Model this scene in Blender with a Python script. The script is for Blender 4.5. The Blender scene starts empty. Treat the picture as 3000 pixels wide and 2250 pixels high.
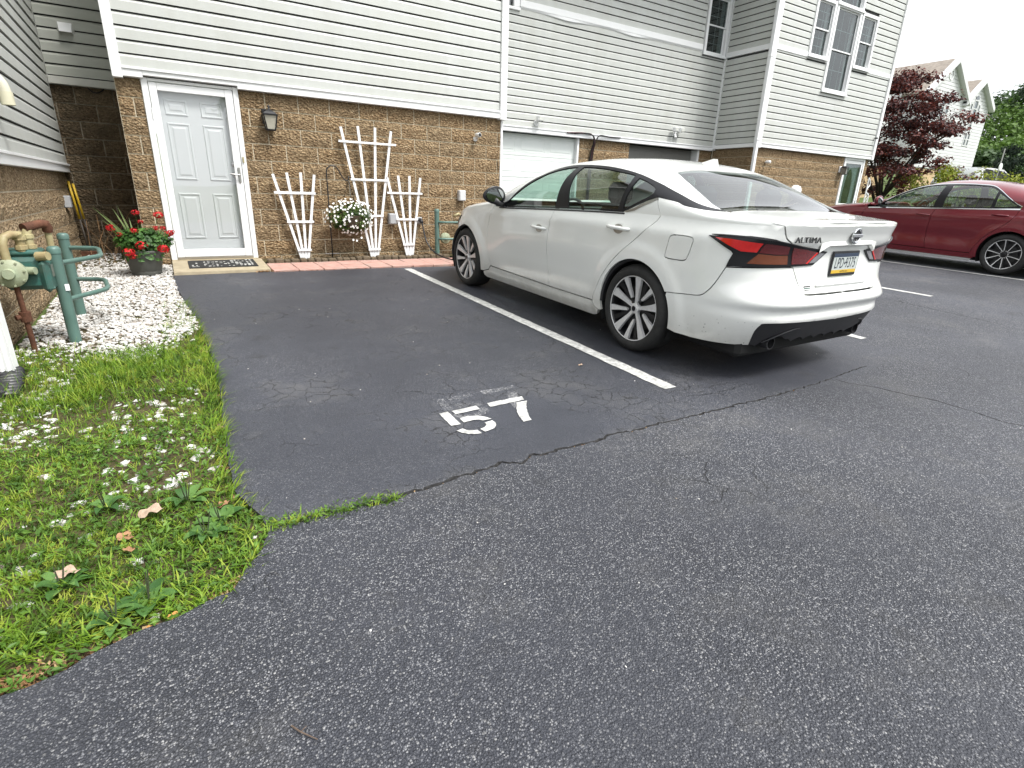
import bpy, bmesh, math, random
import numpy as np
from mathutils import Vector, Matrix
from mathutils.geometry import delaunay_2d_cdt
R_ = math.radians
rnd = random.Random(57)
scene = bpy.context.scene
COL = scene.collection

# ------------------------------------------------------------------ camera
CAMZ = 0.9685
cam_d = bpy.data.cameras.new('camera')
cam = bpy.data.objects.new('camera', cam_d); COL.objects.link(cam)
cam_d.sensor_fit = 'HORIZONTAL'; cam_d.sensor_width = 36.0
cam_d.lens = 36.0 * 1576.26 / 3000.0
cam_d.clip_start = 0.05; cam_d.clip_end = 2000.0
_t, _r, _y = 0.33783, 0.03088, 0.55875          # pitch down, roll, yaw
_f = Vector((math.sin(_y)*math.cos(_t), math.cos(_y)*math.cos(_t), -math.sin(_t)))
_rt = Vector((math.cos(_y), -math.sin(_y), 0)); _up = _rt.cross(_f)
_rt2 = math.cos(_r)*_rt + math.sin(_r)*_up; _up2 = _rt2.cross(_f)
M = Matrix.Identity(4)
for i in range(3):
    M[i][0] = _rt2[i]; M[i][1] = _up2[i]; M[i][2] = -_f[i]
M.translation = Vector((0, 0, CAMZ))
cam.matrix_world = M
scene.camera = cam

# ------------------------------------------------------------------ sky, sun, exposure
SUN_EL, SUN_AZ = R_(58), R_(152)                # azimuth clockwise from +Y
world = bpy.data.worlds.new('World'); scene.world = world; world.use_nodes = True
wn = world.node_tree.nodes; wl = world.node_tree.links
wbg = wn['Background']
wsky = wn.new('ShaderNodeTexSky'); wsky.sky_type = 'NISHITA'; wsky.sun_disc = False
wsky.sun_elevation = SUN_EL; wsky.sun_rotation = SUN_AZ
wsky.air_density = 1.0; wsky.dust_density = 6.0; wsky.ozone_density = 1.0
whs = wn.new('ShaderNodeHueSaturation'); whs.inputs['Saturation'].default_value = 0.10
wl.new(wsky.outputs[0], whs.inputs['Color'])
wmx = wn.new('ShaderNodeMix'); wmx.data_type = 'RGBA'; wmx.inputs[0].default_value = 0.55   # cloud deck evens out the clear-sky gradient
wmx.inputs[7].default_value = (8.6, 8.9, 9.3, 1)
wl.new(whs.outputs[0], wmx.inputs[6]); wl.new(wmx.outputs[2], wbg.inputs[0])
wbg.inputs[1].default_value = 0.09
sun_d = bpy.data.lights.new('sun', 'SUN'); sun_d.energy = 1.5; sun_d.angle = R_(14); sun_d.color = (1, .97, .93)
sun = bpy.data.objects.new('sun', sun_d); COL.objects.link(sun)
_sd = Vector((math.sin(SUN_AZ)*math.cos(SUN_EL), math.cos(SUN_AZ)*math.cos(SUN_EL), math.sin(SUN_EL)))
sun.rotation_euler = _sd.to_track_quat('Z', 'Y').to_euler()
sun.location = (10, -10, 20)
scene.cycles.max_bounces = 7; scene.cycles.diffuse_bounces = 3; scene.cycles.glossy_bounces = 3; scene.cycles.transparent_max_bounces = 10; scene.cycles.caustics_reflective = False; scene.cycles.caustics_refractive = False
vs = scene.view_settings
vs.view_transform = 'Standard'; vs.look = 'None'; vs.gamma = 1.0; vs.use_curve_mapping = False
vs.exposure = 1.38
# ------------------------------------------------------------------ helpers
def tag(o, label=None, cat=None, group=None, kind=None):
    if label: o['label'] = label
    if cat: o['category'] = cat
    if group: o['group'] = group
    if kind: o['kind'] = kind
    return o

def link(name, me, parent=None):
    o = bpy.data.objects.new(name, me); COL.objects.link(o)
    if parent is not None: o.parent = parent
    return o

def empty(name, loc, label, cat, group=None, rot=None):
    o = bpy.data.objects.new(name, None); COL.objects.link(o); o.location = loc
    o.empty_display_size = 0.2
    if rot: o.rotation_euler = rot
    return tag(o, label, cat, group)

def mesh(name, verts, faces, mat, smooth=False, auto=None):
    me = bpy.data.meshes.new(name); me.from_pydata([tuple(v) for v in verts], [], faces)
    if mat is not None:
        for m in (mat if isinstance(mat, (list, tuple)) else [mat]): me.materials.append(m)
    if smooth: me.polygons.foreach_set('use_smooth', [True]*len(me.polygons))
    me.update()
    if auto is not None:
        me.set_sharp_from_angle(angle=R_(auto))
    return me

class MB:
    """collects shapes into one mesh"""
    def __init__(s): s.v = []; s.f = []; s.m = []; s.mi = 0
    def add(s, vs, fs):
        b = len(s.v); s.v += [tuple(v) for v in vs]; s.f += [tuple(i+b for i in f) for f in fs]; s.m += [s.mi]*len(fs); return s
    def box(s, x0, x1, y0, y1, z0, z1):
        return s.add([(x0,y0,z0),(x1,y0,z0),(x1,y1,z0),(x0,y1,z0),(x0,y0,z1),(x1,y0,z1),(x1,y1,z1),(x0,y1,z1)],
            [(0,3,2,1),(4,5,6,7),(0,1,5,4),(1,2,6,5),(2,3,7,6),(3,0,4,7)])
    def bbox(s, x0, x1, y0, y1, z0, z1, b=.004):     # chamfered box
        vs = []; 
        for (x, ix) in ((x0,1),(x1,-1)):
            for (y, iy) in ((y0,1),(y1,-1)):
                for (z, iz) in ((z0,1),(z1,-1)):
                    vs += [(x, y+iy*b, z+iz*b), (x+ix*b, y, z+iz*b), (x+ix*b, y+iy*b, z)]
        bm = bmesh.new()
        for v in vs: bm.verts.new(v)
        r = bmesh.ops.convex_hull(bm, input=bm.verts)
        bm.verts.index_update()
        s.add([v.co[:] for v in bm.verts], [tuple(v.index for v in f.verts) for f in bm.faces]); bm.free(); return s
    def tube(s, pts, r, n=10, cap=True):
        pts = [Vector(p) for p in pts]; rs = r if isinstance(r, (list, tuple)) else [r]*len(pts)
        vs = []; fs = []; up = None
        for i, p in enumerate(pts):
            a = pts[max(i-1,0)]; b = pts[min(i+1,len(pts)-1)]; d = (b-a).normalized()
            if up is None: up = Vector((0,0,1)) if abs(d.z) < .9 else Vector((1,0,0))
            u = d.cross(up).normalized(); up = u.cross(d).normalized()
            for k in range(n):
                t = 2*math.pi*k/n; vs.append(p + (u*math.cos(t)+up*math.sin(t))*rs[i])
        for i in range(len(pts)-1):
            for k in range(n):
                fs.append((i*n+k, i*n+(k+1)%n, (i+1)*n+(k+1)%n, (i+1)*n+k))
        if cap: fs.append(tuple(range(n))[::-1]); fs.append(tuple((len(pts)-1)*n+k for k in range(n)))
        return s.add(vs, fs)
    def lathe(s, prof, c=(0,0,0), n=24, axis='z'):
        vs = []; fs = []
        for (r, z) in prof:
            for k in range(n):
                t = 2*math.pi*k/n; a, b = r*math.cos(t), r*math.sin(t)
                vs.append({'z':(c[0]+a,c[1]+b,c[2]+z),'x':(c[0]+z,c[1]+a,c[2]+b),'y':(c[0]+a,c[1]+z,c[2]-b)}[axis])
        for i in range(len(prof)-1):
            for k in range(n): fs.append((i*n+k, i*n+(k+1)%n, (i+1)*n+(k+1)%n, (i+1)*n+k))
        return s.add(vs, fs)
    def prism(s, poly, fn, d):       # polygon (u,v) -> fn(u,v,t) with t 0..d
        n = len(poly); vs = [fn(u,v,0) for u,v in poly] + [fn(u,v,d) for u,v in poly]
        return s.add(vs, [tuple(range(n))[::-1], tuple(range(n,2*n))] + [(i,(i+1)%n,n+(i+1)%n,n+i) for i in range(n)])
    def build(s, name, mat, parent=None, smooth=False, auto=None, off=(0,0,0)):
        ms = mat if isinstance(mat, (list, tuple)) else [mat]
        vs = [(v[0]-off[0], v[1]-off[1], v[2]-off[2]) for v in s.v]
        me = mesh(name, vs, s.f, ms, smooth, auto)
        if len(ms) > 1: me.polygons.foreach_set('material_index', s.m)
        return link(name, me, parent)

class House:
    """Empty with world-space part builder"""
    def __init__(s, name, loc, label, cat, group=None):
        s.o = empty(name, loc, label, cat, group); s.loc = Vector(loc)
    def part(s, mb, name, mat, parent=None, **k):
        return mb.build(name, mat, parent or s.o, off=s.loc, **k)
    def put(s, name, me, loc, parent=None, rz=0, sc=(1,1,1)):
        o = link(name, me, parent or s.o); o.location = Vector(loc)-s.loc; o.rotation_euler = (0,0,rz); o.scale = sc; return o

def pchip(xs, ys):
    xs = np.array(xs, float); ys = np.array(ys, float)
    if xs[0] > xs[-1]: xs = xs[::-1]; ys = ys[::-1]
    hh = np.diff(xs); dl = np.diff(ys)/hh; m = np.zeros(len(xs))
    for i in range(1, len(xs)-1):
        if dl[i-1]*dl[i] > 0:
            w1 = 2*hh[i]+hh[i-1]; w2 = hh[i]+2*hh[i-1]; m[i] = (w1+w2)/(w1/dl[i-1]+w2/dl[i])
    m[0] = dl[0]; m[-1] = dl[-1]
    def f(x):
        if x <= xs[0]: return float(ys[0]+m[0]*(x-xs[0]))
        if x >= xs[-1]: return float(ys[-1]+m[-1]*(x-xs[-1]))
        i = int(np.searchsorted(xs, x)-1); i = max(i, 0); t = (x-xs[i])/hh[i]
        return float((2*t**3-3*t*t+1)*ys[i]+(t**3-2*t*t+t)*hh[i]*m[i]+(-2*t**3+3*t*t)*ys[i+1]+(t**3-t*t)*hh[i]*m[i+1])
    return f

def inpoly(px, py, poly):
    c = False; n = len(poly); j = n-1
    for i in range(n):
        xi, yi = poly[i]; xj, yj = poly[j]
        if (yi > py) != (yj > py) and px < (xj-xi)*(py-yi)/(yj-yi)+xi: c = not c
        j = i
    return c

def dens(poly, step, closed=True):
    out = []; n = len(poly)
    for i in range(n if closed else n-1):
        a = poly[i]; b = poly[(i+1)%n]; L = math.dist(a, b); k = max(1, int(math.ceil(L/step)))
        for j in range(k): out.append((a[0]+(b[0]-a[0])*j/k, a[1]+(b[1]-a[1])*j/k))
    if not closed: out.append(tuple(poly[-1]))
    return out

def cdt(outer, holes, grid):
    """triangulate polygon with holes plus interior points -> pts, tris, boundary loops (index lists)"""
    pts = []; edges = []; 
    for lp in [outer]+holes:
        b = len(pts); pts += [Vector(p) for p in lp]; edges += [(b+i, b+(i+1)%len(lp)) for i in range(len(lp))]
    nb = len(pts); pts += [Vector(p) for p in grid]
    r = delaunay_2d_cdt(pts, edges, [], 0, 1e-6)
    vo, tris, orig = r[0], r[2], r[3]
    keep = []
    for t in tris:
        cx = sum(vo[i][0] for i in t)/3; cy = sum(vo[i][1] for i in t)/3
        if inpoly(cx, cy, outer) and not any(inpoly(cx, cy, h) for h in holes): keep.append(tuple(t))
    return [tuple(v) for v in vo], keep

# ------------------------------------------------------------------ materials
def nodes_of(m): return m.node_tree.nodes, m.node_tree.links
def newmat(name):
    m = bpy.data.materials.new(name); m.use_nodes = True; return m
def nd(n, typ, **kw):
    x = n.new(typ)
    for k, v in kw.items():
        if k.startswith('i_'): x.inputs[k[2:].replace('_',' ')].default_value = v
        else: setattr(x, k, v)
    return x
def ramp(n, stops):
    r = n.new('ShaderNodeValToRGB'); e = r.color_ramp.elements
    while len(e) < len(stops): e.new(.5)
    for el, (p, c) in zip(e, stops):
        el.position = p; el.color = (c, c, c, 1) if isinstance(c, (int, float)) else (*c, 1)
    return r
def mixc(n, l, fac, a, b, mode='MIX'):
    m = n.new('ShaderNodeMix'); m.data_type = 'RGBA'; m.blend_type = mode
    for s, v in ((m.inputs[0], fac), (m.inputs[6], a), (m.inputs[7], b)):
        if isinstance(v, bpy.types.NodeSocket): l.new(v, s)
        elif isinstance(v, (int, float)): s.default_value = v
        else: s.default_value = (*v, 1)
    return m.outputs[2]
def math_(n, l, op, a, b=0.0, c=0.0):
    m = n.new('ShaderNodeMath'); m.operation = op
    for s, v in zip(m.inputs, (a, b, c)):
        if isinstance(v, bpy.types.NodeSocket): l.new(v, s)
        else: s.default_value = v
    return m.outputs[0]
def wpos(n): return n.new('ShaderNodeNewGeometry').outputs['Position']

def pm(name, col, rough=.6, var=.12, scale=6, bump=0, bscale=80, spec=.5, metal=0, coat=0, dirt=None, dirt_amt=0, dscale=3, stretch=None, bdist=.01):
    """plain surface with noise variation, optional dirt and fine bump (world-space)"""
    m = newmat(name); n, l = nodes_of(m); b = n['Principled BSDF']
    p = wpos(n)
    if stretch:
        mp = nd(n, 'ShaderNodeMapping'); mp.inputs['Scale'].default_value = stretch; l.new(p, mp.inputs[0]); p = mp.outputs[0]
    nz = nd(n, 'ShaderNodeTexNoise', i_Scale=scale, i_Detail=5.0, i_Roughness=.6); l.new(p, nz.inputs['Vector'])
    d = tuple(max(0, c*(1-var)) for c in col); u = tuple(min(1, c*(1+var)) for c in col)
    rp = ramp(n, [(.3, d), (.7, u)]); l.new(nz.outputs[0], rp.inputs[0]); c = rp.outputs[0]
    if dirt:
        n2 = nd(n, 'ShaderNodeTexNoise', i_Scale=dscale, i_Detail=8.0, i_Roughness=.7); l.new(p, n2.inputs['Vector'])
        r2 = ramp(n, [(.5-.12, 0.0), (.72, dirt_amt)]); l.new(n2.outputs[0], r2.inputs[0])
        c = mixc(n, l, r2.outputs[0], c, dirt)
    l.new(c, b.inputs['Base Color'])
    b.inputs['Roughness'].default_value = rough; b.inputs['Metallic'].default_value = metal
    b.inputs['Specular IOR Level'].default_value = spec; b.inputs['Coat Weight'].default_value = coat
    b.inputs['Coat Roughness'].default_value = .03
    if bump:
        n3 = nd(n, 'ShaderNodeTexNoise', i_Scale=bscale, i_Detail=6.0); l.new(p, n3.inputs['Vector'])
        bp = nd(n, 'ShaderNodeBump', i_Strength=bump, i_Distance=bdist); l.new(n3.outputs[0], bp.inputs['Height']); l.new(bp.outputs[0], b.inputs['Normal'])
    return m

def block_mat(name, stops, dark=.0, moss=0.0):
    m = newmat(name); n, l = nodes_of(m); b = n['Principled BSDF']; p = wpos(n)
    oi = n.new('ShaderNodeObjectInfo')
    mp = nd(n, 'ShaderNodeMapping'); mp.inputs['Scale'].default_value = (1,1,1.5); l.new(p, mp.inputs[0])
    nz = nd(n, 'ShaderNodeTexNoise', i_Scale=34.0, i_Detail=8.0, i_Roughness=.62); l.new(mp.outputs[0], nz.inputs['Vector'])
    vo = nd(n, 'ShaderNodeTexVoronoi', i_Scale=30.0); vo.distance = 'EUCLIDEAN'
    wob = nd(n, 'ShaderNodeVectorMath', operation='MULTIPLY_ADD'); l.new(nz.outputs[1], wob.inputs[0]); wob.inputs[1].default_value = (.03,.03,.03); l.new(mp.outputs[0], wob.inputs[2])
    l.new(wob.outputs[0], vo.inputs['Vector'])
    rp = ramp(n, stops); l.new(nz.outputs[0], rp.inputs[0])
    big = nd(n, 'ShaderNodeTexNoise', i_Scale=2.2, i_Detail=4.0); l.new(p, big.inputs['Vector'])
    c = mixc(n, l, math_(n, l, 'MULTIPLY', oi.outputs['Random'], .35), rp.outputs[0], (.36,.29,.19))
    c = mixc(n, l, math_(n, l, 'MULTIPLY', big.outputs[0], .35), c, (.20,.145,.085))
    # dark specks of aggregate
    v2 = nd(n, 'ShaderNodeTexVoronoi', i_Scale=95.0); l.new(p, v2.inputs['Vector'])
    sp = ramp(n, [(.0, 1.0), (.16, 1.0), (.30, 0.0)]); l.new(v2.outputs['Distance'], sp.inputs[0])
    sx = nd(n, 'ShaderNodeSeparateColor'); l.new(v2.outputs['Color'], sx.inputs[0])
    sel = math_(n, l, 'GREATER_THAN', sx.outputs[0], .62)
    c = mixc(n, l, math_(n, l, 'MULTIPLY', math_(n, l, 'MULTIPLY', sp.outputs[0], sel), .75), c, (.045,.032,.022))
    sel2 = math_(n, l, 'LESS_THAN', sx.outputs[0], .16)
    c = mixc(n, l, math_(n, l, 'MULTIPLY', math_(n, l, 'MULTIPLY', sp.outputs[0], sel2), .6), c, (.58,.50,.38))
    if moss:
        m2 = nd(n, 'ShaderNodeTexNoise', i_Scale=1.6, i_Detail=8.0, i_Roughness=.7); l.new(p, m2.inputs['Vector'])
        r2 = ramp(n, [(.42, 0.0), (.7, moss)]); l.new(m2.outputs[0], r2.inputs[0]); c = mixc(n, l, r2.outputs[0], c, (.035,.036,.026))
    l.new(c, b.inputs['Base Color']); b.inputs['Roughness'].default_value = .9; b.inputs['Specular IOR Level'].default_value = .25
    hsum = math_(n, l, 'ADD', math_(n, l, 'MULTIPLY', vo.outputs['Distance'], 1.1), math_(n, l, 'MULTIPLY', nz.outputs[0], 1.4))
    bp = nd(n, 'ShaderNodeBump', i_Strength=1.0, i_Distance=.05); l.new(hsum, bp.inputs['Height']); l.new(bp.outputs[0], b.inputs['Normal'])
    return m

def asphalt_mat(name):
    m = newmat(name); n, l = nodes_of(m); b = n['Principled BSDF']; p = wpos(n)
    sep = nd(n, 'ShaderNodeSeparateXYZ'); l.new(p, sep.inputs[0])
    v = nd(n, 'ShaderNodeTexVoronoi', i_Scale=175.0); v.voronoi_dimensions = '3D'; fine = nd(n, 'ShaderNodeTexNoise', i_Scale=170.0, i_Detail=3.0, i_Roughness=.7); l.new(p, fine.inputs['Vector'])
    wj = nd(n, 'ShaderNodeVectorMath', operation='MULTIPLY_ADD'); l.new(fine.outputs[1], wj.inputs[0]); wj.inputs[1].default_value = (.005,.005,.0); l.new(p, wj.inputs[2]); l.new(wj.outputs[0], v.inputs['Vector'])
    vc = nd(n, 'ShaderNodeSeparateColor'); l.new(v.outputs['Color'], vc.inputs[0])
    vb = nd(n, 'ShaderNodeTexVoronoi', i_Scale=72.0); l.new(p, vb.inputs['Vector'])
    vbc = nd(n, 'ShaderNodeSeparateColor'); l.new(vb.outputs['Color'], vbc.inputs[0])
    big = nd(n, 'ShaderNodeTexNoise', i_Scale=.75, i_Detail=4.0, i_Roughness=.6); l.new(p, big.inputs['Vector'])
    mid = nd(n, 'ShaderNodeTexNoise', i_Scale=6.0, i_Detail=5.0, i_Roughness=.65); l.new(p, mid.inputs['Vector'])
    # sealed bays: north of the joint the coat is newer, darker and smoother
    edge = math_(n, l, 'ADD', sep.outputs[1], math_(n, l, 'MULTIPLY', math_(n, l, 'SUBTRACT', mid.outputs[0], .5), .12))
    s1 = ramp(n, [(.0, 0.0), (1.0, 1.0)]); l.new(math_(n, l, 'MULTIPLY', math_(n, l, 'SUBTRACT', edge, 1.84), 12.0), s1.inputs[0])
    xe = math_(n, l, 'ADD', sep.outputs[0], math_(n, l, 'MULTIPLY', math_(n, l, 'SUBTRACT', big.outputs[0], .5), 1.2))
    s2 = ramp(n, [(.0, 1.0), (1.0, 0.0)]); l.new(math_(n, l, 'MULTIPLY', math_(n, l, 'SUBTRACT', xe, 4.5), 1.1), s2.inputs[0])
    seal = math_(n, l, 'MULTIPLY', s1.outputs[0], s2.outputs[0])
    wear = ramp(n, [(.42, 0.0), (.68, 1.0)]); l.new(big.outputs[0], wear.inputs[0])
    # binder and stones
    base = mixc(n, l, math_(n, l, 'MULTIPLY_ADD', fine.outputs[0], .6, math_(n, l, 'MULTIPLY', mid.outputs[0], .4)), (.014,.016,.022), (.058,.062,.078))
    stone = ramp(n, [(.0, (.030,.031,.037)), (.28, (.10,.103,.117)), (.56, (.185,.190,.208)), (.82, (.29,.294,.31)), (.97, (.43,.428,.425))]); l.new(vc.outputs[0], stone.inputs[0])
    rad = math_(n, l, 'MULTIPLY_ADD', math_(n, l, 'POWER', vc.outputs[1], 1.2), .46, .16)      # stones of different size
    smask = ramp(n, [(.40, 1.0), (.60, 0.0)]); l.new(math_(n, l, 'ADD', math_(n, l, 'SUBTRACT', v.outputs['Distance'], rad), .5), smask.inputs[0])
    pn = nd(n, 'ShaderNodeTexNoise', i_Scale=1.5, i_Detail=4.0, i_Roughness=.6); l.new(p, pn.inputs['Vector'])
    pr_ = ramp(n, [(.32, .42), (.62, 1.0)]); l.new(pn.outputs[0], pr_.inputs[0])
    amt = math_(n, l, 'SUBTRACT', pr_.outputs[0], math_(n, l, 'MULTIPLY', math_(n, l, 'MULTIPLY', seal, pr_.outputs[0]), math_(n, l, 'SUBTRACT', .84, math_(n, l, 'MULTIPLY', wear.outputs[0], .30))))
    c = mixc(n, l, math_(n, l, 'MULTIPLY', smask.outputs[0], amt), base, stone.outputs[0])
    bmask = ramp(n, [(.20, 1.0), (.34, 0.0)]); l.new(vb.outputs['Distance'], bmask.inputs[0])
    bsel = math_(n, l, 'GREATER_THAN', vbc.outputs[1], .93)
    c = mixc(n, l, math_(n, l, 'MULTIPLY', math_(n, l, 'MULTIPLY', bmask.outputs[0], bsel), math_(n, l, 'MULTIPLY', amt, .6)), c, (.30,.295,.285))
    # dust lighter patches
    dn = nd(n, 'ShaderNodeTexNoise', i_Scale=1.7, i_Detail=6.0, i_Roughness=.72); l.new(p, dn.inputs['Vector'])
    dr = ramp(n, [(.52, 0.0), (.74, .45)]); l.new(dn.outputs[0], dr.inputs[0])
    c = mixc(n, l, dr.outputs[0], c, (.115,.112,.108))
    # hairline cracks
    wv = nd(n, 'ShaderNodeVectorMath', operation='MULTIPLY_ADD'); l.new(mid.outputs[1], wv.inputs[0]); wv.inputs[1].default_value = (.22,.22,.0); l.new(p, wv.inputs[2])
    ck = nd(n, 'ShaderNodeTexVoronoi', i_Scale=3.4); ck.feature = 'DISTANCE_TO_EDGE'; l.new(wv.outputs[0], ck.inputs['Vector'])
    cr = ramp(n, [(.0, 1.0), (.003, .8), (.008, 0.0)]); l.new(ck.outputs[0], cr.inputs[0])
    cm = ramp(n, [(.57, 0.0), (.66, 1.0)]); cn = nd(n, 'ShaderNodeTexNoise', i_Scale=1.1, i_Detail=3.0); l.new(p, cn.inputs['Vector']); l.new(cn.outputs[0], cm.inputs[0])
    crack = math_(n, l, 'MULTIPLY', cr.outputs[0], cm.outputs[0])
    ck2 = nd(n, 'ShaderNodeTexVoronoi', i_Scale=9.0); ck2.feature = 'DISTANCE_TO_EDGE'; l.new(wv.outputs[0], ck2.inputs['Vector'])      # fine crazing of the old sealer
    cr2 = ramp(n, [(.0, 1.0), (.010, .7), (.022, 0.0)]); l.new(ck2.outputs[0], cr2.inputs[0])
    cm2 = ramp(n, [(.50, 0.0), (.60, .8)]); l.new(dn.outputs[0], cm2.inputs[0])
    crack = math_(n, l, 'MAXIMUM', crack, math_(n, l, 'MULTIPLY', math_(n, l, 'MULTIPLY', cr2.outputs[0], cm2.outputs[0]), math_(n, l, 'MULTIPLY_ADD', seal, .6, .4)))
    c = mixc(n, l, math_(n, l, 'MULTIPLY', crack, .7), c, (.010,.010,.010))
    # broad wear: traffic polished and oily lanes
    bw = nd(n, 'ShaderNodeTexNoise', i_Scale=.42, i_Detail=4.0, i_Roughness=.55); l.new(p, bw.inputs['Vector'])
    br = ramp(n, [(.30, .72), (.50, 1.0), (.72, 1.45)]); l.new(bw.outputs[0], br.inputs[0])
    c = mixc(n, l, 1.0, c, br.outputs[0], 'MULTIPLY')
    on = nd(n, 'ShaderNodeTexNoise', i_Scale=2.6, i_Detail=3.0); l.new(p, on.inputs['Vector'])
    oil = ramp(n, [(.66, 0.0), (.76, .55)]); l.new(on.outputs[0], oil.inputs[0])
    c = mixc(n, l, oil.outputs[0], c, (.018,.018,.020))
    sc_ = nd(n, 'ShaderNodeTexNoise', i_Scale=1.0, i_Detail=7.0, i_Roughness=.8); mp2 = nd(n, 'ShaderNodeMapping'); mp2.inputs['Rotation'].default_value = (0,0,.6); mp2.inputs['Scale'].default_value = (9,1.6,1); l.new(p, mp2.inputs[0]); l.new(mp2.outputs[0], sc_.inputs['Vector'])
    scr = ramp(n, [(.64, 0.0), (.74, .5)]); l.new(sc_.outputs[0], scr.inputs[0])
    c = mixc(n, l, math_(n, l, 'MULTIPLY', scr.outputs[0], seal), c, (.16,.16,.165))       # pale scuffs on the sealed bay
    l.new(c, b.inputs['Base Color'])
    b.inputs['Specular IOR Level'].default_value = .5
    l.new(math_(n, l, 'SUBTRACT', .62, math_(n, l, 'MULTIPLY', seal, .10)), b.inputs['Roughness'])
    hgt = math_(n, l, 'SUBTRACT', math_(n, l, 'MULTIPLY', math_(n, l, 'SUBTRACT', .6, v.outputs['Distance']), math_(n, l, 'ADD', math_(n, l, 'MULTIPLY', amt, .8), .2)), math_(n, l, 'MULTIPLY', crack, 1.2))
    hgt = math_(n, l, 'ADD', hgt, math_(n, l, 'MULTIPLY', mid.outputs[0], .4))
    bp = nd(n, 'ShaderNodeBump', i_Strength=1.0, i_Distance=.009); l.new(hgt, bp.inputs['Height']); l.new(bp.outputs[0], b.inputs['Normal'])
    return m

def leaf_mat(name, cols, rough=.5, trans=.25, scale=3.0):
    m = newmat(name); n, l = nodes_of(m); b = n['Principled BSDF']; p = wpos(n)
    wn_ = nd(n, 'ShaderNodeTexWhiteNoise'); wn_.noise_dimensions = '3D'
    sn = nd(n, 'ShaderNodeVectorMath', operation='SNAP'); l.new(p, sn.inputs[0]); sn.inputs[1].default_value = (.05,.05,.05); l.new(sn.outputs[0], wn_.inputs['Vector'])
    nz = nd(n, 'ShaderNodeTexNoise', i_Scale=scale, i_Detail=4.0); l.new(p, nz.inputs['Vector'])
    f = math_(n, l, 'ADD', math_(n, l, 'MULTIPLY', wn_.outputs[0], .55), math_(n, l, 'MULTIPLY', nz.outputs[0], .5))
    k = len(cols); rp = ramp(n, [(.2+.6*i/max(1,k-1), c) for i, c in enumerate(cols)]); l.new(f, rp.inputs[0])
    l.new(rp.outputs[0], b.inputs['Base Color']); b.inputs['Roughness'].default_value = rough; b.inputs['Specular IOR Level'].default_value = .35
    tr = n.new('ShaderNodeBsdfTranslucent'); l.new(rp.outputs[0], tr.inputs[0])
    mx = n.new('ShaderNodeMixShader'); mx.inputs[0].default_value = trans
    l.new(b.outputs[0], mx.inputs[1]); l.new(tr.outputs[0], mx.inputs[2]); l.new(mx.outputs[0], n['Material Output'].inputs[0])
    return m

def glass_mat(name, tint, refl=1.0, rough=.0, f0=.075):
    m = newmat(name); n, l = nodes_of(m); n.remove(n['Principled BSDF'])
    t = n.new('ShaderNodeBsdfTransparent'); t.inputs[0].default_value = (*tint, 1)
    g = n.new('ShaderNodeBsdfGlossy'); g.inputs['Roughness'].default_value = rough; g.inputs[0].default_value = (refl, refl, refl, 1)
    ge = n.new('ShaderNodeNewGeometry'); dp = nd(n, 'ShaderNodeVectorMath', operation='DOT_PRODUCT'); l.new(ge.outputs['Normal'], dp.inputs[0]); l.new(ge.outputs['Incoming'], dp.inputs[1])
    om = math_(n, l, 'SUBTRACT', 1.0, math_(n, l, 'ABSOLUTE', dp.outputs['Value']))      # Schlick, same from both sides of a thin pane
    fr = math_(n, l, 'MULTIPLY_ADD', math_(n, l, 'POWER', om, 5.0), .92, f0)
    mx = n.new('ShaderNodeMixShader'); l.new(fr, mx.inputs[0]); l.new(t.outputs[0], mx.inputs[1]); l.new(g.outputs[0], mx.inputs[2])
    l.new(mx.outputs[0], n['Material Output'].inputs[0]); return m

MT = {}
MT['asphalt'] = asphalt_mat('asphalt')
MT['block'] = block_mat('split_face_block', [(.27,(.06,.038,.020)),(.42,(.27,.170,.085)),(.53,(.48,.325,.175)),(.63,(.66,.50,.31)),(.78,(.80,.67,.48))])
MT['block_shaded_mossy'] = block_mat('shaded_mossy_block', [(.25,(.04,.028,.018)),(.45,(.13,.088,.05)),(.6,(.22,.155,.09)),(.8,(.36,.28,.19))], moss=.75)  # darker stops stand in for the recess shade, with moss mixed over them
MT['block_pale'] = block_mat('pale_block', [(.27,(.12,.08,.045)),(.42,(.38,.26,.145)),(.53,(.58,.42,.25)),(.63,(.74,.58,.38)),(.78,(.84,.72,.53))])  # left wall's paler blocks, lightened further to carry its brighter light
MT['mortar'] = pm('mortar', (.68,.60,.45), .95, .2, 14, .5, 120)
MT['mortar_shaded'] = pm('mortar_shaded', (.22,.19,.14), .95, .25, 10, .5, 120)  # mortar colour darkened to carry the shade of the recesses
MT['siding'] = pm('vinyl_siding', (.505,.52,.495), .42, .045, 3, .05, 260, .45, dirt=(.42,.42,.36), dirt_amt=.34, dscale=1.3, stretch=(2.2,2.2,.45))
MT['siding_in'] = pm('siding_backing', (.03,.03,.03), .9)
MT['siding_shaded'] = pm('shaded_siding', (.40,.41,.37), .5, .06, 3, .05, 260, .4, dirt=(.25,.26,.20), dirt_amt=.35, dscale=1.1, stretch=(1,1,4))  # white siding greyed in colour for the recess shade, plus some grime
MT['trim'] = pm('white_trim', (.80,.81,.81), .38, .03, 4, .03, 120, .5, dirt=(.55,.54,.48), dirt_amt=.10, dscale=2.0)
MT['trim_shaded'] = pm('shaded_trim', (.46,.46,.42), .5, .06, 4, 0, 120, .4, dirt=(.25,.25,.2), dirt_amt=.3)  # white trim toned down to paint in the shade of the recess
MT['door'] = pm('door_paint', (.74,.78,.755), .35, .03, 3, .04, 30, .5, dirt=(.5,.52,.48), dirt_amt=.15, dscale=1.5)
MT['black'] = pm('black_metal', (.012,.012,.014), .38, .2, 12)
MT['steel'] = pm('brushed_steel', (.42,.41,.39), .32, .1, 30, metal=1)
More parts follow.
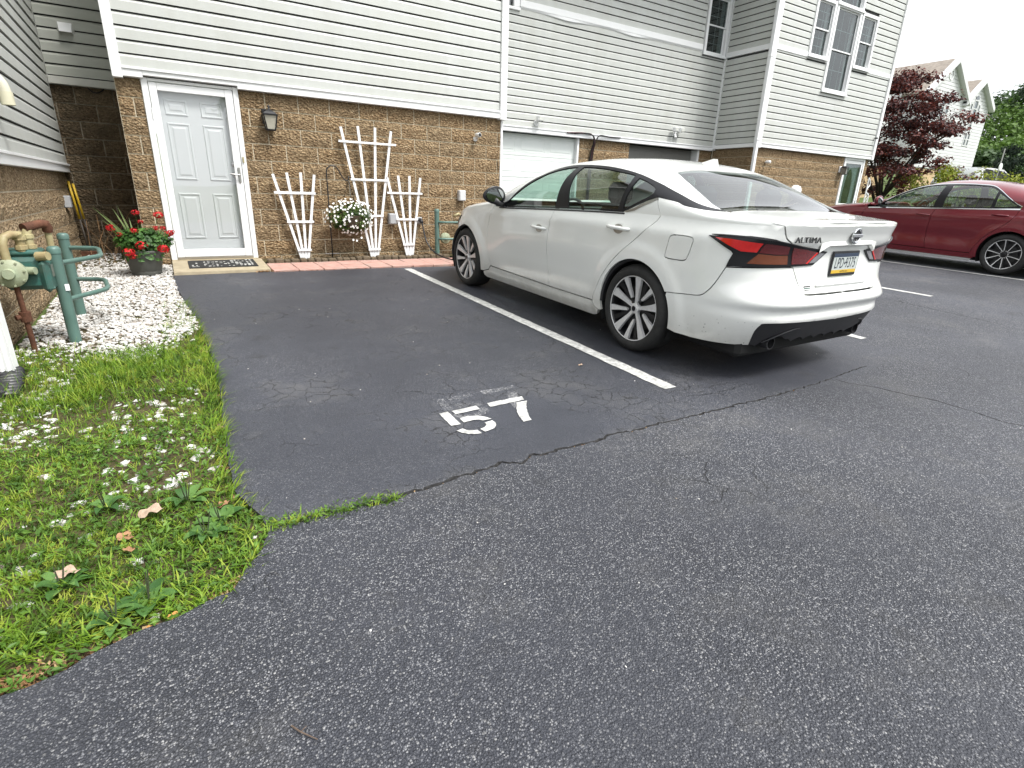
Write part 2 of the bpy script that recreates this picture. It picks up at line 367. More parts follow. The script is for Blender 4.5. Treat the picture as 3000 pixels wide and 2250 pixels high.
MT['dark'] = pm('dark_interior', (.02,.022,.025), .8, .3, 3)
MT['pane'] = glass_mat('window_glass', (.62,.68,.68))
MT['concrete'] = pm('stained_concrete', (.42,.36,.25), .9, .16, 7, .35, 60, .3, dirt=(.20,.16,.11), dirt_amt=.5, dscale=4)
MT['paver'] = pm('red_paver', (.47,.26,.215), .85, .18, 9, .3, 90, .3, dirt=(.40,.33,.29), dirt_amt=.75, dscale=5)
MT['edging'] = pm('edging_stone', (.16,.125,.085), .95, .35, 12, .7, 60, .2, dirt=(.05,.045,.03), dirt_amt=.7, dscale=6)
MT['soil'] = pm('soil', (.065,.048,.030), .95, .4, 14, .8, 50, .2, dirt=(.10,.105,.03), dirt_amt=.6, dscale=3)
MT['paint'] = pm('road_paint', (.66,.66,.63), .65, .10, 10, .6, 160, .4, dirt=(.12,.12,.12), dirt_amt=.8, dscale=24)
MT['green_steel'] = pm('green_painted_steel', (.085,.165,.140), .42, .12, 9, .08, 120, .5, dirt=(.13,.17,.15), dirt_amt=.4)
MT['meter_teal'] = pm('teal_meter_paint', (.030,.125,.105), .42, .12, 9, .1, 120, .5, dirt=(.09,.10,.08), dirt_amt=.7, dscale=12)
MT['meter_sage'] = pm('sage_regulator_paint', (.34,.39,.27), .5, .12, 12, .12, 90, .4, dirt=(.30,.24,.12), dirt_amt=.4, dscale=9)
MT['pipe_cream'] = pm('cream_pipe_paint', (.40,.36,.20), .5, .15, 14, .12, 90, .4, dirt=(.25,.14,.06), dirt_amt=.6, dscale=10)
MT['rust'] = pm('rusty_pipe', (.13,.055,.032), .85, .35, 22, .3, 90, .3, dirt=(.05,.028,.02), dirt_amt=.6, dscale=14)
MT['conduit'] = pm('grey_box', (.36,.37,.38), .5, .08, 9)
MT['asph_edge'] = pm('asphalt_broken_edge', (.045,.044,.044), .95, .4, 40, .8, 80)
# ------------------------------------------------------------------ ground
GS, WY = 0.031, 8.272                      # fall of the drive away from the wall, wall plane
def gz(x, y):
    e = max(0.0, x-4.8)
    yy = min(y, 14.0)
    return GS*(yy-WY) + .011*min(e, 14.0)*min(1.0, e/2.0)
EDGE = [(-.04,7.40),(-.02,6.6),(.036,5.66),(.084,5.07),(.10,4.55),(.113,4.06),(.115,3.7),(.112,3.40),(.087,2.95),(.07,2.52),(.067,2.20),(.10,2.06),(.135,1.97),(.146,1.85),
        (.086,1.72),(.03,1.64),(-.008,1.588),(-.076,1.567),(-.16,1.546),(-.275,1.529),(-.354,1.498),(-.426,1.47),(-.518,1.458),(-.8,1.41),(-1.3,1.36),(-3,1.2),(-8,.9)]
PAVER_F = [(1.02,7.41),(1.6,7.385),(2.2,7.33),(2.8,7.27),(3.46,7.205),(4.2,7.18),(4.86,7.18)]
rg = random.Random(3)
def jag(pts, amp, step):
    d = dens(pts, step, False); out = [d[0]]
    for i in range(1, len(d)-1):
        out.append((d[i][0]+rg.uniform(-amp, amp), d[i][1]+rg.uniform(-amp, amp)))
    return out + [d[-1]]
def crack_poly(path, w0, w1, amp, step=.035):
    c = jag(path, amp, step); n = len(c); a = []; b = []
    for i, (x, y) in enumerate(c):
        t = (Vector(c[min(i+1,n-1)])-Vector(c[max(i-1,0)])).normalized(); s = i/(n-1)
        w = (w0+(w1-w0)*s)*rg.uniform(.45, 1.35)*.5
        if i in (0, n-1): w = .0012
        a.append((x-t.y*w, y+t.x*w)); b.append((x+t.y*w, y-t.x*w))
    return a + b[::-1]
CR1 = crack_poly([(.20,1.875),(.603,1.842),(.783,1.866),(.975,1.877),(1.159,1.902),(1.218,1.862),(1.299,1.895),(1.485,1.884),(1.687,1.878),(1.828,1.909),(1.96,1.88),(2.119,1.894),(2.325,1.881),(2.8,1.87),(3.268,1.863),(3.80,1.888),(4.162,1.921),(4.435,1.934)], .022, .009, .010, .03)
CR2 = crack_poly([(3.87,1.865),(3.88,1.789),(3.979,1.642),(4.022,1.491),(4.098,1.332),(4.102,1.157),(4.085,.987),(4.117,.888),(4.08,.5),(4.2,.1)], .010, .013, .006)
CR3 = crack_poly([(7.582,3.33),(7.485,2.918),(7.394,2.443),(7.3,2.0)], .010, .006, .012)
CR4 = crack_poly([(5.05,3.1),(5.5,2.75),(5.6,2.72)], .006, .004, .01)
CR5 = crack_poly([(1.28,2.10),(1.42,2.075),(1.58,2.09)], .004, .003, .004)
CRACKS = [CR1, CR2, CR3, CR4]
outer = jag(EDGE[::-1], .006, .05) + dens([(1.02,7.405)]+PAVER_F[1:]+[(4.88,10.1),(12.1,10.1),(12.1,8.83),(17.4,8.80),(17.7,6.3),(24,5.6),(30,7.5),(60,9.0)], .25, False) + dens([(60,-14),(-8,-14)], 2.0, False)
grid = []
def lattice(x0, x1, y0, y1, st):
    nx = int((x1-x0)/st); ny = int((y1-y0)/st)
    return [(x0+i*st+rg.uniform(-.2,.2)*st, y0+j*st+rg.uniform(-.2,.2)*st) for i in range(nx+1) for j in range(ny+1)]
for p in lattice(-.5, 9, .2, 8, .22) + lattice(-7.5, 59, -13.5, 12, 1.6):
    if inpoly(p[0], p[1], outer): grid.append(p)
pts, tris = cdt(outer, CRACKS, grid)
vv = [(x, y, gz(x, y)) for x, y in pts]
fl = []
for t in tris:
    a, b, c = [Vector(vv[i]) for i in t]
    fl.append(t if (b-a).cross(c-a).z > 0 else (t[0], t[2], t[1]))
# broken vertical edge along lawn and cracks
def skirt(loop, depth, ins=0.0):
    b = len(vv); n = len(loop)
    for x, y in loop: vv.append((x, y, gz(x, y)))
    for x, y in loop: vv.append((x, y, gz(x, y)-depth))
    for i in range(n):
        j = (i+1) % n; fl.append((b+i, b+j, b+n+j, b+n+i))
ntop = len(fl)
for lp in CRACKS: skirt(lp, .03)
skirt(outer, .06)
me = mesh('asphalt', vv, fl, [MT['asphalt'], MT['asph_edge']])
me.polygons.foreach_set('material_index', [0]*ntop+[1]*(len(fl)-ntop))
tag(link('parking_lot', me), kind='structure')

# base sheet that reaches the horizon, rising to a wooded hill on the right
def bz(x, y):
    d = math.hypot(x, y)
    z = gz(max(-8, min(x, 60)), max(-14, min(y, 14)))-.045
    hill = max(0, x-55)*.10 + max(0, y-45)*.10 + 1.25*min(1, max(0, (x-17)/18))*min(1, max(0, (y-2)/6))
    return z + min(hill, 16) - (0.0 if d < 400 else 0)
xs = [-900,-300,-120,-60,-30,-15,-8,-4,-2,-1.5,-1.1,-.8,-.5,-.3,-.1,.1,.3,1,2,4,6,8,10,12,14,16,18,20,25,30,40,50,60,70,80,100,130,170,240,400,900]
ys = [-900,-300,-100,-40,-20,-14,-8,-4,-1,0,.5,1,1.3,1.6,2,2.5,3,3.5,4,4.5,5,5.5,6,7,8,9,10,11,12,14,18,25,35,45,55,70,90,120,170,260,500,900]
bv = []; bf = []
for j, y in enumerate(ys):
    for i, x in enumerate(xs): bv.append((x, y, bz(x, y)))
nx = len(xs)
for j in range(len(ys)-1):
    for i in range(nx-1): bf.append((j*nx+i, j*nx+i+1, (j+1)*nx+i+1, (j+1)*nx+i))
MT['lawn'] = pm('lawn', (.075,.115,.030), .95, .4, 3, .6, 20, .2, dirt=(.10,.09,.04), dirt_amt=.4)
tag(link('ground', mesh('ground', bv, bf, MT['lawn'])), kind='structure')

# bare bed between the left house and the drive
bed_o = dens(EDGE[:23]+[(-1.3,1.42),(-3.5,1.25),(-3.5,4.2),(-1.0,4.2),(-1.0,9.42),(-.26,9.42),(-.26,8.25),(-.04,8.25)], .12)
bg = [p for p in lattice(-3.5, .2, 1.2, 9.4, .11) if inpoly(p[0], p[1], bed_o)]
bp_, bt = cdt(bed_o, [], bg)
def bedz(x, y):
    return gz(x, y) - .012 + .016*math.sin(x*5.1+y*2.3)*math.sin(y*3.7-x*1.7) - .012*max(0, 1-abs(y-1.6)*3)
me = mesh('garden_bed', [(x, y, bedz(x, y)) for x, y in bp_], [t for t in bt], MT['soil'], True)
bm = bmesh.new(); bm.from_mesh(me); bmesh.ops.recalc_face_normals(bm, faces=bm.faces)
if sum(f.normal.z for f in bm.faces) < 0: bmesh.ops.reverse_faces(bm, faces=bm.faces)
bm.to_mesh(me); bm.free()
tag(link('garden_bed', me), kind='structure')

# painted bay lines and the stall number
def strip(name, p0, p1, w, z=.004, wob=.004):
    a = Vector(p0); b = Vector(p1); d = (b-a).normalized(); nrm = Vector((-d.y, d.x)); L = (b-a).length
    k = int(L/.06); vs = []; fs = []
    for i in range(k+1):
        c = a+d*(L*i/k)
        for s in (-1, 1):
            q = c+nrm*s*(w/2+rg.uniform(-wob, wob)); vs.append((q.x, q.y, gz(q.x, q.y)+z))
    fs = [(2*i, 2*i+1, 2*i+3, 2*i+2) if True else 0 for i in range(k)]
    me = mesh(name, vs, fs, MT['paint'])
    bm = bmesh.new(); bm.from_mesh(me); bmesh.ops.recalc_face_normals(bm, faces=bm.faces)
    if sum(f.normal.z for f in bm.faces) < 0: bmesh.ops.reverse_faces(bm, faces=bm.faces)
    bm.to_mesh(me); bm.free()
    return tag(link(name, me), kind='structure')
strip('bay_line', (2.72,7.15), (2.62,2.25), .105)
strip('bay_line', (5.30,8.4), (5.275,2.385), .10)
strip('bay_line', (8.35,8.9), (8.35,3.1), .10)
strip('bay_line', (11.52,8.6), (11.60,1.9), .10)
strip('bay_line', (14.6,8.5), (14.7,2.2), .10)
D57 = [[(1.111,2.522),(1.164,2.526),(1.158,2.35),(1.103,2.354)], [(1.188,2.525),(1.347,2.531),(1.342,2.482),(1.188,2.476)],
       [(1.186,2.42),(1.235,2.424),(1.284,2.411),(1.316,2.383),(1.338,2.337),(1.288,2.338),(1.27,2.357),(1.24,2.367),(1.182,2.36)],
       [(1.33,2.318),(1.335,2.29),(1.322,2.258),(1.288,2.228),(1.23,2.214),(1.222,2.252),(1.255,2.263),(1.275,2.283),(1.282,2.312)],
       [(1.105,2.289),(1.118,2.255),(1.142,2.229),(1.17,2.213),(1.206,2.206),(1.205,2.250),(1.175,2.258),(1.155,2.272),(1.143,2.298)],
       [(1.42,2.539),(1.661,2.541),(1.646,2.491),(1.409,2.481)],
       [(1.654,2.472),(1.612,2.415),(1.572,2.345),(1.546,2.29),(1.528,2.232),(1.475,2.228),(1.488,2.29),(1.512,2.355),(1.545,2.415),(1.581,2.473)]]
def digits(name, dx, dy, mat, z):
    mb = MB()
    for pl in D57:
        q = dens([(x+dx, y+dy) for x, y in pl], .02); vs = [(x+rg.uniform(-.002,.002), y+rg.uniform(-.002,.002), gz(x, y)+z) for x, y in q]
        ar = sum(q[i][0]*q[(i+1)%len(q)][1]-q[(i+1)%len(q)][0]*q[i][1] for i in range(len(q)))
        mb.add(vs, [tuple(range(len(q))) if ar > 0 else tuple(range(len(q)))[::-1]])
    return tag(mb.build(name, mat), kind='structure')
digits('stall_number', 0, 0, MT['paint'], .004)
gm = newmat('worn_road_paint'); n, l = nodes_of(gm); b = n['Principled BSDF']; p = wpos(n)
b.inputs['Base Color'].default_value = (.62,.62,.62,1); b.inputs['Roughness'].default_value = .7
v = nd(n, 'ShaderNodeTexNoise', i_Scale=85.0, i_Detail=4.0, i_Roughness=.8); l.new(p, v.inputs['Vector'])
v2 = nd(n, 'ShaderNodeTexNoise', i_Scale=7.0, i_Detail=3.0); l.new(p, v2.inputs['Vector'])
r = ramp(n, [(.49, 0.0), (.66, .6)]); l.new(math_(n, l, 'ADD', math_(n, l, 'MULTIPLY', v.outputs[0], .7), math_(n, l, 'MULTIPLY', v2.outputs[0], .3)), r.inputs[0])
l.new(r.outputs[0], b.inputs['Alpha'])
digits('worn_stall_number', .055, .187, gm, .0025)
# ------------------------------------------------------------------ houses
rb = random.Random(11)
def block_mesh(i):
    W, Hh = .394, .190; nx, ny = 5, 2; vs = []; fs = []
    for j in range(ny+1):
        for k in range(nx+1):
            x = -W/2+W*k/nx; z = -Hh/2+Hh*j/ny; e = (k in (0, nx)) or (j in (0, ny))
            y = -(rb.uniform(.001, .005) if e else rb.uniform(.010, .026))
            vs.append((x+(0 if k in (0,nx) else rb.uniform(-.02,.02)), y, z+(0 if e else rb.uniform(-.03,.03))))
    for j in range(ny):
        for k in range(nx):
            a = j*(nx+1)+k; fs.append((a, a+1, a+nx+2, a+nx+1))
    ring = [k for k in range(nx+1)] + [(j+1)*(nx+1)-1 for j in range(1, ny+1)] + [ny*(nx+1)+k for k in range(nx-1, -1, -1)] + [j*(nx+1) for j in range(ny-1, 0, -1)]
    b = len(vs)
    for r in ring: vs.append((vs[r][0], .05, vs[r][2]))
    for i_ in range(len(ring)):
        j_ = (i_+1) % len(ring); fs.append((ring[j_], ring[i_], b+i_, b+j_))
    return vs, fs
BLK = {}
for key in ('block', 'block_shaded_mossy', 'block_pale'):
    BLK[key] = []
    for i in range(8):
        v_, f_ = block_mesh(i); BLK[key].append(mesh(key, v_, f_, MT[key]))

def block_wall(H, u0, u1, ztop, zbot, plane, axis, holes=(), key='block', mort='mortar', cz=.2032, uoff=0.0, back=.10, name='block_wall'):
    """axis 'x': wall along X facing -Y at Y=plane;  axis 'y': wall along Y facing +X at X=plane. holes: (u0,u1,z0,z1)"""
    mb = MB()
    def bx(a, b, z0, z1):
        if axis == 'x': mb.box(a, b, plane+.0035, plane+back, z0, z1)
        else: mb.box(plane-back, plane-.0035, a, b, z0, z1)
    segs = [(u0, u1, zbot, ztop)]
    for h in holes:
        ns = []
        for (a, b, c, d) in segs:
            if h[1] <= a or h[0] >= b or h[3] <= c or h[2] >= d: ns.append((a,b,c,d)); continue
            if h[0] > a: ns.append((a, h[0], c, d))
            if h[1] < b: ns.append((h[1], b, c, d))
            if h[2] > c: ns.append((max(a,h[0]), min(b,h[1]), c, h[2]))
            if h[3] < d: ns.append((max(a,h[0]), min(b,h[1]), h[3], d))
        segs = ns
    for s in segs: bx(*s)
    w = H.part(mb, name, MT[mort])
    row = 0; z = ztop
    while z > zbot+.04:
        zb = max(z-cz, zbot); hz = z-zb
        u = u0 - (.2032 if row % 2 else 0) - uoff
        while u < u1-.02:
            a, b = max(u, u0), min(u+.4064, u1); u += .4064
            spans = [(a, b)]
            for h in holes:
                if zb+.03 < h[3] and z-.03 > h[2]:
                    ns = []
                    for (p, q) in spans:
                        if h[1] <= p or h[0] >= q: ns.append((p, q)); continue
                        if h[0] > p: ns.append((p, h[0]))
                        if h[1] < q: ns.append((h[1], q))
                    spans = ns
            for (p, q) in spans:
                if q-p < .03: continue
                me = rb.choice(BLK[key]); cu = (p+q)/2; sx = (q-p-.013)/.394; sz = (hz-.0135)/.190
                if axis == 'x': o = H.put('block', me, (cu, plane-.002, zb+hz/2), w, 0, (sx*rb.choice((-1,1)) if False else sx, 1, sz))
                else: o = H.put('block', me, (plane+.002, cu, zb+hz/2), w, math.pi/2, (sx, 1, sz))
        z -= cz; row += 1
    return w

SE = .1355
def board_mesh(E, mat, name='siding_board'):
    prof = [(-.008,E-.012),(-.001,E-.0145),(.005,E-.022),(.011,E-.033),(.0145,E-.041),(.0165,.004),(.017,.0),(.0135,.0),(.001,.003),(-.012,.003)]
    vs = []; fs = []
    for x in (0, 1):
        for d, z in prof: vs.append((x, -d, z))
    n = len(prof)
    for i in range(n-1): fs.append((i, i+1, n+i+1, n+i))
    fs.append(tuple(range(n))); fs.append(tuple(range(n, 2*n))[::-1])
    return mesh(name, vs, fs, mat)
def siding_wall(H, u0, u1, z0, z1, plane, axis, holes=(), E=SE, mat='siding', back=.08, face=1, name='siding_wall', slope=None):
    me = board_mesh(E, MT[mat]); mb = MB()
    segs = [(u0, u1, z0, z1)]
    for h in holes:
        ns = []
        for (a, b, c, d) in segs:
            if h[1] <= a or h[0] >= b or h[3] <= c or h[2] >= d: ns.append((a,b,c,d)); continue
            if h[0] > a: ns.append((a, h[0], c, d))
            if h[1] < b: ns.append((h[1], b, c, d))
            if h[2] > c: ns.append((max(a,h[0]), min(b,h[1]), c, h[2]))
            if h[3] < d: ns.append((max(a,h[0]), min(b,h[1]), h[3], d))
        segs = ns
    for (a, b, c, d) in segs:
        if axis == 'x': mb.box(a, b, plane+.013, plane+back, c, d)
        elif face > 0: mb.box(plane-back, plane-.013, a, b, c, d)
        else: mb.box(plane+.013, plane+back, a, b, c, d)
    w = H.part(mb, name, MT['siding_in'])
    k = 0
    while z0+k*E < z1-.02:
        zb = z0+k*E; k += 1
        spans = [(u0, u1)]
        for h in holes:
            if zb+.02 < h[3] and zb+E-.02 > h[2]:
                ns = []
                for (p, q) in spans:
                    if h[1] <= p or h[0] >= q: ns.append((p, q)); continue
                    if h[0] > p+.01: ns.append((p, h[0]))
                    if h[1] < q-.01: ns.append((h[1], q))
                spans = ns
        for h in holes:                       # boards notched under and over an opening
            if zb+.02 < h[3] and zb+E-.02 > h[2]:
                for (c0, c1) in ((zb, h[2]), (h[3], zb+E)):
                    a_, b_ = max(u0, h[0]), min(u1, h[1])
                    if .02 < c1-c0 < E and b_-a_ > .05 and axis == 'x' and c0 >= zb-1e-6:
                        if any(g is not h and g[0] < b_-.02 and g[1] > a_+.02 and g[2] < c1-.01 and g[3] > c0+.01 for g in holes): continue
                        H.put('siding_board', me, (a_, plane, c0), w, 0, (b_-a_, 1, (c1-c0)/E))
        cut = []
        for (p, q) in spans:                  # courses are lapped at staggered joints
            if q-p > 2.6:
                m_ = p+(q-p)*rb.choice((.30,.36,.5,.62,.70)); cut += [(p, m_+.02, 0), (m_, q, .0025)]
            else: cut.append((p, q, 0))
        for (p, q, lap) in cut:
            L = q-p; jit = rb.uniform(-.0025, .0025)+lap*(1 if axis == 'x' or face < 0 else -1)
            if axis == 'x': H.put('siding_board', me, (p, plane+jit, zb), w, 0, (L, 1, 1))
            elif face > 0: H.put('siding_board', me, (plane+jit, p, zb), w, math.pi/2, (L, 1, 1))
            else: H.put('siding_board', me, (plane+jit, q, zb), w, -math.pi/2, (L, 1, 1))
    return w

def window(H, x0, x1, z0, z1, y, cols=2, rows=3, fr=.10, name='window', wall_face=None):
    """double-hung window; x0..z1 is the glass area"""
    mb = MB()
    a, b, c, d = x0-fr, x1+fr, z0-fr, z1+fr
    mb.bbox(a, x0-.03, y-.045, y+.06, c, d); mb.bbox(x1+.03, b, y-.045, y+.06, c, d)
    mb.bbox(x0-.028, x1+.028, y-.043, y+.06, z1+.03, d); mb.bbox(x0-.028, x1+.028, y-.043, y+.06, c, z0-.03)
    w = H.part(mb, name, MT['trim'])
    s = MB(); s.bbox(a-.02, b+.02, y-.070, y-.046, c-.012, c+.035); H.part(s, 'sill', MT['trim'], w)
    zm = (z0+z1)/2
    for (p, q, yy) in ((zm-.016, z1+.028, y+.010), (z0-.028, zm+.016, y+.036)):
        f = MB()
        f.box(x0-.028, x0, yy-.012, yy+.012, p, q); f.box(x1, x1+.028, yy-.012, yy+.012, p, q)
        f.box(x0, x1, yy-.012, yy+.012, q-.028, q); f.box(x0, x1, yy-.012, yy+.012, p, p+.028)
        H.part(f, 'sash', MT['trim'], w)
        g = MB(); g.box(x0, x1, yy-.002, yy+.002, p+.028, q-.028); H.part(g, 'pane', MT['pane'], w)
        gr = MB(); p2, q2 = p+.028, q-.028
        for i in range(1, cols): xx = x0+(x1-x0)*i/cols; gr.box(xx-.006, xx+.006, yy+.004, yy+.009, p2, q2)
        for i in range(1, rows//1): zz = p2+(q2-p2)*i/rows; gr.box(x0, x1, yy+.0042, yy+.0085, zz-.006, zz+.006)
        H.part(gr, 'grille', MT['grille'], w)
    bl = MB(); bl.box(x0-.04, x1+.04, y+.30, y+.31, z0-.04, z1+.04); H.part(bl, 'dark_room', MT['dark'], w)
    cu = MB(); cu.box(x0-.01, x0+.02, y+.07, y+.078, z0, z1); cu.box(x1-.10, x1+.01, y+.072, y+.080, z0, z1-.0)
    H.part(cu, 'curtain', MT['curtain'], w)
    return w
MT['grille'] = pm('window_grille', (.50,.53,.52), .5, .05)
MT['curtain'] = pm('curtain', (.45,.44,.42), .9, .15, 20)

# ---------- house with the entry door (main wall)
TR = 2.112
H1 = House('townhouse', (2.2, 9.0, 0), 'white sided townhouse with tan block base and white storm door', 'house')
block_wall(H1, -.285, 4.80, TR, -.02, WY, 'x', holes=[(-.03, .985, -.2, 2.13)], uoff=.05)
siding_wall(H1, -.19, 4.74, TR+.105, 5.9, WY-.06, 'x')
t = MB(); t.bbox(-.19, .0, WY-.085, WY+.02, TR, TR+.10); t.bbox(.98, 4.74, WY-.085, WY+.02, TR-.005, TR+.085); t.bbox(-.0, .98, WY-.083, WY+.02, TR+.028, TR+.10)
t.bbox(-.188, 4.738, WY-.099, WY-.087, TR+.078, TR+.104, .002)
H1.part(t, 'base_trim', MT['trim'])
t = MB(); t.bbox(-.29, -.19, WY-.10, WY+.02, TR-.02, 5.9); H1.part(t, 'corner_post', MT['trim'])
t = MB(); t.bbox(-.292, -.286, WY+.03, 9.41, TR, 5.9); H1.part(t, 'side_wall', MT['siding_shaded'])
t = MB(); t.bbox(4.74, 4.855, WY-.10, WY+.02, TR-.02, 5.9); t.bbox(4.835, 4.86, WY+.02, 10.16, TR-.02, 5.9); H1.part(t, 'corner_post', MT['trim'])
t = MB(); t.bbox(4.805, 4.845, WY-.008, WY+.05, -.1, TR-.03); H1.part(t, 'corner_post', MT['trim'])
t = MB(); t.box(4.80, 4.84, WY+.05, 10.16, -.1, TR); t.box(-.285, -.25, WY+.05, 9.42, -.1, TR); H1.part(t, 'return_wall', MT['mortar_shaded'])
t = MB(); t.box(-.20, 4.80, WY+.12, 13, TR, 5.9); H1.part(t, 'core', MT['siding_in'])
t = MB(); t.add([(-.5,WY-.4,5.9),(5.0,WY-.4,5.9),(5.0,14,5.9),(-.5,14,5.9),(-.5,11,8.2),(5.0,11,8.2)], [(0,3,2,1),(0,1,5,4),(2,3,4,5),(1,2,5),(3,0,4)])
MT['shingle'] = pm('roof_shingle', (.22,.185,.155), .9, .25, 8, .5, 40)
H1.part(t, 'roof', MT['shingle'])

# entry door with a storm door in front
dm = MB(); X0, X1, Z0, Z1 = .055, .905, .06, 2.085
dm.box(X0, X1, WY+.055, WY+.09, Z0+.02, Z1-.01)
DOOR = H1.part(dm, 'door', MT['door'])
def raised(mb, x0, x1, z0, z1, y):
    b = .028
    mb.add([(x0,y,z0),(x1,y,z0),(x1,y,z1),(x0,y,z1),(x0+b,y-.001,z0+b),(x1-b,y-.001,z0+b),(x1-b,y-.001,z1-b),(x0+b,y-.001,z1-b)], [])
def door_panel(x0, x1, z0, z1):
    y = WY+.055; b1, b2 = .022, .045; mb = MB()
    def ringv(o, yy): return [(x0+o,yy,z0+o),(x1-o,yy,z0+o),(x1-o,yy,z1-o),(x0+o,yy,z1-o)]
    lv = [(0,y-.001),(.006,y-.010),(.018,y-.010),(b1,y-.0015),(b2,y-.003),(b2+.016,y-.009)]
    vs = []; 
    for o, yy in lv: vs += ringv(o, yy)
    fs = []
    for i in range(len(lv)-1):
        for k in range(4): fs.append((i*4+k, i*4+(k+1)%4, (i+1)*4+(k+1)%4, (i+1)*4+k))
    fs.append(tuple((len(lv)-1)*4+k for k in range(4)))
    mb.add(vs, fs); H1.part(mb, 'door_panel', MT['door'], DOOR)
for (a, b) in ((.165,.405), (.545,.785)):
    door_panel(a, b, 1.76, 1.93); door_panel(a, b, 1.03, 1.675); door_panel(a, b, .315, .87)
kb = MB(); kb.lathe([(0,-.055),(.026,-.05),(.030,-.035),(.022,-.02),(.012,-.014),(.032,-.006),(.033,0)], (.838,WY+.055,1.10), 16, 'y')
H1.part(kb, 'knob', MT['steel'], DOOR, smooth=True)
kb = MB(); kb.lathe([(0,-.02),(.018,-.018),(.028,-.012),(.03,0)], (.838,WY+.055,1.235), 16, 'y'); H1.part(kb, 'deadbolt', MT['steel'], DOOR, smooth=True)
# frame
fr = MB(); fr.bbox(-.03, .035, WY-.03, WY+.12, .0, 2.13); fr.bbox(.925, .985, WY-.03, WY+.12, .0, 2.13); fr.bbox(.036, .924, WY-.028, WY+.12, 2.095, 2.128)
H1.part(fr, 'door_frame', MT['trim'])
sd = MB(); Y = WY-.012
sd.bbox(.040, .118, Y-.02, Y+.018, .085, 2.088); sd.bbox(.832, .918, Y-.02, Y+.018, .085, 2.088)
sd.bbox(.119, .831, Y-.018, Y+.016, 2.005, 2.086); sd.bbox(.119, .831, Y-.018, Y+.016, .087, .185)
ST = H1.part(sd, 'storm_door', MT['stormw'] if 'stormw' in MT else MT['trim'])
g = MB(); g.box(.118, .832, Y-.002, Y+.002, .185, 2.005); H1.part(g, 'pane', glass_mat('storm_glass', (.97,.97,.98), .7), ST)
hd = MB(); hd.bbox(.868, .896, Y-.036, Y-.021, 1.02, 1.20, .003); hd.tube([(.882,Y-.03,1.11),(.882,Y-.062,1.11),(.84,Y-.066,1.112),(.775,Y-.056,1.118)], .008, 8)
H1.part(hd, 'handle', MT['steel'], ST, smooth=True, auto=40)
for zz in (.35, 1.75): 
    hg = MB(); hg.tube([(.036,Y-.024,zz-.06),(.036,Y-.024,zz+.06)], .006, 8); H1.part(hg, 'hinge', MT['trim'], ST)
cl = MB(); cl.bbox(.94, .958, Y-.034, Y-.020, 1.26, 1.33, .002); H1.part(cl, 'strike_plate', pm('brass_plate', (.6,.52,.3), .4, metal=1), ST)
th_ = MB(); th_.bbox(-.03, .985, WY-.06, WY+.10, -.02, .058); H1.part(th_, 'threshold', MT['concrete'])
sl = MB(); sl.bbox(.04, .92, WY-.05, WY-.032, .058, .084, .003); H1.part(sl, 'door_sweep', pm('bronze_sill', (.24,.21,.16), .5), ST)

# ---------- middle house: recessed garage front and projecting bay
S1, S2 = 1.08, 1.085
YR, YB = 10.18, 8.90
def zr_(z): return CAMZ+(z-CAMZ)*S1
def zb_(z): return CAMZ+(z-CAMZ)*S2
BX0, BX1 = 12.19, 17.36
TR2 = zr_(2.094); TB = zb_(2.125)
H2 = House('townhouse', (11, 11, .1), 'white sided townhouse with two garage doors and a projecting gabled bay', 'house')
gx = [(4.9*1.0, 7.31*S1), (8.677*S1, 10.879*S1)]
block_wall(H2, 4.86, 12.19, TR2-.01, 0, YR, 'x', holes=[(4.8, gx[0][1], -.2, TR2+.1), (gx[1][0], gx[1][1], -.2, TR2+.1)], uoff=.1)
win_r = (10.584*S1, 11.106*S1, zr_(4.078), zr_(5.054))
hol = [(win_r[0]-.12, win_r[1]+.12, win_r[2]-.12, win_r[3]+.12), (4.86, 12.2, zr_(4.045), zr_(4.165)), (4.86, 5.78*S1, zr_(4.0), zr_(5.1))]
siding_wall(H2, 4.86, 12.16, TR2+.09, zr_(4.03), YR-.06, 'x', holes=[(win_r[0]-.12, win_r[1]+.12, win_r[2]-.12, 9)])
siding_wall(H2, 4.86, 12.16, zr_(4.165), 6.6, YR-.06, 'x', holes=[(win_r[0]-.12, win_r[1]+.12, 0, win_r[3]+.12), (4.80, 6.23, 0, zr_(5.1))])
window(H2, *win_r, YR-.06)
t = MB(); t.bbox(4.87, 6.235, YR-.115, YR-.03, zr_(3.99), zr_(4.035)); t.bbox(6.09, 6.22, YR-.105, YR-.03, zr_(4.04), zr_(5.1)); H2.part(t, 'window_casing', MT['trim'])
g = MB(); g.box(4.88, 6.09, YR-.05, YR-.045, zr_(4.04), zr_(5.1)); H2.part(g, 'pane', MT['pane'])
g = MB(); g.box(4.88, 6.09, YR+.1, YR+.11, zr_(4.04), zr_(5.1)); H2.part(g, 'dark_room', MT['dark'])
t = MB(); t.bbox(6.24, win_r[0]-.125, YR-.088, YR-.02, zr_(4.06), zr_(4.165)); H2.part(t, 'band_board', MT['trim'])
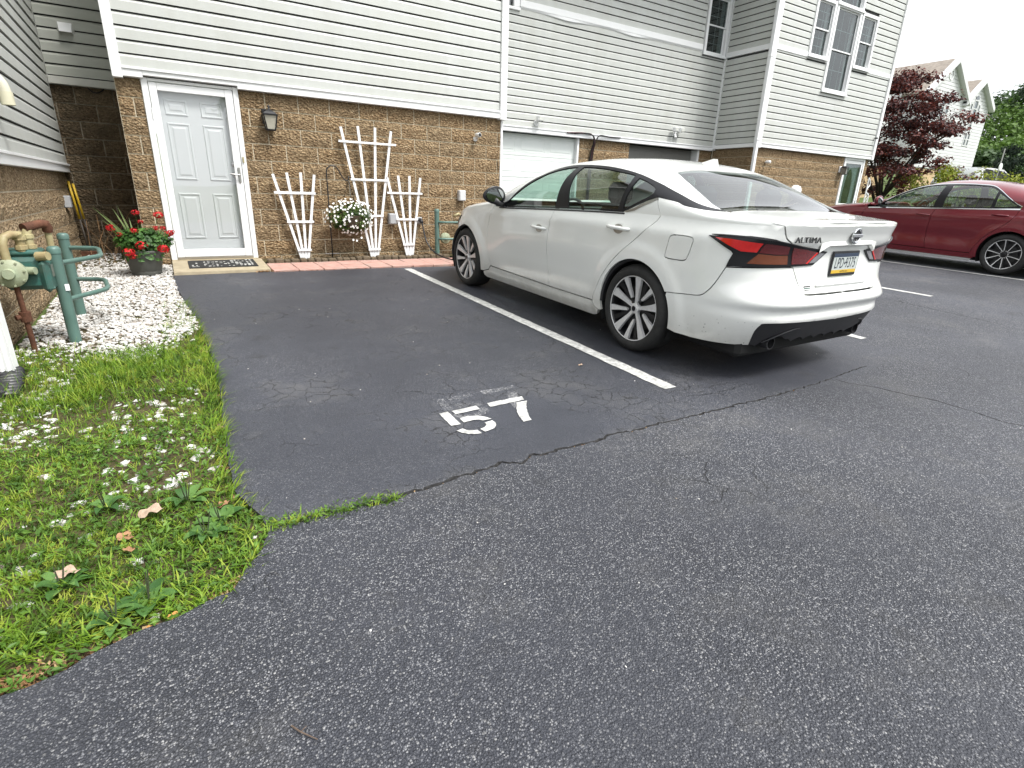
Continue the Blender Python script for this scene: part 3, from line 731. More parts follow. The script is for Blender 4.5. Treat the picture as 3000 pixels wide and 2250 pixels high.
# sagging strip of loose trim under the band board
vs = []; n_ = 60
for i in range(n_+1):
    x = 6.24+(win_r[0]-.13-6.24)*i/n_; s_ = .026*math.exp(-((x-7.35)/.42)**2)+.024*math.exp(-((x-9.1)/.34)**2)
    vs += [(x, YR-.10, zr_(4.055)-s_*0), (x, YR-.085-.6*s_, zr_(4.033)-s_*1.1), (x, YR-.075, zr_(4.03)-s_*1.25)]
mb = MB(); mb.add(vs, [(3*i+k, 3*i+k+1, 3*i+k+4, 3*i+k+3) for i in range(n_) for k in (0, 1)]); H2.part(mb, 'loose_flashing', MT['trim'])
t = MB(); t.bbox(4.86, 12.16, YR-.09, YR+.02, TR2-.012, TR2+.075); t.bbox(4.862, 12.158, YR-.104, YR-.092, TR2+.068, TR2+.092, .002); H2.part(t, 'base_trim', MT['trim'])
t = MB(); t.bbox(12.115, 12.185, YR-.135, YR-.065, TR2, 6.6); H2.part(t, 'corner_trim', MT['trim'])
# garage doors
def garage_door(x0, x1, zt, mat, npan, nrow, rec, nm):
    zt0 = .06; y = YR+rec; mb = MB(); mb.box(x0, x1, y, y+.05, zt0, zt); d = H2.part(mb, nm, mat)
    ph = (zt-zt0)/nrow; pw = (x1-x0)/npan
    for j in range(nrow):
        sec = MB(); sec.bbox(x0+.002, x1-.002, y-.012, y-.001, zt0+j*ph+.004, zt0+(j+1)*ph-.004, .003); s_ = H2.part(sec, 'door_section', mat, d)
        for i in range(npan):
            a, b, c, e = x0+i*pw+.06, x0+(i+1)*pw-.06, zt0+j*ph+.07, zt0+(j+1)*ph-.07
            q = MB(); vs = []
            for o, yy in ((0,-.0125),(.012,-.004),(.03,-.004),(.05,-.013)): vs += [(a+o,y+yy,c+o),(b-o,y+yy,c+o),(b-o,y+yy,e-o),(a+o,y+yy,e-o)]
            fs = [(r*4+k, r*4+(k+1)%4, (r+1)*4+(k+1)%4, (r+1)*4+k) for r in range(3) for k in range(4)]+[(12,13,14,15)]
            fr_ = MB(); fr_.add(vs, fs)
            # raised frame so the coved panel reads
            o = H2.part(fr_, 'door_panel', mat, d); o.location.y -= .003
    return d
garage_door(gx[0][0], gx[0][1]-.05, TR2-.02, MT['door'], 4, 5, .10, 'garage_door')
MT['garage_grey'] = pm('grey_garage_door', (.185,.185,.17), .5, .06, 2)  # second garage door is one darker grey all over
garage_door(gx[1][0]+.03, gx[1][1]-.06, TR2-.02, MT['garage_grey'], 4, 5, .22, 'garage_door')
for bx_ in ((gx[0][1]-.05, gx[0][1], YR-.012, YR+.14, 0, TR2-.013), (gx[1][1]-.06, gx[1][1]-.002, YR+.0, YR+.24, 0, TR2-.013), (gx[1][0]+.002, gx[1][0]+.03, YR+.05, YR+.24, 0, TR2-.013)):
    t = MB(); t.bbox(*bx_); H2.part(t, 'garage_frame', MT['trim'])
t = MB(); t.box(4.86, 12.1, YR+.30, YR+.4, 0, 6.6); t.box(12.3, 17.3, YB+.35, YR+2, .0, 6.6); H2.part(t, 'core', MT['siding_in'])
# bay side wall (faces left) and front
block_wall(H2, YB+.05, YR, TB-.01, 0, BX0+.03, 'y') if False else None
t = MB(); t.box(BX0+.03, BX0+.12, YB+.06, YR, 0, TB); H2.part(t, 'bay_side_base', MT['mortar'])
w_ = None
zz = TB-.01; row = 0
sidew = MB(); sidew.box(BX0+.022, BX0+.029, YB+.06, YR, 0, TB-.01); sidew = H2.part(sidew, 'block_wall', MT['mortar'])
while zz > .1:
    u = YB+.012-(.2032 if row % 2 else 0)
    while u < YR:
        a, b = max(u, YB+.012), min(u+.4064, YR); u += .4064
        if b-a > .05: H2.put('block', rb.choice(BLK['block']), (BX0+.010, (a+b)/2, zz-.1016), sidew, -math.pi/2, ((b-a-.01)/.394, 1, 1))
    zz -= .2032; row += 1
siding_wall(H2, YB, YR-.13, TB+.085, zb_(3.97), BX0-.06, 'y', face=-1)
siding_wall(H2, YB, YR-.13, zb_(4.08), 6.6, BX0-.06, 'y', face=-1)
t = MB(); t.bbox(BX0-.09, BX0+.02, YB-.0, YR-.07, TB-.01, TB+.075); H2.part(t, 'base_trim', MT['trim'])
t = MB(); t.bbox(BX0-.088, BX0+.02, YB-.0, YR-.132, zb_(3.98), zb_(4.08)); H2.part(t, 'band_board', MT['trim'])
door_b = (14.90*S2, 15.75*S2)
block_wall(H2, BX0+.01, BX1-.01, TB-.01, 0, YB, 'x', holes=[(door_b[0]-.06, door_b[1]+.06, -.2, TB+.1)], uoff=.15)
wz = lambda a, b: (zb_(a), zb_(b))
W1 = (12.49*S2, 13.018*S2, *wz(4.095, 5.04)); W2 = (13.24*S2, 14.05*S2, *wz(3.50, 5.03)); W3 = (14.278*S2, 14.80*S2, *wz(4.095, 5.03)); W4 = (13.24*S2, 14.09*S2, *wz(5.185, 5.9))
hl = lambda w: (w[0]-.105, w[1]+.105, w[2]-.105, w[3]+.105)
hh = [hl(W1), hl(W2), hl(W3), hl(W4)]
hlow = [(h[0], h[1], h[2], 9) for h in (hh[0], hh[1], hh[2])]
siding_wall(H2, BX0+.04, BX1-.06, TB+.085, zb_(3.975), YB-.06, 'x', holes=[hh[1], (hh[0][0], hh[2][1], zb_(4.0), 9)])
siding_wall(H2, BX0+.04, BX1-.06, zb_(4.08), 6.9, YB-.06, 'x', holes=[(hh[0][0], hh[2][1], 0, hh[0][3]), hh[3]])
for a_, b_ in ((BX0+.04, hh[0][0]-.004), (hh[2][1]+.004, BX1-.06)):
    t = MB(); t.bbox(a_, b_, YB-.088, YB-.02, zb_(3.985), zb_(4.078)); H2.part(t, 'band_board', MT['trim'])
for a_, b_ in ((hh[0][0], hh[1][0]-.004), (hh[1][1]+.004, hh[2][1])):
    t = MB(); t.bbox(a_, b_, YB-.086, YB-.02, zb_(3.97), W1[2]-.114); H2.part(t, 'band_board', MT['trim'])
for w in (W1, W3): window(H2, *w, YB-.06, 2, 3, .10)
window(H2, *W2, YB-.06, 3, 2, .11); window(H2, *W4, YB-.06, 3, 2, .10)
t = MB(); t.bbox(BX0+.03, BX1-.05, YB-.09, YB+.02, TB-.012, TB+.075); t.bbox(BX0+.032, BX1-.052, YB-.104, YB-.092, TB+.068, TB+.09, .002); H2.part(t, 'base_trim', MT['trim'])
t = MB(); t.bbox(BX0-.10, BX0+.035, YB-.12, YB+.0, TB-.03, 6.9); H2.part(t, 'corner_post', MT['trim'])
t = MB(); t.bbox(BX1-.055, BX1+.05, YB-.11, YB+.05, TB-.03, 6.9); H2.part(t, 'corner_post', MT['trim'])
t = MB(); t.box(BX1, BX1+.04, YB+.05, 15, 0, 6.9); H2.part(t, 'end_wall', MT['siding'])
t = MB(); t.add([(4.6,YB-.3,6.9),(17.6,YB-.3,6.9),(17.6,16,6.9),(4.6,16,6.9),(4.6,12.4,9.6),(17.6,12.4,9.6)], [(0,3,2,1),(0,1,5,4),(2,3,4,5),(1,2,5),(3,0,4)]); H2.part(t, 'roof', MT['shingle'])
# downspout on the bay corner
ds = MB(); xd = 11.99; yd = YB-.16
ds.bbox(xd-.045, xd+.045, yd-.035, yd+.035, .1, 6.9, .008)
for z in (1.0, 2.35, 4.05, 5.2): ds.bbox(xd-.052, xd+.052, yd-.042, yd+.045, z-.02, z+.02, .004)
ds.bbox(xd+.04, xd+.14, yd-.01, yd+.03, 4.04, 4.07); ds.bbox(xd+.04, xd+.14, yd-.01, yd+.03, 2.34, 2.37)
H2.part(ds, 'downspout', MT['trim'])
# bay entry door: glass storm door before a white door with an oval light
a, b = door_b; zt = TB-.01
fr = MB(); fr.bbox(a-.06, a+.0, YB-.03, YB+.12, .05, zt); fr.bbox(b+.0, b+.06, YB-.03, YB+.12, .05, zt); fr.bbox(a+.001, b-.001, YB-.028, YB+.12, zt-.06, zt-.002); H2.part(fr, 'door_frame', MT['trim'])
dl = MB(); dl.box(a+.03, b-.03, YB+.06, YB+.10, .1, zt-.07); d_ = H2.part(dl, 'door', MT['door'])
ov = MB(); cxm = (a+b)/2
def oval(rx, rz, y): return [(cxm+rx*math.cos(2*math.pi*k/40), y, 1.30+rz*math.sin(2*math.pi*k/40)) for k in range(40)]
o1, o2, o3 = oval(.235,.68,YB+.055), oval(.20,.64,YB+.045), oval(.19,.63,YB+.057)
ov.add(o1+o2+o3, [(i, (i+1)%40, 40+(i+1)%40, 40+i) for i in range(40)]+[(40+i, 40+(i+1)%40, 80+(i+1)%40, 80+i) for i in range(40)]); H2.part(ov, 'oval_frame', MT['trim'], d_, smooth=True)
ov = MB(); ov.add(o3, [tuple(range(40))]); H2.part(ov, 'oval_light', pm('oval_dark_glass', (.035,.05,.028), .12, .5, 8), d_)
sd = MB(); sd.bbox(a+.002, a+.07, YB-.01, YB+.02, .1, zt-.065); sd.bbox(b-.07, b-.002, YB-.01, YB+.02, .1, zt-.065); sd.bbox(a+.071, b-.071, YB-.008, YB+.018, zt-.15, zt-.067); sd.bbox(a+.071, b-.071, YB-.008, YB+.018, .1, .28); sd.bbox(a+.071, b-.071, YB-.006, YB+.016, .98, 1.015)
s_ = H2.part(sd, 'storm_door', MT['trim'])
g = MB(); g.box(a+.07, b-.07, YB+.004, YB+.007, .28, zt-.15); H2.part(g, 'pane', MT['pane'], s_)
for z in (.55, 1.05, 1.9):
    k = MB(); k.tube([(b+.002,YB-.02,z-.05),(b+.002,YB-.02,z+.05)], .008, 6); H2.part(k, 'hinge', MT['black'], s_)

# ---------- left house: end wall facing the drive, and the dark recess beside it
XL = -1.06
H3 = House('townhouse', (-3.5, 7, 0), 'white sided house with low tan block base behind the gas meter', 'house')
TL = 1.078
block_wall(H3, 3.9, 9.42, TL, -.32, XL, 'y', uoff=.0, key='block_pale')
siding_wall(H3, 3.9, 9.33, TL+.10, 6.2, XL+.05, 'y', E=.1285)
t = MB(); t.bbox(XL-.02, XL+.075, 3.9, 9.39, TL-.004, TL+.085); t.bbox(XL+.077, XL+.088, 3.9, 9.385, TL+.075, TL+.098, .002); H3.part(t, 'base_trim', MT['trim'])
t = MB(); t.bbox(XL+.012, XL+.062, 9.335, 9.39, TL+.09, 6.2); H3.part(t, 'corner_trim', MT['trim_shaded'])
t = MB(); t.bbox(XL-.04, XL+.10, 3.78, 3.9, TL-.02, 6.2); H3.part(t, 'corner_post', MT['trim'])
t = MB(); t.box(-6, XL-.11, 3.88, 13, -.4, 6.2); H3.part(t, 'core', MT['siding'])
t = MB(); t.add([(-6.4,3.4,6.2),(-.7,3.4,6.2),(-.7,13,6.2),(-6.4,13,6.2),(-6.4,8.2,9),(-.7,8.2,9)], [(0,3,2,1),(0,1,5,4),(2,3,4,5),(1,2,5),(3,0,4)]); H3.part(t, 'roof', MT['shingle'])
YRL = 9.43
block_wall(H3, XL-.0, -.287, TR-.01, -.02, YRL, 'x', key='block_shaded_mossy', mort='mortar_shaded', uoff=.12)
siding_wall(H3, XL+.065, -.296, TR+.09, 6.2, YRL-.05, 'x', mat='siding_shaded', E=.1285)
t = MB(); t.bbox(XL+.064, -.294, YRL-.09, YRL+.02, TR-.012, TR+.075); H3.part(t, 'base_trim', MT['trim_shaded'])
# ------------------------------------------------------------------ car surfaces
class CarShape:
    def __init__(s, T0, zb, nn, W, yr, yf, y0r, y0f, mr, mf, mod=None):
        s.T0, s.zb, s.n, s.W, s.yr, s.yf = [pchip(*zip(*a)) for a in (T0, zb, nn, W, yr, yf)]
        s.y0r, s.y0f, s.mr, s.mf, s.mod = y0r, y0f, mr, mf, mod or (lambda y, z: 0.0)
        s.KR, s.KF, s.KG = .95, .95, .8
    def w0(s, y, z): return s.W(z)+s.mod(y, z)
    def S(s, y, z):
        w = s.w0(y, z)
        if y < s.y0r: q = (s.y0r-y)/(s.y0r-s.yr(z)); m = s.mr
        elif y > s.y0f: q = (y-s.y0f)/(s.yf(z)-s.y0f); m = s.mf
        else: return w
        return 0.0 if q >= 1 else w*(1-q**m)**(1/m)
    def top(s, x, y):
        w = max(1e-4, s.S(y, s.zb(y))); q = min(1, abs(x)/w); n = s.n(y); h = max(.004, s.T0(y)-s.zb(y))
        return s.zb(y)+h*max(0.0, 1-q**n)**(1/n)
    def P(s, kind, u, v):
        if kind == 'b':
            y, z = u, v
            if u < s.y0r or u > s.y0f:
                r = u < s.y0r; m = s.mr if r else s.mf
                ph = min(math.pi/2, ((s.y0r-u)/s.KR if r else (u-s.y0f)/s.KF)); c, n_ = math.cos(ph), math.sin(ph)
                rr = (max(c,0)**m+n_**m)**(-1/m)
                L = (s.y0r-s.yr(z)) if r else (s.yf(z)-s.y0f)
                y = s.y0r-L*rr*n_ if r else s.y0f+L*rr*n_
                w = s.w0(y, z)
                return Vector((-w*rr*max(c,0), y, z))
            return Vector((-s.w0(y, z), y, z))
        y = u; al = min(math.pi/2, max(0, v/s.KG)); n = s.n(y); c, n_ = math.cos(al), math.sin(al)
        rr = (max(c,0)**n+max(n_,0)**n)**(-1/n); w = s.S(y, s.zb(y)); h = max(.004, s.T0(y)-s.zb(y))
        return Vector((-w*rr*max(c, 0), y, s.zb(y)+h*rr*n_))
    # side view (y,z) / top view (y,x) / end view (x,z) -> parameters
    def B(s, y, z):
        if s.y0r <= y <= s.y0f: return (y, z)
        r = y < s.y0r; m = s.mr if r else s.mf
        q = min(.9999, (s.y0r-y)/(s.y0r-s.yr(z)) if r else (y-s.y0f)/(s.yf(z)-s.y0f))
        ph = math.atan2(q, (1-q**m)**(1/m)); return (s.y0r-ph*s.KR if r else s.y0f+ph*s.KF, z)
    def BX(s, x, z, rear=True):
        m = s.mr if rear else s.mf; q = min(.9999, abs(x)/s.w0(s.yr(z) if rear else s.yf(z), z))
        ph = math.atan2((1-q**m)**(1/m), q); return (s.y0r-ph*s.KR if rear else s.y0f+ph*s.KF, z)
    def G(s, y, z):
        h = max(.004, s.T0(y)-s.zb(y)); n = s.n(y); q = min(.9999, max(0, (z-s.zb(y))/h))
        return (y, s.KG*math.atan2(q, (1-q**n)**(1/n)))
    def GX(s, y, x):
        w = max(1e-4, s.S(y, s.zb(y))); n = s.n(y); q = min(.9999, abs(x)/w)
        return (y, s.KG*math.atan2((1-q**n)**(1/n), q))

def bump_(t, a, b):        # smooth 0..1..0
    return 0.0 if t <= a or t >= b else math.sin(math.pi*(t-a)/(b-a))**2
def smooth_(t, a, b):
    t = min(1, max(0, (t-a)/(b-a))); return t*t*(3-2*t)
def alt_mod(y, z):
    zc = .335+.05*smooth_(y, 2.2, .5)                                               # lower door crease rises to the back
    d = -.020*smooth_(z, zc-.02, zc+.035)*(1-smooth_(z, zc+.05, .74))*smooth_(y, .30, .75)*(1-smooth_(y, 1.75, 2.2))
    zs = .905+.035*smooth_(y, 2.2, -.2)                                             # shoulder crease
    d += .007*smooth_(z, zs-.10, zs)*(1-smooth_(z, zs, zs+.02))*(1-smooth_(y, 2.2, 2.8))
    for c in (0.0, 2.824):                                                          # wheel-arch flare
        r = math.hypot(y-c, z-.335); d += .016*smooth_(r, .52, .44)*(1 if r > .3 else 0)
    return d
ALT = CarShape(
    T0=[(-1.08,1.052),(-1.05,1.060),(-1.0,1.069),(-.9,1.073),(-.7,1.086),(-.55,1.100),(-.45,1.130),(-.3,1.203),(-.1,1.300),(.1,1.375),(.3,1.415),(.6,1.440),(.9,1.442),(1.2,1.422),(1.5,1.358),(1.8,1.243),(2.1,1.100),(2.28,1.030),(2.5,1.005),(2.9,.955),(3.3,.88),(3.55,.80),(3.70,.70),(3.76,.66)],
    zb=[(-1.10,1.040),(-1.0,1.036),(-.9,1.030),(-.8,1.026),(-.5,1.025),(-.2,1.030),(.2,1.026),(.99,.998),(1.83,.960),(2.2,.945),(2.6,.905),(2.95,.850),(3.3,.775),(3.6,.69),(3.76,.64)],
    nn=[(-1.1,5.0),(-.8,4.6),(-.5,4.0),(-.2,3.2),(.1,3.0),(.6,3.0),(1.0,3.1),(1.4,3.6),(1.8,4.2),(2.1,4.0),(2.6,3.0),(3.8,2.8)],
    W=[(.10,.80),(.17,.845),(.22,.868),(.30,.884),(.45,.900),(.60,.911),(.75,.918),(.86,.920),(.93,.914),(.955,.908),(.99,.892),(1.05,.872),(1.10,.86)],
    yr=[(.15,-.90),(.28,-.975),(.36,-1.02),(.43,-1.050),(.45,-1.056),(.475,-1.050),(.495,-1.046),(.508,-1.048),(.538,-1.078),(.55,-1.082),(.575,-1.074),(.60,-1.058),(.635,-1.033),(.66,-1.018),(.70,-1.008),(.84,-.998),(.895,-1.004),(.93,-1.020),(.97,-1.030),(1.02,-1.050),(1.06,-1.065)],
    yf=[(.15,3.52),(.30,3.66),(.45,3.74),(.60,3.75),(.70,3.72),(.80,3.60),(.9,3.4)],
    y0r=-.20, y0f=2.45, mr=3.8, mf=2.5, mod=alt_mod)

def cam_mod(y, z):
    d = -.014*bump_(z, .36, .70)*smooth_(y, .2, .7)*(1-smooth_(y, 1.9, 2.3))
    zs = .86+.05*smooth_(y, 2.3, -.3); d += .008*smooth_(z, zs-.12, zs)*(1-smooth_(z, zs, zs+.025))
    for c in (0.0, 2.775):
        r = math.hypot(y-c, z-.33); d += .014*smooth_(r, .52, .44)*(1 if r > .3 else 0)
    return d
CAM = CarShape(
    T0=[(-1.12,1.06),(-1.08,1.085),(-1.0,1.105),(-.8,1.125),(-.6,1.140),(-.45,1.175),(-.25,1.275),(0,1.385),(.25,1.450),(.55,1.487),(.9,1.497),(1.2,1.478),(1.5,1.410),(1.8,1.290),(2.1,1.130),(2.28,1.060),(2.5,1.030),(2.9,.985),(3.3,.915),(3.55,.84),(3.70,.74),(3.76,.68)],
    zb=[(-1.12,1.04),(-1.0,1.05),(-.6,1.062),(-.2,1.062),(.4,1.035),(1.2,.998),(1.83,.968),(2.2,.950),(2.6,.915),(2.95,.870),(3.3,.80),(3.6,.71),(3.76,.66)],
    nn=[(-1.1,5.0),(-.8,4.6),(-.5,4.0),(-.2,3.2),(.1,3.0),(.6,3.0),(1.0,3.1),(1.4,3.6),(1.8,4.2),(2.1,4.0),(2.6,3.0),(3.8,2.8)],
    W=[(.10,.80),(.17,.84),(.24,.870),(.30,.880),(.45,.890),(.60,.898),(.75,.905),(.86,.908),(.93,.900),(.99,.885),(1.05,.868),(1.10,.85)],
    yr=[(.15,-.93),(.30,-1.02),(.45,-1.07),(.56,-1.09),(.65,-1.05),(.85,-1.04),(.95,-1.07),(1.06,-1.10)],
    yf=[(.15,3.55),(.30,3.68),(.45,3.75),(.60,3.76),(.70,3.73),(.80,3.62),(.9,3.45)],
    y0r=-.25, y0f=2.40, mr=3.8, mf=2.5, mod=cam_mod)
def cr_(pts, k=6):
    """Catmull-Rom through points (open)"""
    P = [Vector(p) for p in pts]; out = []
    for i in range(len(P)-1):
        p0, p1, p2, p3 = P[max(i-1,0)], P[i], P[i+1], P[min(i+2,len(P)-1)]
        for j in range(k):
            t = j/k; out.append(tuple(.5*((2*p1)+(-p0+p2)*t+(2*p0-5*p1+4*p2-p3)*t*t+(-p0+3*p1-3*p2+p3)*t**3)))
    out.append(tuple(P[-1])); return out
def arc_(cy, cz, r, a0, a1, k=28):
    return [(cy+r*math.cos(R_(a0+(a1-a0)*i/k)), cz+r*math.sin(R_(a0+(a1-a0)*i/k))) for i in range(k+1)]
def shrink(poly, d):
    """move every point of a closed polygon inwards by d"""
    n = len(poly); ar = sum(poly[i][0]*poly[(i+1)%n][1]-poly[(i+1)%n][0]*poly[i][1] for i in range(n)); sg = 1 if ar > 0 else -1; out = []
    for i in range(n):
        a, b, c = Vector(poly[i-1]), Vector(poly[i]), Vector(poly[(i+1)%n])
        d1 = (b-a); d2 = (c-b)
        if d1.length < 1e-9 or d2.length < 1e-9: out.append(poly[i]); continue
        d1.normalize(); d2.normalize(); n1 = Vector((-d1.y, d1.x))*sg; n2 = Vector((-d2.y, d2.x))*sg; m = n1+n2
        if m.length < .3: out.append(tuple(b+n1*d)); continue
        m.normalize(); k = d/max(.35, m.dot(n1)); out.append(tuple(b+m*k))
    return out

class Car:
    def __init__(s, C, root): s.C, s.root = C, root
    def patch(s, kind, outer, holes=(), step=.035, extra=(), gap=.003, off=0.0, lip=.02, free=None, prot=None):
        """returns verts, faces (local, left side). free(p3)->True where the border has no lip / no gap"""
        C = s.C
        def dd(lp):
            o = [];
            for i in range(len(lp)):
                a, b = lp[i], lp[(i+1)%len(lp)]; k = max(1, int(math.dist(a, b)/.03)); o += [(a[0]+(b[0]-a[0])*j/k, a[1]+(b[1]-a[1])*j/k) for j in range(k)]
            q = [o[0]]
            for p in o[1:]:
                if math.dist(p, q[-1]) > 1e-4: q.append(p)
            if math.dist(q[0], q[-1]) < 1e-4: q.pop()
            return q
        out0 = dd(outer); fr = [bool(free and free(kind, p)) for p in out0]
        out1 = shrink(out0, gap) if gap else out0
        out1 = [p if f else q for p, q, f in zip(out0, out1, fr)]
        hl = [dd(h) for h in holes]
        us = [p[0] for p in out1]; vs_ = [p[1] for p in out1]
        grid = []; u = min(us)+step*.5; r_ = random.Random(1); row = 0
        while u < max(us):
            v = min(vs_)+step*(.5 if row % 2 else .9)
            while v < max(vs_):
                grid.append((u, v)); v += step
            u += step; row += 1
        def clear(p):
            for lp in [out1]+hl:
                for q in lp:
                    if abs(q[0]-p[0]) < step*.45 and abs(q[1]-p[1]) < step*.45: return False
            return inpoly(p[0], p[1], out1) and not any(inpoly(p[0], p[1], h) for h in hl)
        ok = [p for p in extra if inpoly(p[0], p[1], out1) and not any(inpoly(p[0], p[1], h) for h in hl) and all(abs(q[0]-p[0]) > 1e-4 or abs(q[1]-p[1]) > 1e-4 for q in out1)]
        grid = [p for p in grid if clear(p) and not any(abs(q[0]-p[0]) < step*.4 and abs(q[1]-p[1]) < step*.4 for q in ok)] + ok
        pts, tris = cdt(out1, hl, grid)
        P3 = [C.P(kind, p[0], p[1]) for p in pts]
        N = [Vector((0,0,0)) for _ in P3]; F = []
        for t in tris:
            a, b, c = P3[t[0]], P3[t[1]], P3[t[2]]; nn = (b-a).cross(c-a)
            if nn.length < 1e-12: F.append(t); continue
            F.append(t)
            for i in t: N[i] += nn
        # analytic outward orientation
        cen = Vector((0, 1.2, .6)); flip = sum(N[i].dot(P3[i]-Vector((0, min(max(P3[i].y, -.3), 2.7), .55))) for i in range(len(P3))) < 0
        if flip: F = [(t[0], t[2], t[1]) for t in F]; N = [-n for n in N]
        N = [n.normalized() if n.length > 1e-12 else Vector((-1,0,0)) for n in N]
        V = [p+n*(off+(prot(p) if prot else 0)) for p, n in zip(P3, N)]
        if lip:
            from collections import defaultdict
            ec = defaultdict(int)
            for t in F:
                for i in range(3): ec[(t[i], t[(i+1)%3])] += 1
            bd = [(a, b) for (a, b) in ec if (b, a) not in ec]
            mp = {}
            def dup(i):
                if i not in mp:
                    V.append(V[i].copy()); V.append(V[i]-N[i]*lip); mp[i] = (len(V)-2, len(V)-1)
                return mp[i]
            for a, b in bd:
                if free and free(kind, pts[a]) and free(kind, pts[b]): continue
                (a0, a1), (b0, b1) = dup(a), dup(b); F.append((b0, a0, a1, b1))
        return V, F
    def panel(s, name, patches, mat, parent=None, mirror='both', smooth=True, **k):
        """mirror: 'both' -> left and right objects, 'sym' -> one object with both halves, 'left' -> left only"""
        V, F = [], []
        for p in patches:
            kk = dict(k); kk.update(p[3] if len(p) > 3 else {})
            v, f = s.patch(p[0], p[1], p[2] if len(p) > 2 else (), **kk); b = len(V); V += v; F += [tuple(i+b for i in q) for q in f]
        objs = []
        def mk(V_, F_):
            me = mesh(name, V_, F_, mat, smooth); bm = bmesh.new(); bm.from_mesh(me)
            if mirror == 'sym' or len(patches) > 1:
                bmesh.ops.remove_doubles(bm, verts=[v for v in bm.verts if not all(len(f.verts) == 4 for f in v.link_faces)], dist=.0004)
            bm.to_mesh(me); bm.free(); me.update()
            me.polygons.foreach_set('use_smooth', [smooth]*len(me.polygons)); me.set_sharp_from_angle(angle=R_(38))
            o = link(name, me, parent or s.root); objs.append(o)
        VM = [Vector((-v[0], v[1], v[2])) for v in V]; FM = [tuple(reversed(f)) for f in F]
        if mirror == 'sym': b = len(V); mk(V+VM, F+[tuple(i+b for i in f) for f in FM])
        else:
            mk(V, F)
            if mirror == 'both': mk(VM, FM)
        return objs
    def solid(s, mb, name, mat, parent=None, smooth=True, auto=35):
        return mb.build(name, mat, parent or s.root, smooth=smooth, auto=auto)

def paint_mat(name, col, col2, metal=.0, flake=0.0, dirt=.0):
    m = newmat(name); n, l = nodes_of(m); b = n['Principled BSDF']; p = wpos(n)
    nz = nd(n, 'ShaderNodeTexNoise', i_Scale=1.4, i_Detail=3.0); l.new(p, nz.inputs['Vector'])
    c = mixc(n, l, nz.outputs[0], col, col2)
    if dirt:
        tc = n.new('ShaderNodeTexCoord'); sp = nd(n, 'ShaderNodeSeparateXYZ'); l.new(tc.outputs['Object'], sp.inputs[0])
        d1 = nd(n, 'ShaderNodeTexNoise', i_Scale=5.0, i_Detail=9.0, i_Roughness=.75); l.new(p, d1.inputs['Vector'])
        low = ramp(n, [(.22, 1.0), (.50, 0.0)]); l.new(sp.outputs[2], low.inputs[0])
        f = math_(n, l, 'MULTIPLY', math_(n, l, 'MULTIPLY', low.outputs[0], d1.outputs[0]), dirt)
        c = mixc(n, l, f, c, (.30,.28,.23))
        # tar specks thrown up behind the wheels
        v = nd(n, 'ShaderNodeTexVoronoi', i_Scale=42.0); l.new(p, v.inputs['Vector']); vc = nd(n, 'ShaderNodeSeparateColor'); l.new(v.outputs['Color'], vc.inputs[0])
        r1 = ramp(n, [(.12, 1.0), (.2, 0.0)]); l.new(v.outputs['Distance'], r1.inputs[0])
        lw = ramp(n, [(.36, 1.0), (.47, 0.0)]); l.new(sp.outputs[2], lw.inputs[0])
        bk = ramp(n, [(.0, 1.0), (.12, 0.0)]); l.new(math_(n, l, 'ADD', sp.outputs[1], .5), bk.inputs[0])
        sel = math_(n, l, 'GREATER_THAN', vc.outputs[2], .62)
        f2 = math_(n, l, 'MULTIPLY', math_(n, l, 'MULTIPLY', r1.outputs[0], sel), math_(n, l, 'MULTIPLY', lw.outputs[0], bk.outputs[0]))
        c = mixc(n, l, math_(n, l, 'MULTIPLY', f2, .85), c, (.05,.045,.04))
    l.new(c, b.inputs['Base Color']); b.inputs['Roughness'].default_value = .32; b.inputs['Metallic'].default_value = metal
    b.inputs['Coat Weight'].default_value = 1.0; b.inputs['Coat Roughness'].default_value = .04
    return m
MT['car_white'] = paint_mat('pearl_white_paint', (.80,.81,.78), (.83,.84,.81), dirt=.95)
MT['car_red'] = paint_mat('metallic_red_paint', (.15,.006,.014), (.19,.008,.018), metal=.35)
MT['car_black'] = pm('gloss_black_trim', (.010,.010,.012), .32, .2, 5, spec=.35)
MT['car_satin'] = pm('black_plastic', (.018,.018,.020), .5, .2, 8)
MT['car_dark'] = pm('underbody', (.006,.006,.006), .9, .2)
MT['tyre'] = pm('tyre_rubber', (.020,.020,.020), .72, .25, 14, .15, 90, .35, dirt=(.05,.048,.045), dirt_amt=.5, dscale=8)
MT['alloy'] = pm('machined_alloy', (.74,.74,.74), .36, .06, 40, metal=.45)
MT['alloy_black'] = pm('gloss_black_wheel', (.006,.006,.007), .45, .2, 9)
MT['disc'] = pm('brake_disc', (.05,.05,.05), .6, .2, 30, metal=.5)
MT['chrome'] = pm('chrome', (.70,.71,.72), .10, .03, 3, metal=1)
MT['side_glass'] = glass_mat('tinted_side_glass', (.62,.78,.71), f0=.12)
MT['rear_glass'] = glass_mat('tinted_rear_glass', (.47,.56,.53), 1.0, f0=.13)
MT['seat'] = pm('seat_cloth', (.030,.030,.032), .85, .2, 30)
MT['cabin'] = pm('cabin_plastic', (.05,.05,.052), .7, .2, 8)
def lens_mat(name, col, rough=.12):
    m = pm(name, col, rough, .08, 30, coat=1.0); return m
MT['lens_red'] = lens_mat('bright_red_lens', (.62,.012,.010)); MT['lens_dark'] = lens_mat('dark_red_lens', (.10,.006,.008)); MT['lens_amber'] = lens_mat('amber_lens', (.14,.035,.010)); MT['lens_clear'] = lens_mat('clear_lens', (.20,.20,.21)); MT['lens_smoke'] = lens_mat('smoked_lens', (.018,.010,.012))

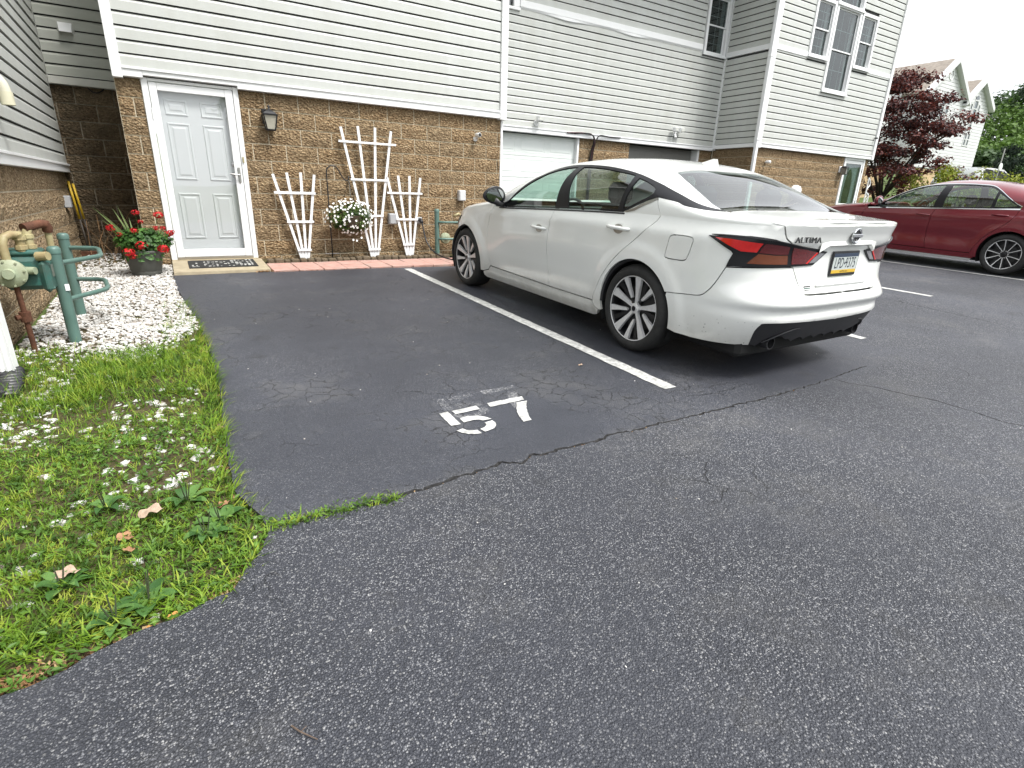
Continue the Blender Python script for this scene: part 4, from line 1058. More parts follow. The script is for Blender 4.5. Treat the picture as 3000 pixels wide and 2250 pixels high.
def wheel(root, x, y, r, rim, spokes, side, w=.225, name='wheel'):
    """wheel with tyre, rim, spokes; side -1 left, +1 right. local: hub axis along X"""
    e = MB(); xo = side
    # barrel
    e.lathe([(rim*.93,-.19*xo),(rim*.95,-.02*xo),(rim*.965,-.012*xo),(rim*1.0,-.006*xo),(rim*1.0,.0*xo),(rim*.975,-.004*xo)], (0,0,0), 48, 'x')
    w_ = e.build(name, MT['alloy_black'], root, smooth=True, auto=40); w_.location = (x, y, r)
    lp = MB(); lp.lathe([(rim*.968,-.0035*xo),(rim*.99,.0015*xo),(rim*1.003,-.003*xo)], (0,0,0), 48, 'x'); lp.build('rim_lip', MT['alloy'], w_, smooth=True)
    t = MB(); prof = []
    for a in np.linspace(0, 1, 15):
        pass
    sh = r*.955
    prof = [(rim*.985,-.008*xo),(rim*1.02,.006*xo),(rim+(r-rim)*.35,.014*xo),(rim+(r-rim)*.62,.010*xo),(r*.955,-.006*xo),(r*.985,-.022*xo),(r,-.045*xo),(r,-(w-.05)*xo),(r*.98,-(w-.02)*xo),(r*.93,-w*xo),(rim*.97,-w*xo)]
    t.lathe(prof, (0,0,0), 56, 'x')
    for k in range(3): pass
    t.build('tyre', MT['tyre'], w_, smooth=True, auto=50)
    d = MB(); d.lathe([(0,-.075*xo),(rim*.70,-.075*xo),(rim*.70,-.085*xo),(0,-.085*xo)], (0,0,0), 32, 'x'); d.build('brake_disc', MT['disc'], w_)
    d = MB(); d.lathe([(rim*.97,-.10*xo),(0,-.10*xo)], (0,0,0), 32, 'x'); d.build('wheel_back', MT['alloy_black'], w_)
    spokes(w_, rim, xo)
    return w_
def spoke_(w_, xo, mat, a0, pts, name='spoke', d=.02):
    """pts: (radius, half-width, depth, lateral) along the spoke"""
    vs = []; fs = []
    ca, sa = math.cos(a0), math.sin(a0)
    for (rr, hw, dp, lt) in pts:
        for s_, e_ in ((-1, 0), (1, 0), (1, d), (-1, d)):
            u, v_ = rr, lt+s_*hw*(1.0 if e_ == 0 else 1.15)
            vs.append((-(dp+e_)*xo, u*ca-v_*sa, u*sa+v_*ca))
    for i in range(len(pts)-1):
        for k in range(4): fs.append((i*4+k, i*4+(k+1)%4, i*4+4+(k+1)%4, i*4+4+k))
    fs += [(0,1,2,3), tuple(len(vs)-4+k for k in range(4))]
    me = mesh(name, vs, fs, mat); bm = bmesh.new(); bm.from_mesh(me); bmesh.ops.recalc_face_normals(bm, faces=bm.faces); bm.to_mesh(me); bm.free()
    return link(name, me, w_)
def hub_(w_, xo, r1, mat, dep):
    h = MB(); h.lathe([(0,-(dep-.010)*xo),(r1*.6,-(dep-.010)*xo),(r1*.66,-(dep-.004)*xo),(r1,-dep*xo),(r1*1.05,-(dep+.03)*xo)], (0,0,0), 20, 'x'); o = h.build('hub', mat, w_, smooth=True, auto=40)
    c = MB(); c.lathe([(0,-(dep-.013)*xo),(r1*.5,-(dep-.012)*xo)], (0,0,0), 20, 'x'); c.build('hub_cap', MT['car_black'], w_)
    for k in range(5):
        a = 2*math.pi*k/5+.6; n_ = MB(); n_.lathe([(0,-(dep+.005)*xo),(.010,-(dep+.006)*xo),(.011,-(dep+.03)*xo)], (0, .057*math.cos(a), .057*math.sin(a)), 8, 'x'); n_.build('lug_nut', MT['chrome'], w_, smooth=True, auto=40)
def alt_spokes(w_, rim, xo):
    R0 = rim*.965
    for k in range(5):
        a = R_(94+72*k)*1
        spoke_(w_, xo, MT['alloy'], a, [(.035,.012,.030,0),(.10,.014,.024,.002),(.17,.021,.014,.004),(R0,.031,.006,.004)])
        b = a - R_(31)
        spoke_(w_, xo, MT['alloy'], b, [(.088,.008,.032,-.012),(.12,.012,.026,-.008),(.17,.014,.016,-.004),(R0,.022,.006,0)])
        c = a + R_(20); spoke_(w_, xo, MT['alloy_black'], c, [(.03,.014,.048,0),(.14,.010,.040,0),(R0,.016,.022,0)], 'back_spoke')
        c = a - R_(50); spoke_(w_, xo, MT['alloy_black'], c, [(.03,.014,.050,0),(.14,.010,.042,0),(R0,.016,.024,0)], 'back_spoke')
    hub_(w_, xo, .040, MT['alloy'], .026)
def cam_spokes(w_, rim, xo):
    R0 = rim*.965
    for k in range(5):
        a = R_(102+72*k)
        for sgn in (-1, 1):
            b = a + sgn*R_(15)
            spoke_(w_, xo, MT['alloy_black'], b, [(.03,.016,.032,0),(.14,.014,.024,0),(R0,.018,.012,0)], 'spoke')
            spoke_(w_, xo, MT['alloy'], b+sgn*R_(1.2), [(.05,.0045,.027,sgn*.010),(.14,.0045,.019,sgn*.009),(R0,.006,.006,sgn*.012)], 'spoke_edge', .006)
        spoke_(w_, xo, MT['alloy'], a, [(R0-.006,.050,.006,0),(R0+.0,.052,.005,0)], 'rim_edge', .006)
    hub_(w_, xo, .038, MT['alloy_black'], .024)

def text_mesh(txt, size, depth=0.0, align='CENTER', sx=1.0, shear=0.0, spacing=1.0):
    cu = bpy.data.curves.new('t', 'FONT'); cu.body = txt; cu.size = size; cu.extrude = depth; cu.align_x = align; cu.align_y = 'CENTER'; cu.shear = shear; cu.space_character = spacing
    ob = bpy.data.objects.new('t', cu); COL.objects.link(ob)
    dg = bpy.context.evaluated_depsgraph_get(); me = bpy.data.meshes.new_from_object(ob.evaluated_get(dg))
    bpy.data.objects.remove(ob); bpy.data.curves.remove(cu)
    for v in me.vertices: v.co.x *= sx
    return me
# ------------------------------------------------------------------ white saloon
CW_LOC = Vector((3.838, 3.008, gz(3.838, 3.008)))
altima = empty('parked_car', CW_LOC, 'dirty white saloon car parked nose-in beside the stall number', 'car', 'cars parked in the bays', (math.atan(GS), 0, 0))
A = Car(ALT, altima); C = ALT
B, BX, G, GX = C.B, C.BX, C.G, C.GX
sb = lambda pts: [B(*p) for p in pts]
sg = lambda pts: [G(*p) for p in pts]
ZB = C.zb
WHT = MT['car_white']
def belt(y0, y1, st=.04):
    k = max(2, int(abs(y1-y0)/st)); return [y0+(y1-y0)*i/k for i in range(k+1)]
freeb = lambda kind, p: (kind == 'b' and abs(p[1]-ZB(C.P('b', *p).y)) < 2e-3) or (kind == 'g' and p[1] < 2e-3)
def freec(kind, p):            # also no lip on the centre line
    q = C.P(kind, *p); return freeb(kind, p) or abs(q.x) < .004
# doors (side view y,z)
Bl = cr_([(1.115,.305),(1.150,.40),(1.175,.55),(1.168,.70),(1.135,.85),(1.100,ZB(1.10))])
Fl = cr_([(2.150,ZB(2.15)),(2.205,.89),(2.255,.78),(2.297,.62),(2.290,.48),(2.245,.325)])
Rl = cr_([(-.145,ZB(-.145)),(-.118,.985),(-.03,.905),(.072,.820),(.233,.682),(.330,.575),(.385,.50),(.44,.40),(.485,.305)])
fd = Fl+Bl+[(y, ZB(y)) for y in belt(1.10, 2.15)][1:-1]
door_f = A.panel('door', [('b', sb(fd))], WHT, free=freeb)
rd = Bl[::-1]+[(.485,.305)]+[]
rd = [(y, z) for y, z in Bl][::-1] + [(1.0,.303),(.6,.303)] + Rl[::-1] + [(y, ZB(y)) for y in belt(-.145, 1.10)][1:-1]
kick = [(y, 0.0) for y in belt(.235, -.145)] + sg([(-.14,1.045),(-.10,1.10),(-.078,1.146)]) + sg(cr_([(-.075,1.148),(.0,1.125),(.16,1.059),(.235,ZB(.235)+.004)])[1:-1])
door_r = A.panel('door', [('b', sb(rd)), ('g', kick)], WHT, free=freeb)
# front wing
RA = .372
af = arc_(2.824, .335, RA, 180+14, 0, 40)
fw = Fl[::-1] + [(y, ZB(y)) for y in belt(2.15, 3.34)][1:] + cr_([(3.34,ZB(3.34)),(3.30,.70),(3.27,.62),(3.235,.50)]) + [p for p in af[::-1] if p[0] < 3.2 or p[1] > .50][0:] + [(2.40,.245),(2.33,.25),(2.26,.285)]
af2 = [p for p in arc_(2.824, .335, RA, 24, 194, 40)]
fw = Fl[::-1] + [(y, ZB(y)) for y in belt(2.15, 3.34)][1:] + cr_([(3.34,ZB(3.34)),(3.31,.70),(3.275,.62),(3.215,.52)])[1:] + af2[1:] + [(2.40,.245),(2.30,.275)]
A.panel('front_wing', [('b', sb(fw)), ('g', [G(y, 0) if True else 0 for y in []] or [(y, 0.0) for y in belt(2.15, 3.34)] + [GX(y, x) for y, x in ((3.34,.70),(3.2,.745),(2.9,.80),(2.6,.825),(2.35,.835),(2.2,.845))])], WHT, free=freeb)
# front bumper
fb = cr_([(3.215,.52),(3.275,.62),(3.31,.70),(3.34,ZB(3.34))])
endf = C.y0f+C.KF*math.pi/2
zf = lambda y: ZB(y)
def junF(x):
    y = 3.5
    for _ in range(12): y = C.P('b', *BX(x, ZB(y), False)).y
    return y
xs_ = [.70,.6,.5,.4,.3,.2,.1,.03,.0]
jf = [(junF(x), x) for x in xs_]
fbp = sb(fb) + [BX(x, ZB(y), False) for y, x in jf[1:]] + [(endf,.55),(endf,.40),(endf,.24),(endf-.3,.235)] + sb([(3.35,.235),(3.22,.25)]) + sb([p for p in arc_(2.824, .335, RA, -12, 22, 8)])
A.panel('front_bumper', [('b', fbp)], WHT, mirror='sym', free=freec)
# bonnet
hd = [GX(y, x) for y, x in ((2.2,.845),(2.35,.835),(2.6,.825),(2.9,.80),(3.2,.745),(3.34,.70))] + [(y, 0.0) for y, x in jf[1:]] + [GX(y, 0) for y in belt(jf[-1][0]-.01, 2.30, .08)] + [GX(2.29,.3),GX(2.26,.55),GX(2.22,.75)]
A.panel('bonnet', [('g', hd)], WHT, mirror='sym', free=freec)
# rear quarter: side + wrap to the boot line, and the shoulder up to the glass
def junR(x):
    y = -.9
    for _ in range(14): y = C.P('b', *BX(x, ZB(y))).y
    return y
XT = .675; yT = junR(XT)
boot_top = cr_([(-.575,.705),(-.65,.755),(-.74,.775),(-.82,.755),(-.88,.715)])
boot_top = [(y, x) for y, x in boot_top] 
boot_rear = cr_([(XT,ZB(yT)),(.635,.960),(.580,.920),(.545,.84),(.522,.784),(.462,.680),(.432,.625)])
ar = arc_(0, .335, RA, -14, 149, 44)
bseam = cr_([(-.335,.530),(-.50,.545),(-.60,.558),(-.647,.590),(-.689,.649),(-.739,.762)])
qs = sb(Rl) + sb([(.485,.30),(.45,.262),(.40,.240)]) + sb(ar) + sb(bseam[1:]) + [BX(.78,.775),BX(.70,.782),BX(.60,.786),BX(.525,.786)] + [BX(x, z) for x, z in boot_rear[::-1] if z > .79] + [B(y, ZB(y)) for y in belt(yT, -.145)][1:-1]
fuel = []
for cy, cz, a in ((-.330,.895,90),(-.305,.785,0),(-.43,.785,-90),(-.455,.895,180)): pass
fq = cr_([(-.330,.923),(-.295,.905),(-.278,.84),(-.268,.775),(-.29,.757),(-.37,.755),(-.445,.762),(-.470,.79),(-.490,.86),(-.498,.905),(-.475,.922),(-.40,.926),(-.330,.923)])[:-1]
DLO_R = -.145
shoulder = [(y, 0.0) for y in belt(yT, -.145)] + [G(-.145, ZB(-.145)+.004)]
A_q_top = [(y, 0.0) for y in belt(-.145, yT)] + [GX(y, x) for y, x in boot_top[::-1]]
# C pillar outer edge (black fin lower edge) closes the shoulder patch
fin_low = cr_([(-.075,1.150),(-.118,1.156-.012),(-.25,1.128),(-.331,1.107),(-.484,1.090),(-.56,1.088)])
A_q_top = [(y, 0.0) for y in belt(-.145, yT)] + [GX(y, x) for y, x in boot_top[::-1]] + sg(fin_low[::-1])[1:-1] + sg([(-.10,1.10),(-.14,1.04)])
A.panel('rear_quarter', [('b', qs, [sb(fq)]), ('g', A_q_top)], WHT, free=freeb)
A.panel('fuel_door', [('b', shrink(sb(fq), .004))], WHT, mirror='left')
# boot lid
R0 = C.y0r-C.KR*math.pi/2
xb = [XT*k/14 for k in range(14, -1, -1)]
jb = [(junR(x), x) for x in xb]
bt_g = [GX(y, x) for y, x in boot_top] + [(y, 0.0) for y, x in jb] + [(jb[-1][0], C.KG*math.pi/2)] + [GX(y, 0) for y in belt(jb[-1][0]+.01, -.545, .05)] + [GX(-.55,.3), GX(-.56,.55)]
ex = [GX(junR(XT*k/26)+d, XT*k/26) for d in (.0025,.006,.011,.018,.028,.042,.06,.085,.115) for k in range(0, 27)]
bt_b = [BX(x, z) for x, z in boot_rear] + [BX(.42,.617), BX(.38,.614), BX(.2,.612), (R0,.612)] + [(R0, z) for z in (.66,.7,.75,.8,.85,.9,.94)] + [BX(x, ZB(y)) for y, x in jb[::-1]][:-1]
boot = A.panel('boot_lid', [('g', bt_g, (), dict(extra=ex, step=.03)), ('b', bt_b, (), dict(step=.022))], WHT, mirror='sym', free=freec, gap=.004)[0]
# rear bumper
dtop = cr_([(.669,.262),(.690,.33),(.698,.375),(.690,.412),(.660,.428),(.45,.430),(.2,.424),(.0,.420)])
bpb = sb(bseam) + [BX(.78,.772),BX(.70,.778),BX(.60,.782),BX(.525,.782)] + [BX(x, z) for x, z in boot_rear if z < .78] + [BX(.42,.612),BX(.38,.609),BX(.2,.607),(R0,.607),(R0,.56),(R0,.50),(R0,.45)] + [BX(x, z) for x, z in dtop[::-1]] + sb([(-.70,.255),(-.55,.252),(-.434,.258)]) + sb([p for p in arc_(0, .335, RA, 190, 149, 12)])[:-1]
A.panel('rear_bumper', [('b', bpb, (), dict(step=.022))], WHT, mirror='sym', free=freec)
# diffuser: black lower valance with fins
scal = []
for k in range(46):
    x = .40*(1-k/45); scal.append((x, .262+.030*abs(math.sin(math.pi*(x+.065)/.13))**.8))
dfp = [BX(x, z) for x, z in dtop] + [(R0,.36),(R0,.31)] + [BX(x, z) for x, z in scal[::-1]] + [BX(.43,.300),BX(.46,.318),BX(.52,.325),BX(.57,.315),BX(.60,.28),BX(.62,.250)]
A.panel('diffuser', [('b', dfp, (), dict(step=.03))], MT['car_satin'], mirror='sym', free=freec, lip=.10, off=-.006)
for s_ in (-1, 1):
    e = MB(); e.lathe([(.036,.0),(.042,.0),(.042,.12),(.034,.12),(.034,.01)], (.525*s_, -.945, .275), 20, 'y'); A.solid(e, 'exhaust_tip', MT['car_satin'])
    w_ = MB(); w_.tube([tuple(C.P('b', *BX(x, z))*Vector((1,1,1)) if False else (s_*x, C.P('b', *BX(x, z)).y+.001, z)) for x, z in ((.60,.285),(.54,.325),(.47,.362),(.42,.378),(.36,.384))], [.005,.007,.007,.005,.002], 8); A.solid(w_, 'valance_edge', MT['car_black'])
# sills
sl = sb([(2.30,.272),(2.40,.242)]) + sb([(2.40,.20),(2.36,.175),(1.4,.170),(.5,.170),(.43,.19),(.40,.236),(.45,.258),(.485,.298)]) + sb([(1.115,.299),(2.24,.318)])
A.panel('sill', [('b', sl)], WHT, lip=.03)
# roof skin with all glass openings
side_top = cr_([(1.871,1.028),(1.653,1.172),(1.46,1.272),(1.227,1.352),(.955,1.366),(.581,1.347),(.237,1.300),(-.045,1.230)])
fin_up = cr_([(-.036,1.232),(-.19,1.185),(-.409,1.118),(-.559,1.0885)])
bl_edge = [(.045,.575),(-.10,.62),(-.25,.655),(-.40,.69),(-.545,.715)]
ws_edge = [(2.235,.775),(2.0,.74),(1.7,.685),(1.45,.63),(1.22,.575)]
rf = sg(side_top[1:]) + sg(fin_up[1:]) + [GX(-.57,.708)] + [GX(y, x) for y, x in bl_edge[::-1]] + [GX(.04,.4),GX(.028,.2),GX(.025,0)] + [GX(y, 0) for y in belt(.10, 1.16, .08)] + [GX(1.165,.0),GX(1.17,.2),GX(1.19,.4),GX(1.22,.575)] + [GX(y, x) for y, x in ws_edge[::-1][1:]] + sg([(2.18,.985),(2.05,.965)]) + sg([(1.871,1.028)])
A.panel('roof', [('g', rf)], WHT, mirror='sym', free=freec, step=.04)
# windscreen and rear window
ws = [GX(y, x) for y, x in ws_edge] + [GX(1.19,.4),GX(1.17,.2),GX(1.165,0)] + [GX(y, 0) for y in belt(1.2, 2.26, .1)] + [GX(2.26,0),GX(2.255,.4),GX(2.245,.65)]
A.panel('windscreen', [('g', ws)], MT['side_glass'], mirror='sym', free=freec, off=-.004, lip=0, step=.06)
bw = [GX(y, x) for y, x in bl_edge] + [GX(-.545,.55),GX(-.535,.3),GX(-.53,0)] + [GX(y, 0) for y in belt(-.5, .02, .08)] + [GX(.025,.2),GX(.037,.4)]
A.panel('rear_window', [('g', bw)], MT['rear_glass'], mirror='sym', free=freec, off=-.004, lip=0, step=.05)
rim_b = [GX(y, x) for y, x in bl_edge] + [GX(y, x-.03) for y, x in ((-.53,.715),(-.40,.69),(-.25,.655),(-.10,.62),(.04,.575))]
A.panel('glass_border', [('g', rim_b)], MT['car_black'], off=-.006, lip=0)
# side glass area: black frame with three panes
dlo_bot = [(y, ZB(y)+.006) for y in belt(.235, 2.06)]
dlo_out = sg([(2.06,ZB(2.06)+.006),(2.0,.985)] + side_top + [(-.075,1.150)]) + sg(cr_([(-.075,1.150),(.0,1.128),(.16,1.062),(.235,ZB(.235)+.006)])[1:-1]) + sg(dlo_bot[:-1])
p1 = sg(cr_([(1.93,.982),(1.80,1.062),(1.62,1.165),(1.46,1.246),(1.34,1.296),(1.159,1.335),(1.03,1.343)]) + [(1.035,1.30),(1.075,1.15),(1.105,1.016),(1.105,1.008)] + [(y, ZB(y)+.016) for y in belt(1.12, 1.9)])
p2 = sg([(.955,1.345)] + cr_([(.894,1.346),(.70,1.338),(.535,1.323),(.36,1.305),(.262,1.290)]) + [(.255,1.24),(.275,1.14),(.30,1.045)] + [(y, ZB(y)+.017) for y in belt(.31, .90)] + [(.915,1.02),(.94,1.15),(.958,1.29)])
p3 = sg([(.205,1.272),(.12,1.253),(.025,1.222),(-.012,1.200),(-.02,1.170),(.03,1.138),(.12,1.098),(.20,1.062),(.245,1.050),(.235,1.12),(.215,1.20)])
A.panel('window_frame', [('g', dlo_out, [p1, p2, p3])], MT['car_black'], off=.0015, lip=.012, step=.03)
for i, p in enumerate((p1, p2, p3)):
    A.panel('side_window', [('g', p)], MT['side_glass'], off=-.005, lip=0, gap=-.004, step=.04)
# floating-roof fin
fn = sg(fin_up) + sg(fin_low[::-1])[1:] + sg([(-.02,1.185)])
A.panel('pillar_fin', [('g', fn)], MT['car_black'], off=.0015, gap=.001)
# belt line bright strip
for y0, y1 in ((.22, 2.05),):
    st = sb([(y, ZB(y)-.002) for y in belt(y0, y1)] ) 
    st = [(y, ZB(y)-.003) for y in belt(y0, y1)] + [(y, ZB(y)-.014) for y in belt(y1, y0)]
    A.panel('belt_strip', [('b', sb(st))], MT['car_satin'], off=.004, gap=0, lip=.006)
kq = sg([(.22,ZB(.22)+.008),(.12,1.066),(-.02,1.128),(-.075,1.146),(-.09,1.136),(-.03,1.108),(.12,1.045),(.20,ZB(.2)+.002)])
A.panel('belt_kick', [('g', kq)], MT['steel'], off=.004, gap=0, lip=.006)
# inner dark shell behind the gaps, wells and floor
ish = sb([(-.15,ZB(-.15)-.01),(2.2,ZB(2.2)-.01),(3.2,.74),(3.2,.50)]) + sb(arc_(2.824,.335,RA+.01,20,190,30)) + sb([(2.4,.22),(.45,.22)]) + sb(arc_(0,.335,RA+.01,-14,190,30)) + sb([(-.45,.30)]) + [BX(.6,.32),BX(.3,.33),(R0,.33),(R0,.9),BX(.3,.93),BX(.6,.93)]
A.panel('inner_shell', [('b', ish)], MT['car_dark'], mirror='sym', off=-.024, lip=0, gap=0, step=.09)
dk = [GX(-.50,.70)] + [GX(-.74,.74)] + [GX(-.9,.66),GX(-.96,.4),GX(-.97,0),GX(-.5,0)]
A.panel('inner_deck', [('g', dk)], MT['car_dark'], mirror='sym', off=-.03, lip=0, gap=0, step=.1)
fl_ = MB(); fl_.bbox(-.74,.74,-.86,3.55,.17,.30,.03); A.solid(fl_, 'floor_pan', MT['car_dark'], smooth=False, auto=None)
for s_ in (-1, 1):
    for yc in (0, 2.824):
        wl = MB(); ang = [R_(-25+230*i/20) for i in range(21)]; vs = []; fs = []
        for a in ang:
            for xx in (.885, .60): vs.append((s_*xx, yc+(RA+.012)*math.cos(a), .335+(RA+.012)*math.sin(a)))
        fs = [(2*i, 2*i+1, 2*i+3, 2*i+2) for i in range(20)]
        vs += [(s_*.60, yc, .335)]; fs += [(2*i+1, 42, 2*i+3) for i in range(20)]
        wl.add(vs, fs); A.solid(wl, 'wheel_well', MT['car_dark'], smooth=False, auto=None)
        lp = MB(); vs = []
        for a in ang[2:-2]:
            for rr, xx in ((RA+.001,.905),(RA-.012,.893),(RA-.012,.86)): vs.append((s_*xx, yc+rr*math.cos(a), .335+rr*math.sin(a)))
        k = len(ang)-4; lp.add(vs, [(3*i+j, 3*i+j+1, 3*i+j+4, 3*i+j+3) for i in range(k-1) for j in (0, 1)]); A.solid(lp, 'arch_lip', MT['car_satin'])
        wheel(altima, s_*.898, yc, .335, .250, alt_spokes, s_)
# tail lamps
lamp = cr_([(-.598,.945),(-.72,.951),(-.834,.952)],4)
lo = [B(y, z) for y, z in lamp] + [BX(.70,.944),BX(.579,.924),BX(.45,.905),BX(.33,.890),BX(.225,.877),BX(.29,.832),BX(.351,.794),BX(.45,.790),BX(.524,.788),BX(.65,.782)] + sb([(-.78,.772),(-.737,.766),(-.748,.81),(-.762,.850),(-.752,.864),(-.68,.905)])
A.panel('tail_lamp', [('b', lo, (), dict(step=.025))], MT['car_black'], off=.008, lip=.02, gap=.001)
def lens(nm, pts, mat, off=.0105): A.panel(nm, [('b', pts, (), dict(step=.025))], mat, off=off, lip=.004, gap=.0015)
lens('brake_lens', sb([(-.645,.940),(-.74,.940)]) + [BX(.752,.926),BX(.757,.905),BX(.765,.868)] + sb([(-.80,.868),(-.72,.905)]), MT['lens_red'])
lens('tail_lens', [BX(.745,.926),BX(.66,.922),BX(.592,.912),BX(.585,.862),BX(.66,.860),BX(.757,.866)], MT['lens_dark'])
lens('indicator_lens', [BX(.757,.862),BX(.66,.856),BX(.585,.858),BX(.575,.800),BX(.66,.798),BX(.80,.796)] , MT['lens_amber'])
lens('tail_lens', [BX(.568,.910),BX(.45,.895),BX(.335,.876),BX(.42,.803),BX(.548,.800)], MT['lens_dark'])
lens('tail_lens_edge', [BX(.345,.876),BX(.325,.874),BX(.412,.803),BX(.432,.803)], MT['lens_red'], .0125)
lens('reversing_lens', [BX(.315,.872),BX(.255,.868),BX(.335,.808),BX(.398,.806)], MT['lens_clear'])
chr_ = [B(y, z) for y, z in cr_([(-.62,.949),(-.72,.955),(-.834,.957)],4)] + [BX(.70,.949),BX(.579,.929),BX(.45,.910),BX(.33,.896),BX(.34,.890),BX(.45,.903),BX(.579,.921),BX(.70,.941)] + sb([(-.834,.948),(-.72,.947)])
A.panel('lamp_brow', [('b', chr_, (), dict(step=.03))], MT['car_black'], off=.013, lip=.01, gap=0)
# head lamps (edge seen past the wing)
hl_ = sb([(3.02,.800),(3.12,.790),(3.30,.742),(3.40,.68),(3.36,.655),(3.22,.70),(3.08,.76)])
A.panel('head_lamp', [('b', hl_)], MT['car_black'], off=.006, lip=.015)
gr = [BX(.55,.62,False),BX(.3,.66,False),(endf,.67),(endf,.42),BX(.25,.42,False)]
A.panel('grille', [('b', gr)], MT['car_black'], mirror='sym', off=.006, lip=.012, free=freec)
# handles
for hy0, hy1, hz in ((1.18,1.42,.815),(.10,.355,.912)):
    for s_ in (-1, 1):
        x = -s_*0+s_*C.S((hy0+hy1)/2, hz)
        cup = MB(); cup.add([(s_*(C.S((hy0+hy1)/2+.05*math.cos(a), hz-.012+.034*math.sin(a))+.0015), (hy0+hy1)/2+.055*math.cos(a), hz-.006+.036*math.sin(a)) for a in np.linspace(0, 2*math.pi, 17)[:-1]], [tuple(range(16)) if s_ > 0 else tuple(range(16))[::-1]]); A.solid(cup, 'handle_cup', MT['cup'] if 'cup' in MT else MT['steel'], smooth=False, auto=None)
        hb = MB(); rr = [.008,.013,.014,.013,.014,.012,.007]; pts_ = [(x+s_*d, hy0+(hy1-hy0)*t, hz+.006*t) for t, d in ((0,.002),(.06,.012),(.25,.028),(.5,.032),(.75,.028),(.94,.012),(1,.002))]
        hb.tube(pts_, rr, 10); A.solid(hb, 'door_handle', WHT)
# mirrors
for s_ in (-1, 1):
    mbm = bmesh.new(); bmesh.ops.create_uvsphere(mbm, u_segments=20, v_segments=12, radius=1)
    for v in mbm.verts:
        x, y, z = v.co; yy = y*.085 if y > 0 else y*.012
        v.co = Vector((x*.125*(1-.12*z), yy, z*.085*(1-.15*x*s_)))
    me = bpy.data.meshes.new('mirror_housing'); mbm.to_mesh(me); mbm.free(); me.materials.append(MT['car_black']); me.polygons.foreach_set('use_smooth', [True]*len(me.polygons))
    mo = link('mirror', me, altima); mo.location = (s_*1.035, 1.945, 1.065)
    gl = MB(); gl.add([(s_*0+.098*math.cos(a)*(1+.12*math.cos(a)*0), -.0135, .064*math.sin(a)) for a in np.linspace(0, 2*math.pi, 25)[:-1]], [tuple(range(24))]); gl.build('mirror_glass', pm('mirror_silver', (.75,.78,.77), .02, .01, metal=1), mo)
    ar_ = MB(); ar_.tube([(0,0.0,-.05),(-s_*.10,.03,-.085),(-s_*.16,.03,-.095)], [.035,.028,.024], 8); ar_.build('mirror_arm', MT['car_satin'], mo, smooth=True)
# boot details
def on_rear(x, z, d=0.0): p = C.P('b', *BX(abs(x), z)); return Vector((x, p.y-d, z))
em = MB(); ec = on_rear(0, 1.012, -.004)
for i in range(1): em.lathe([(.036,-.001),(.036,-.008),(.044,-.012),(.052,-.008),(.053,-.001)], (0,ec.y,.978), 32, 'y')
em.bbox(-.060,.060,ec.y-.013,ec.y-.002,.968,.988,.003); A.solid(em, 'emblem', MT['chrome'], boot)
md = MB(); md.add([(.037*math.cos(a), ec.y-.003, .978+.037*math.sin(a)) for a in np.linspace(0, 2*math.pi, 25)[:-1]], [tuple(range(24))]); A.solid(md, 'emblem_disc', MT['car_satin'], boot, smooth=False, auto=None)
tx = text_mesh('ALTIMA', .050, .003, 'CENTER', 1.15, .0, 1.15); tx.materials.append(pm('dark_chrome', (.16,.16,.17), .2, .05, 4, metal=1))
to = link('name_badge', tx, boot); pc = on_rear(-.478, .951, .006); pa = on_rear(-.56, .951); pb_ = on_rear(-.40, .951)
to.location = pc; to.rotation_euler = (R_(90), 0, 0); to.rotation_euler = Matrix(((1,0,0),(0,0,-1),(0,1,0))).to_euler()
ang = math.atan2(pb_.y-pa.y, pb_.x-pa.x); to.rotation_euler = (R_(90), 0, ang)
plf = MB(); py = on_rear(0, .79).y-.004
plf.bbox(-.158,.158,py-.012,py,.712,.876,.003); PL = A.solid(plf, 'number_plate', MT['car_satin'], boot, smooth=False, auto=None)
def pquad(x0, x1, z0, z1, d, mat, nm): q = MB(); q.add([(x0,py-d,z0),(x1,py-d,z0),(x1,py-d,z1),(x0,py-d,z1)], [(0,1,2,3)]); return A.solid(q, nm, mat, boot, smooth=False, auto=None)
pquad(-.148,.148,.733,.862,.0135, pm('plate_white', (.50,.54,.52), .4, .06, 20), 'plate_face')
pquad(-.148,.148,.838,.862,.0140, pm('plate_blue', (.03,.045,.08), .4), 'plate_band')
pquad(-.148,.148,.733,.755,.0140, pm('plate_yellow', (.62,.40,.04), .4), 'plate_band')
tb = pm('plate_ink', (.012,.016,.03), .5)
for s__, sz, zc, sx in (('LPD\u00b79375', .098, .796, .62), ('visitPA.com', .018, .744, 1.0)):
    m_ = text_mesh(s__, sz, .0, 'CENTER', sx, 0, 1.05); m_.materials.append(tb); o = link('plate_lettering', m_, boot); o.location = (0, py-.0146, zc); o.rotation_euler = (R_(90), 0, 0)
dot = MB(); dot.add([(-.004+.007*math.cos(a), py-.0148, .797+.009*math.sin(a)) for a in np.linspace(0, 2*math.pi, 13)[:-1]], [tuple(range(12))]); A.solid(dot, 'plate_dot', tb, boot, smooth=False, auto=None)
for i, (z0, z1, c_) in enumerate(((.656,.664,(.02,.02,.02)),(.646,.653,(.03,.10,.08)),(.637,.642,(.02,.02,.02)))):
    a_, b_ = on_rear(-.418, z0, .004), on_rear(-.345, z1, .004)
    q = MB(); q.add([(a_.x,a_.y,z0),(b_.x,b_.y,z0),(b_.x,b_.y,z1),(a_.x,a_.y,z1)], [(0,1,2,3)]); A.solid(q, 'dealer_badge', pm('badge_ink%d' % i, c_, .4), boot, smooth=False, auto=None)
bar = MB(); vs = []
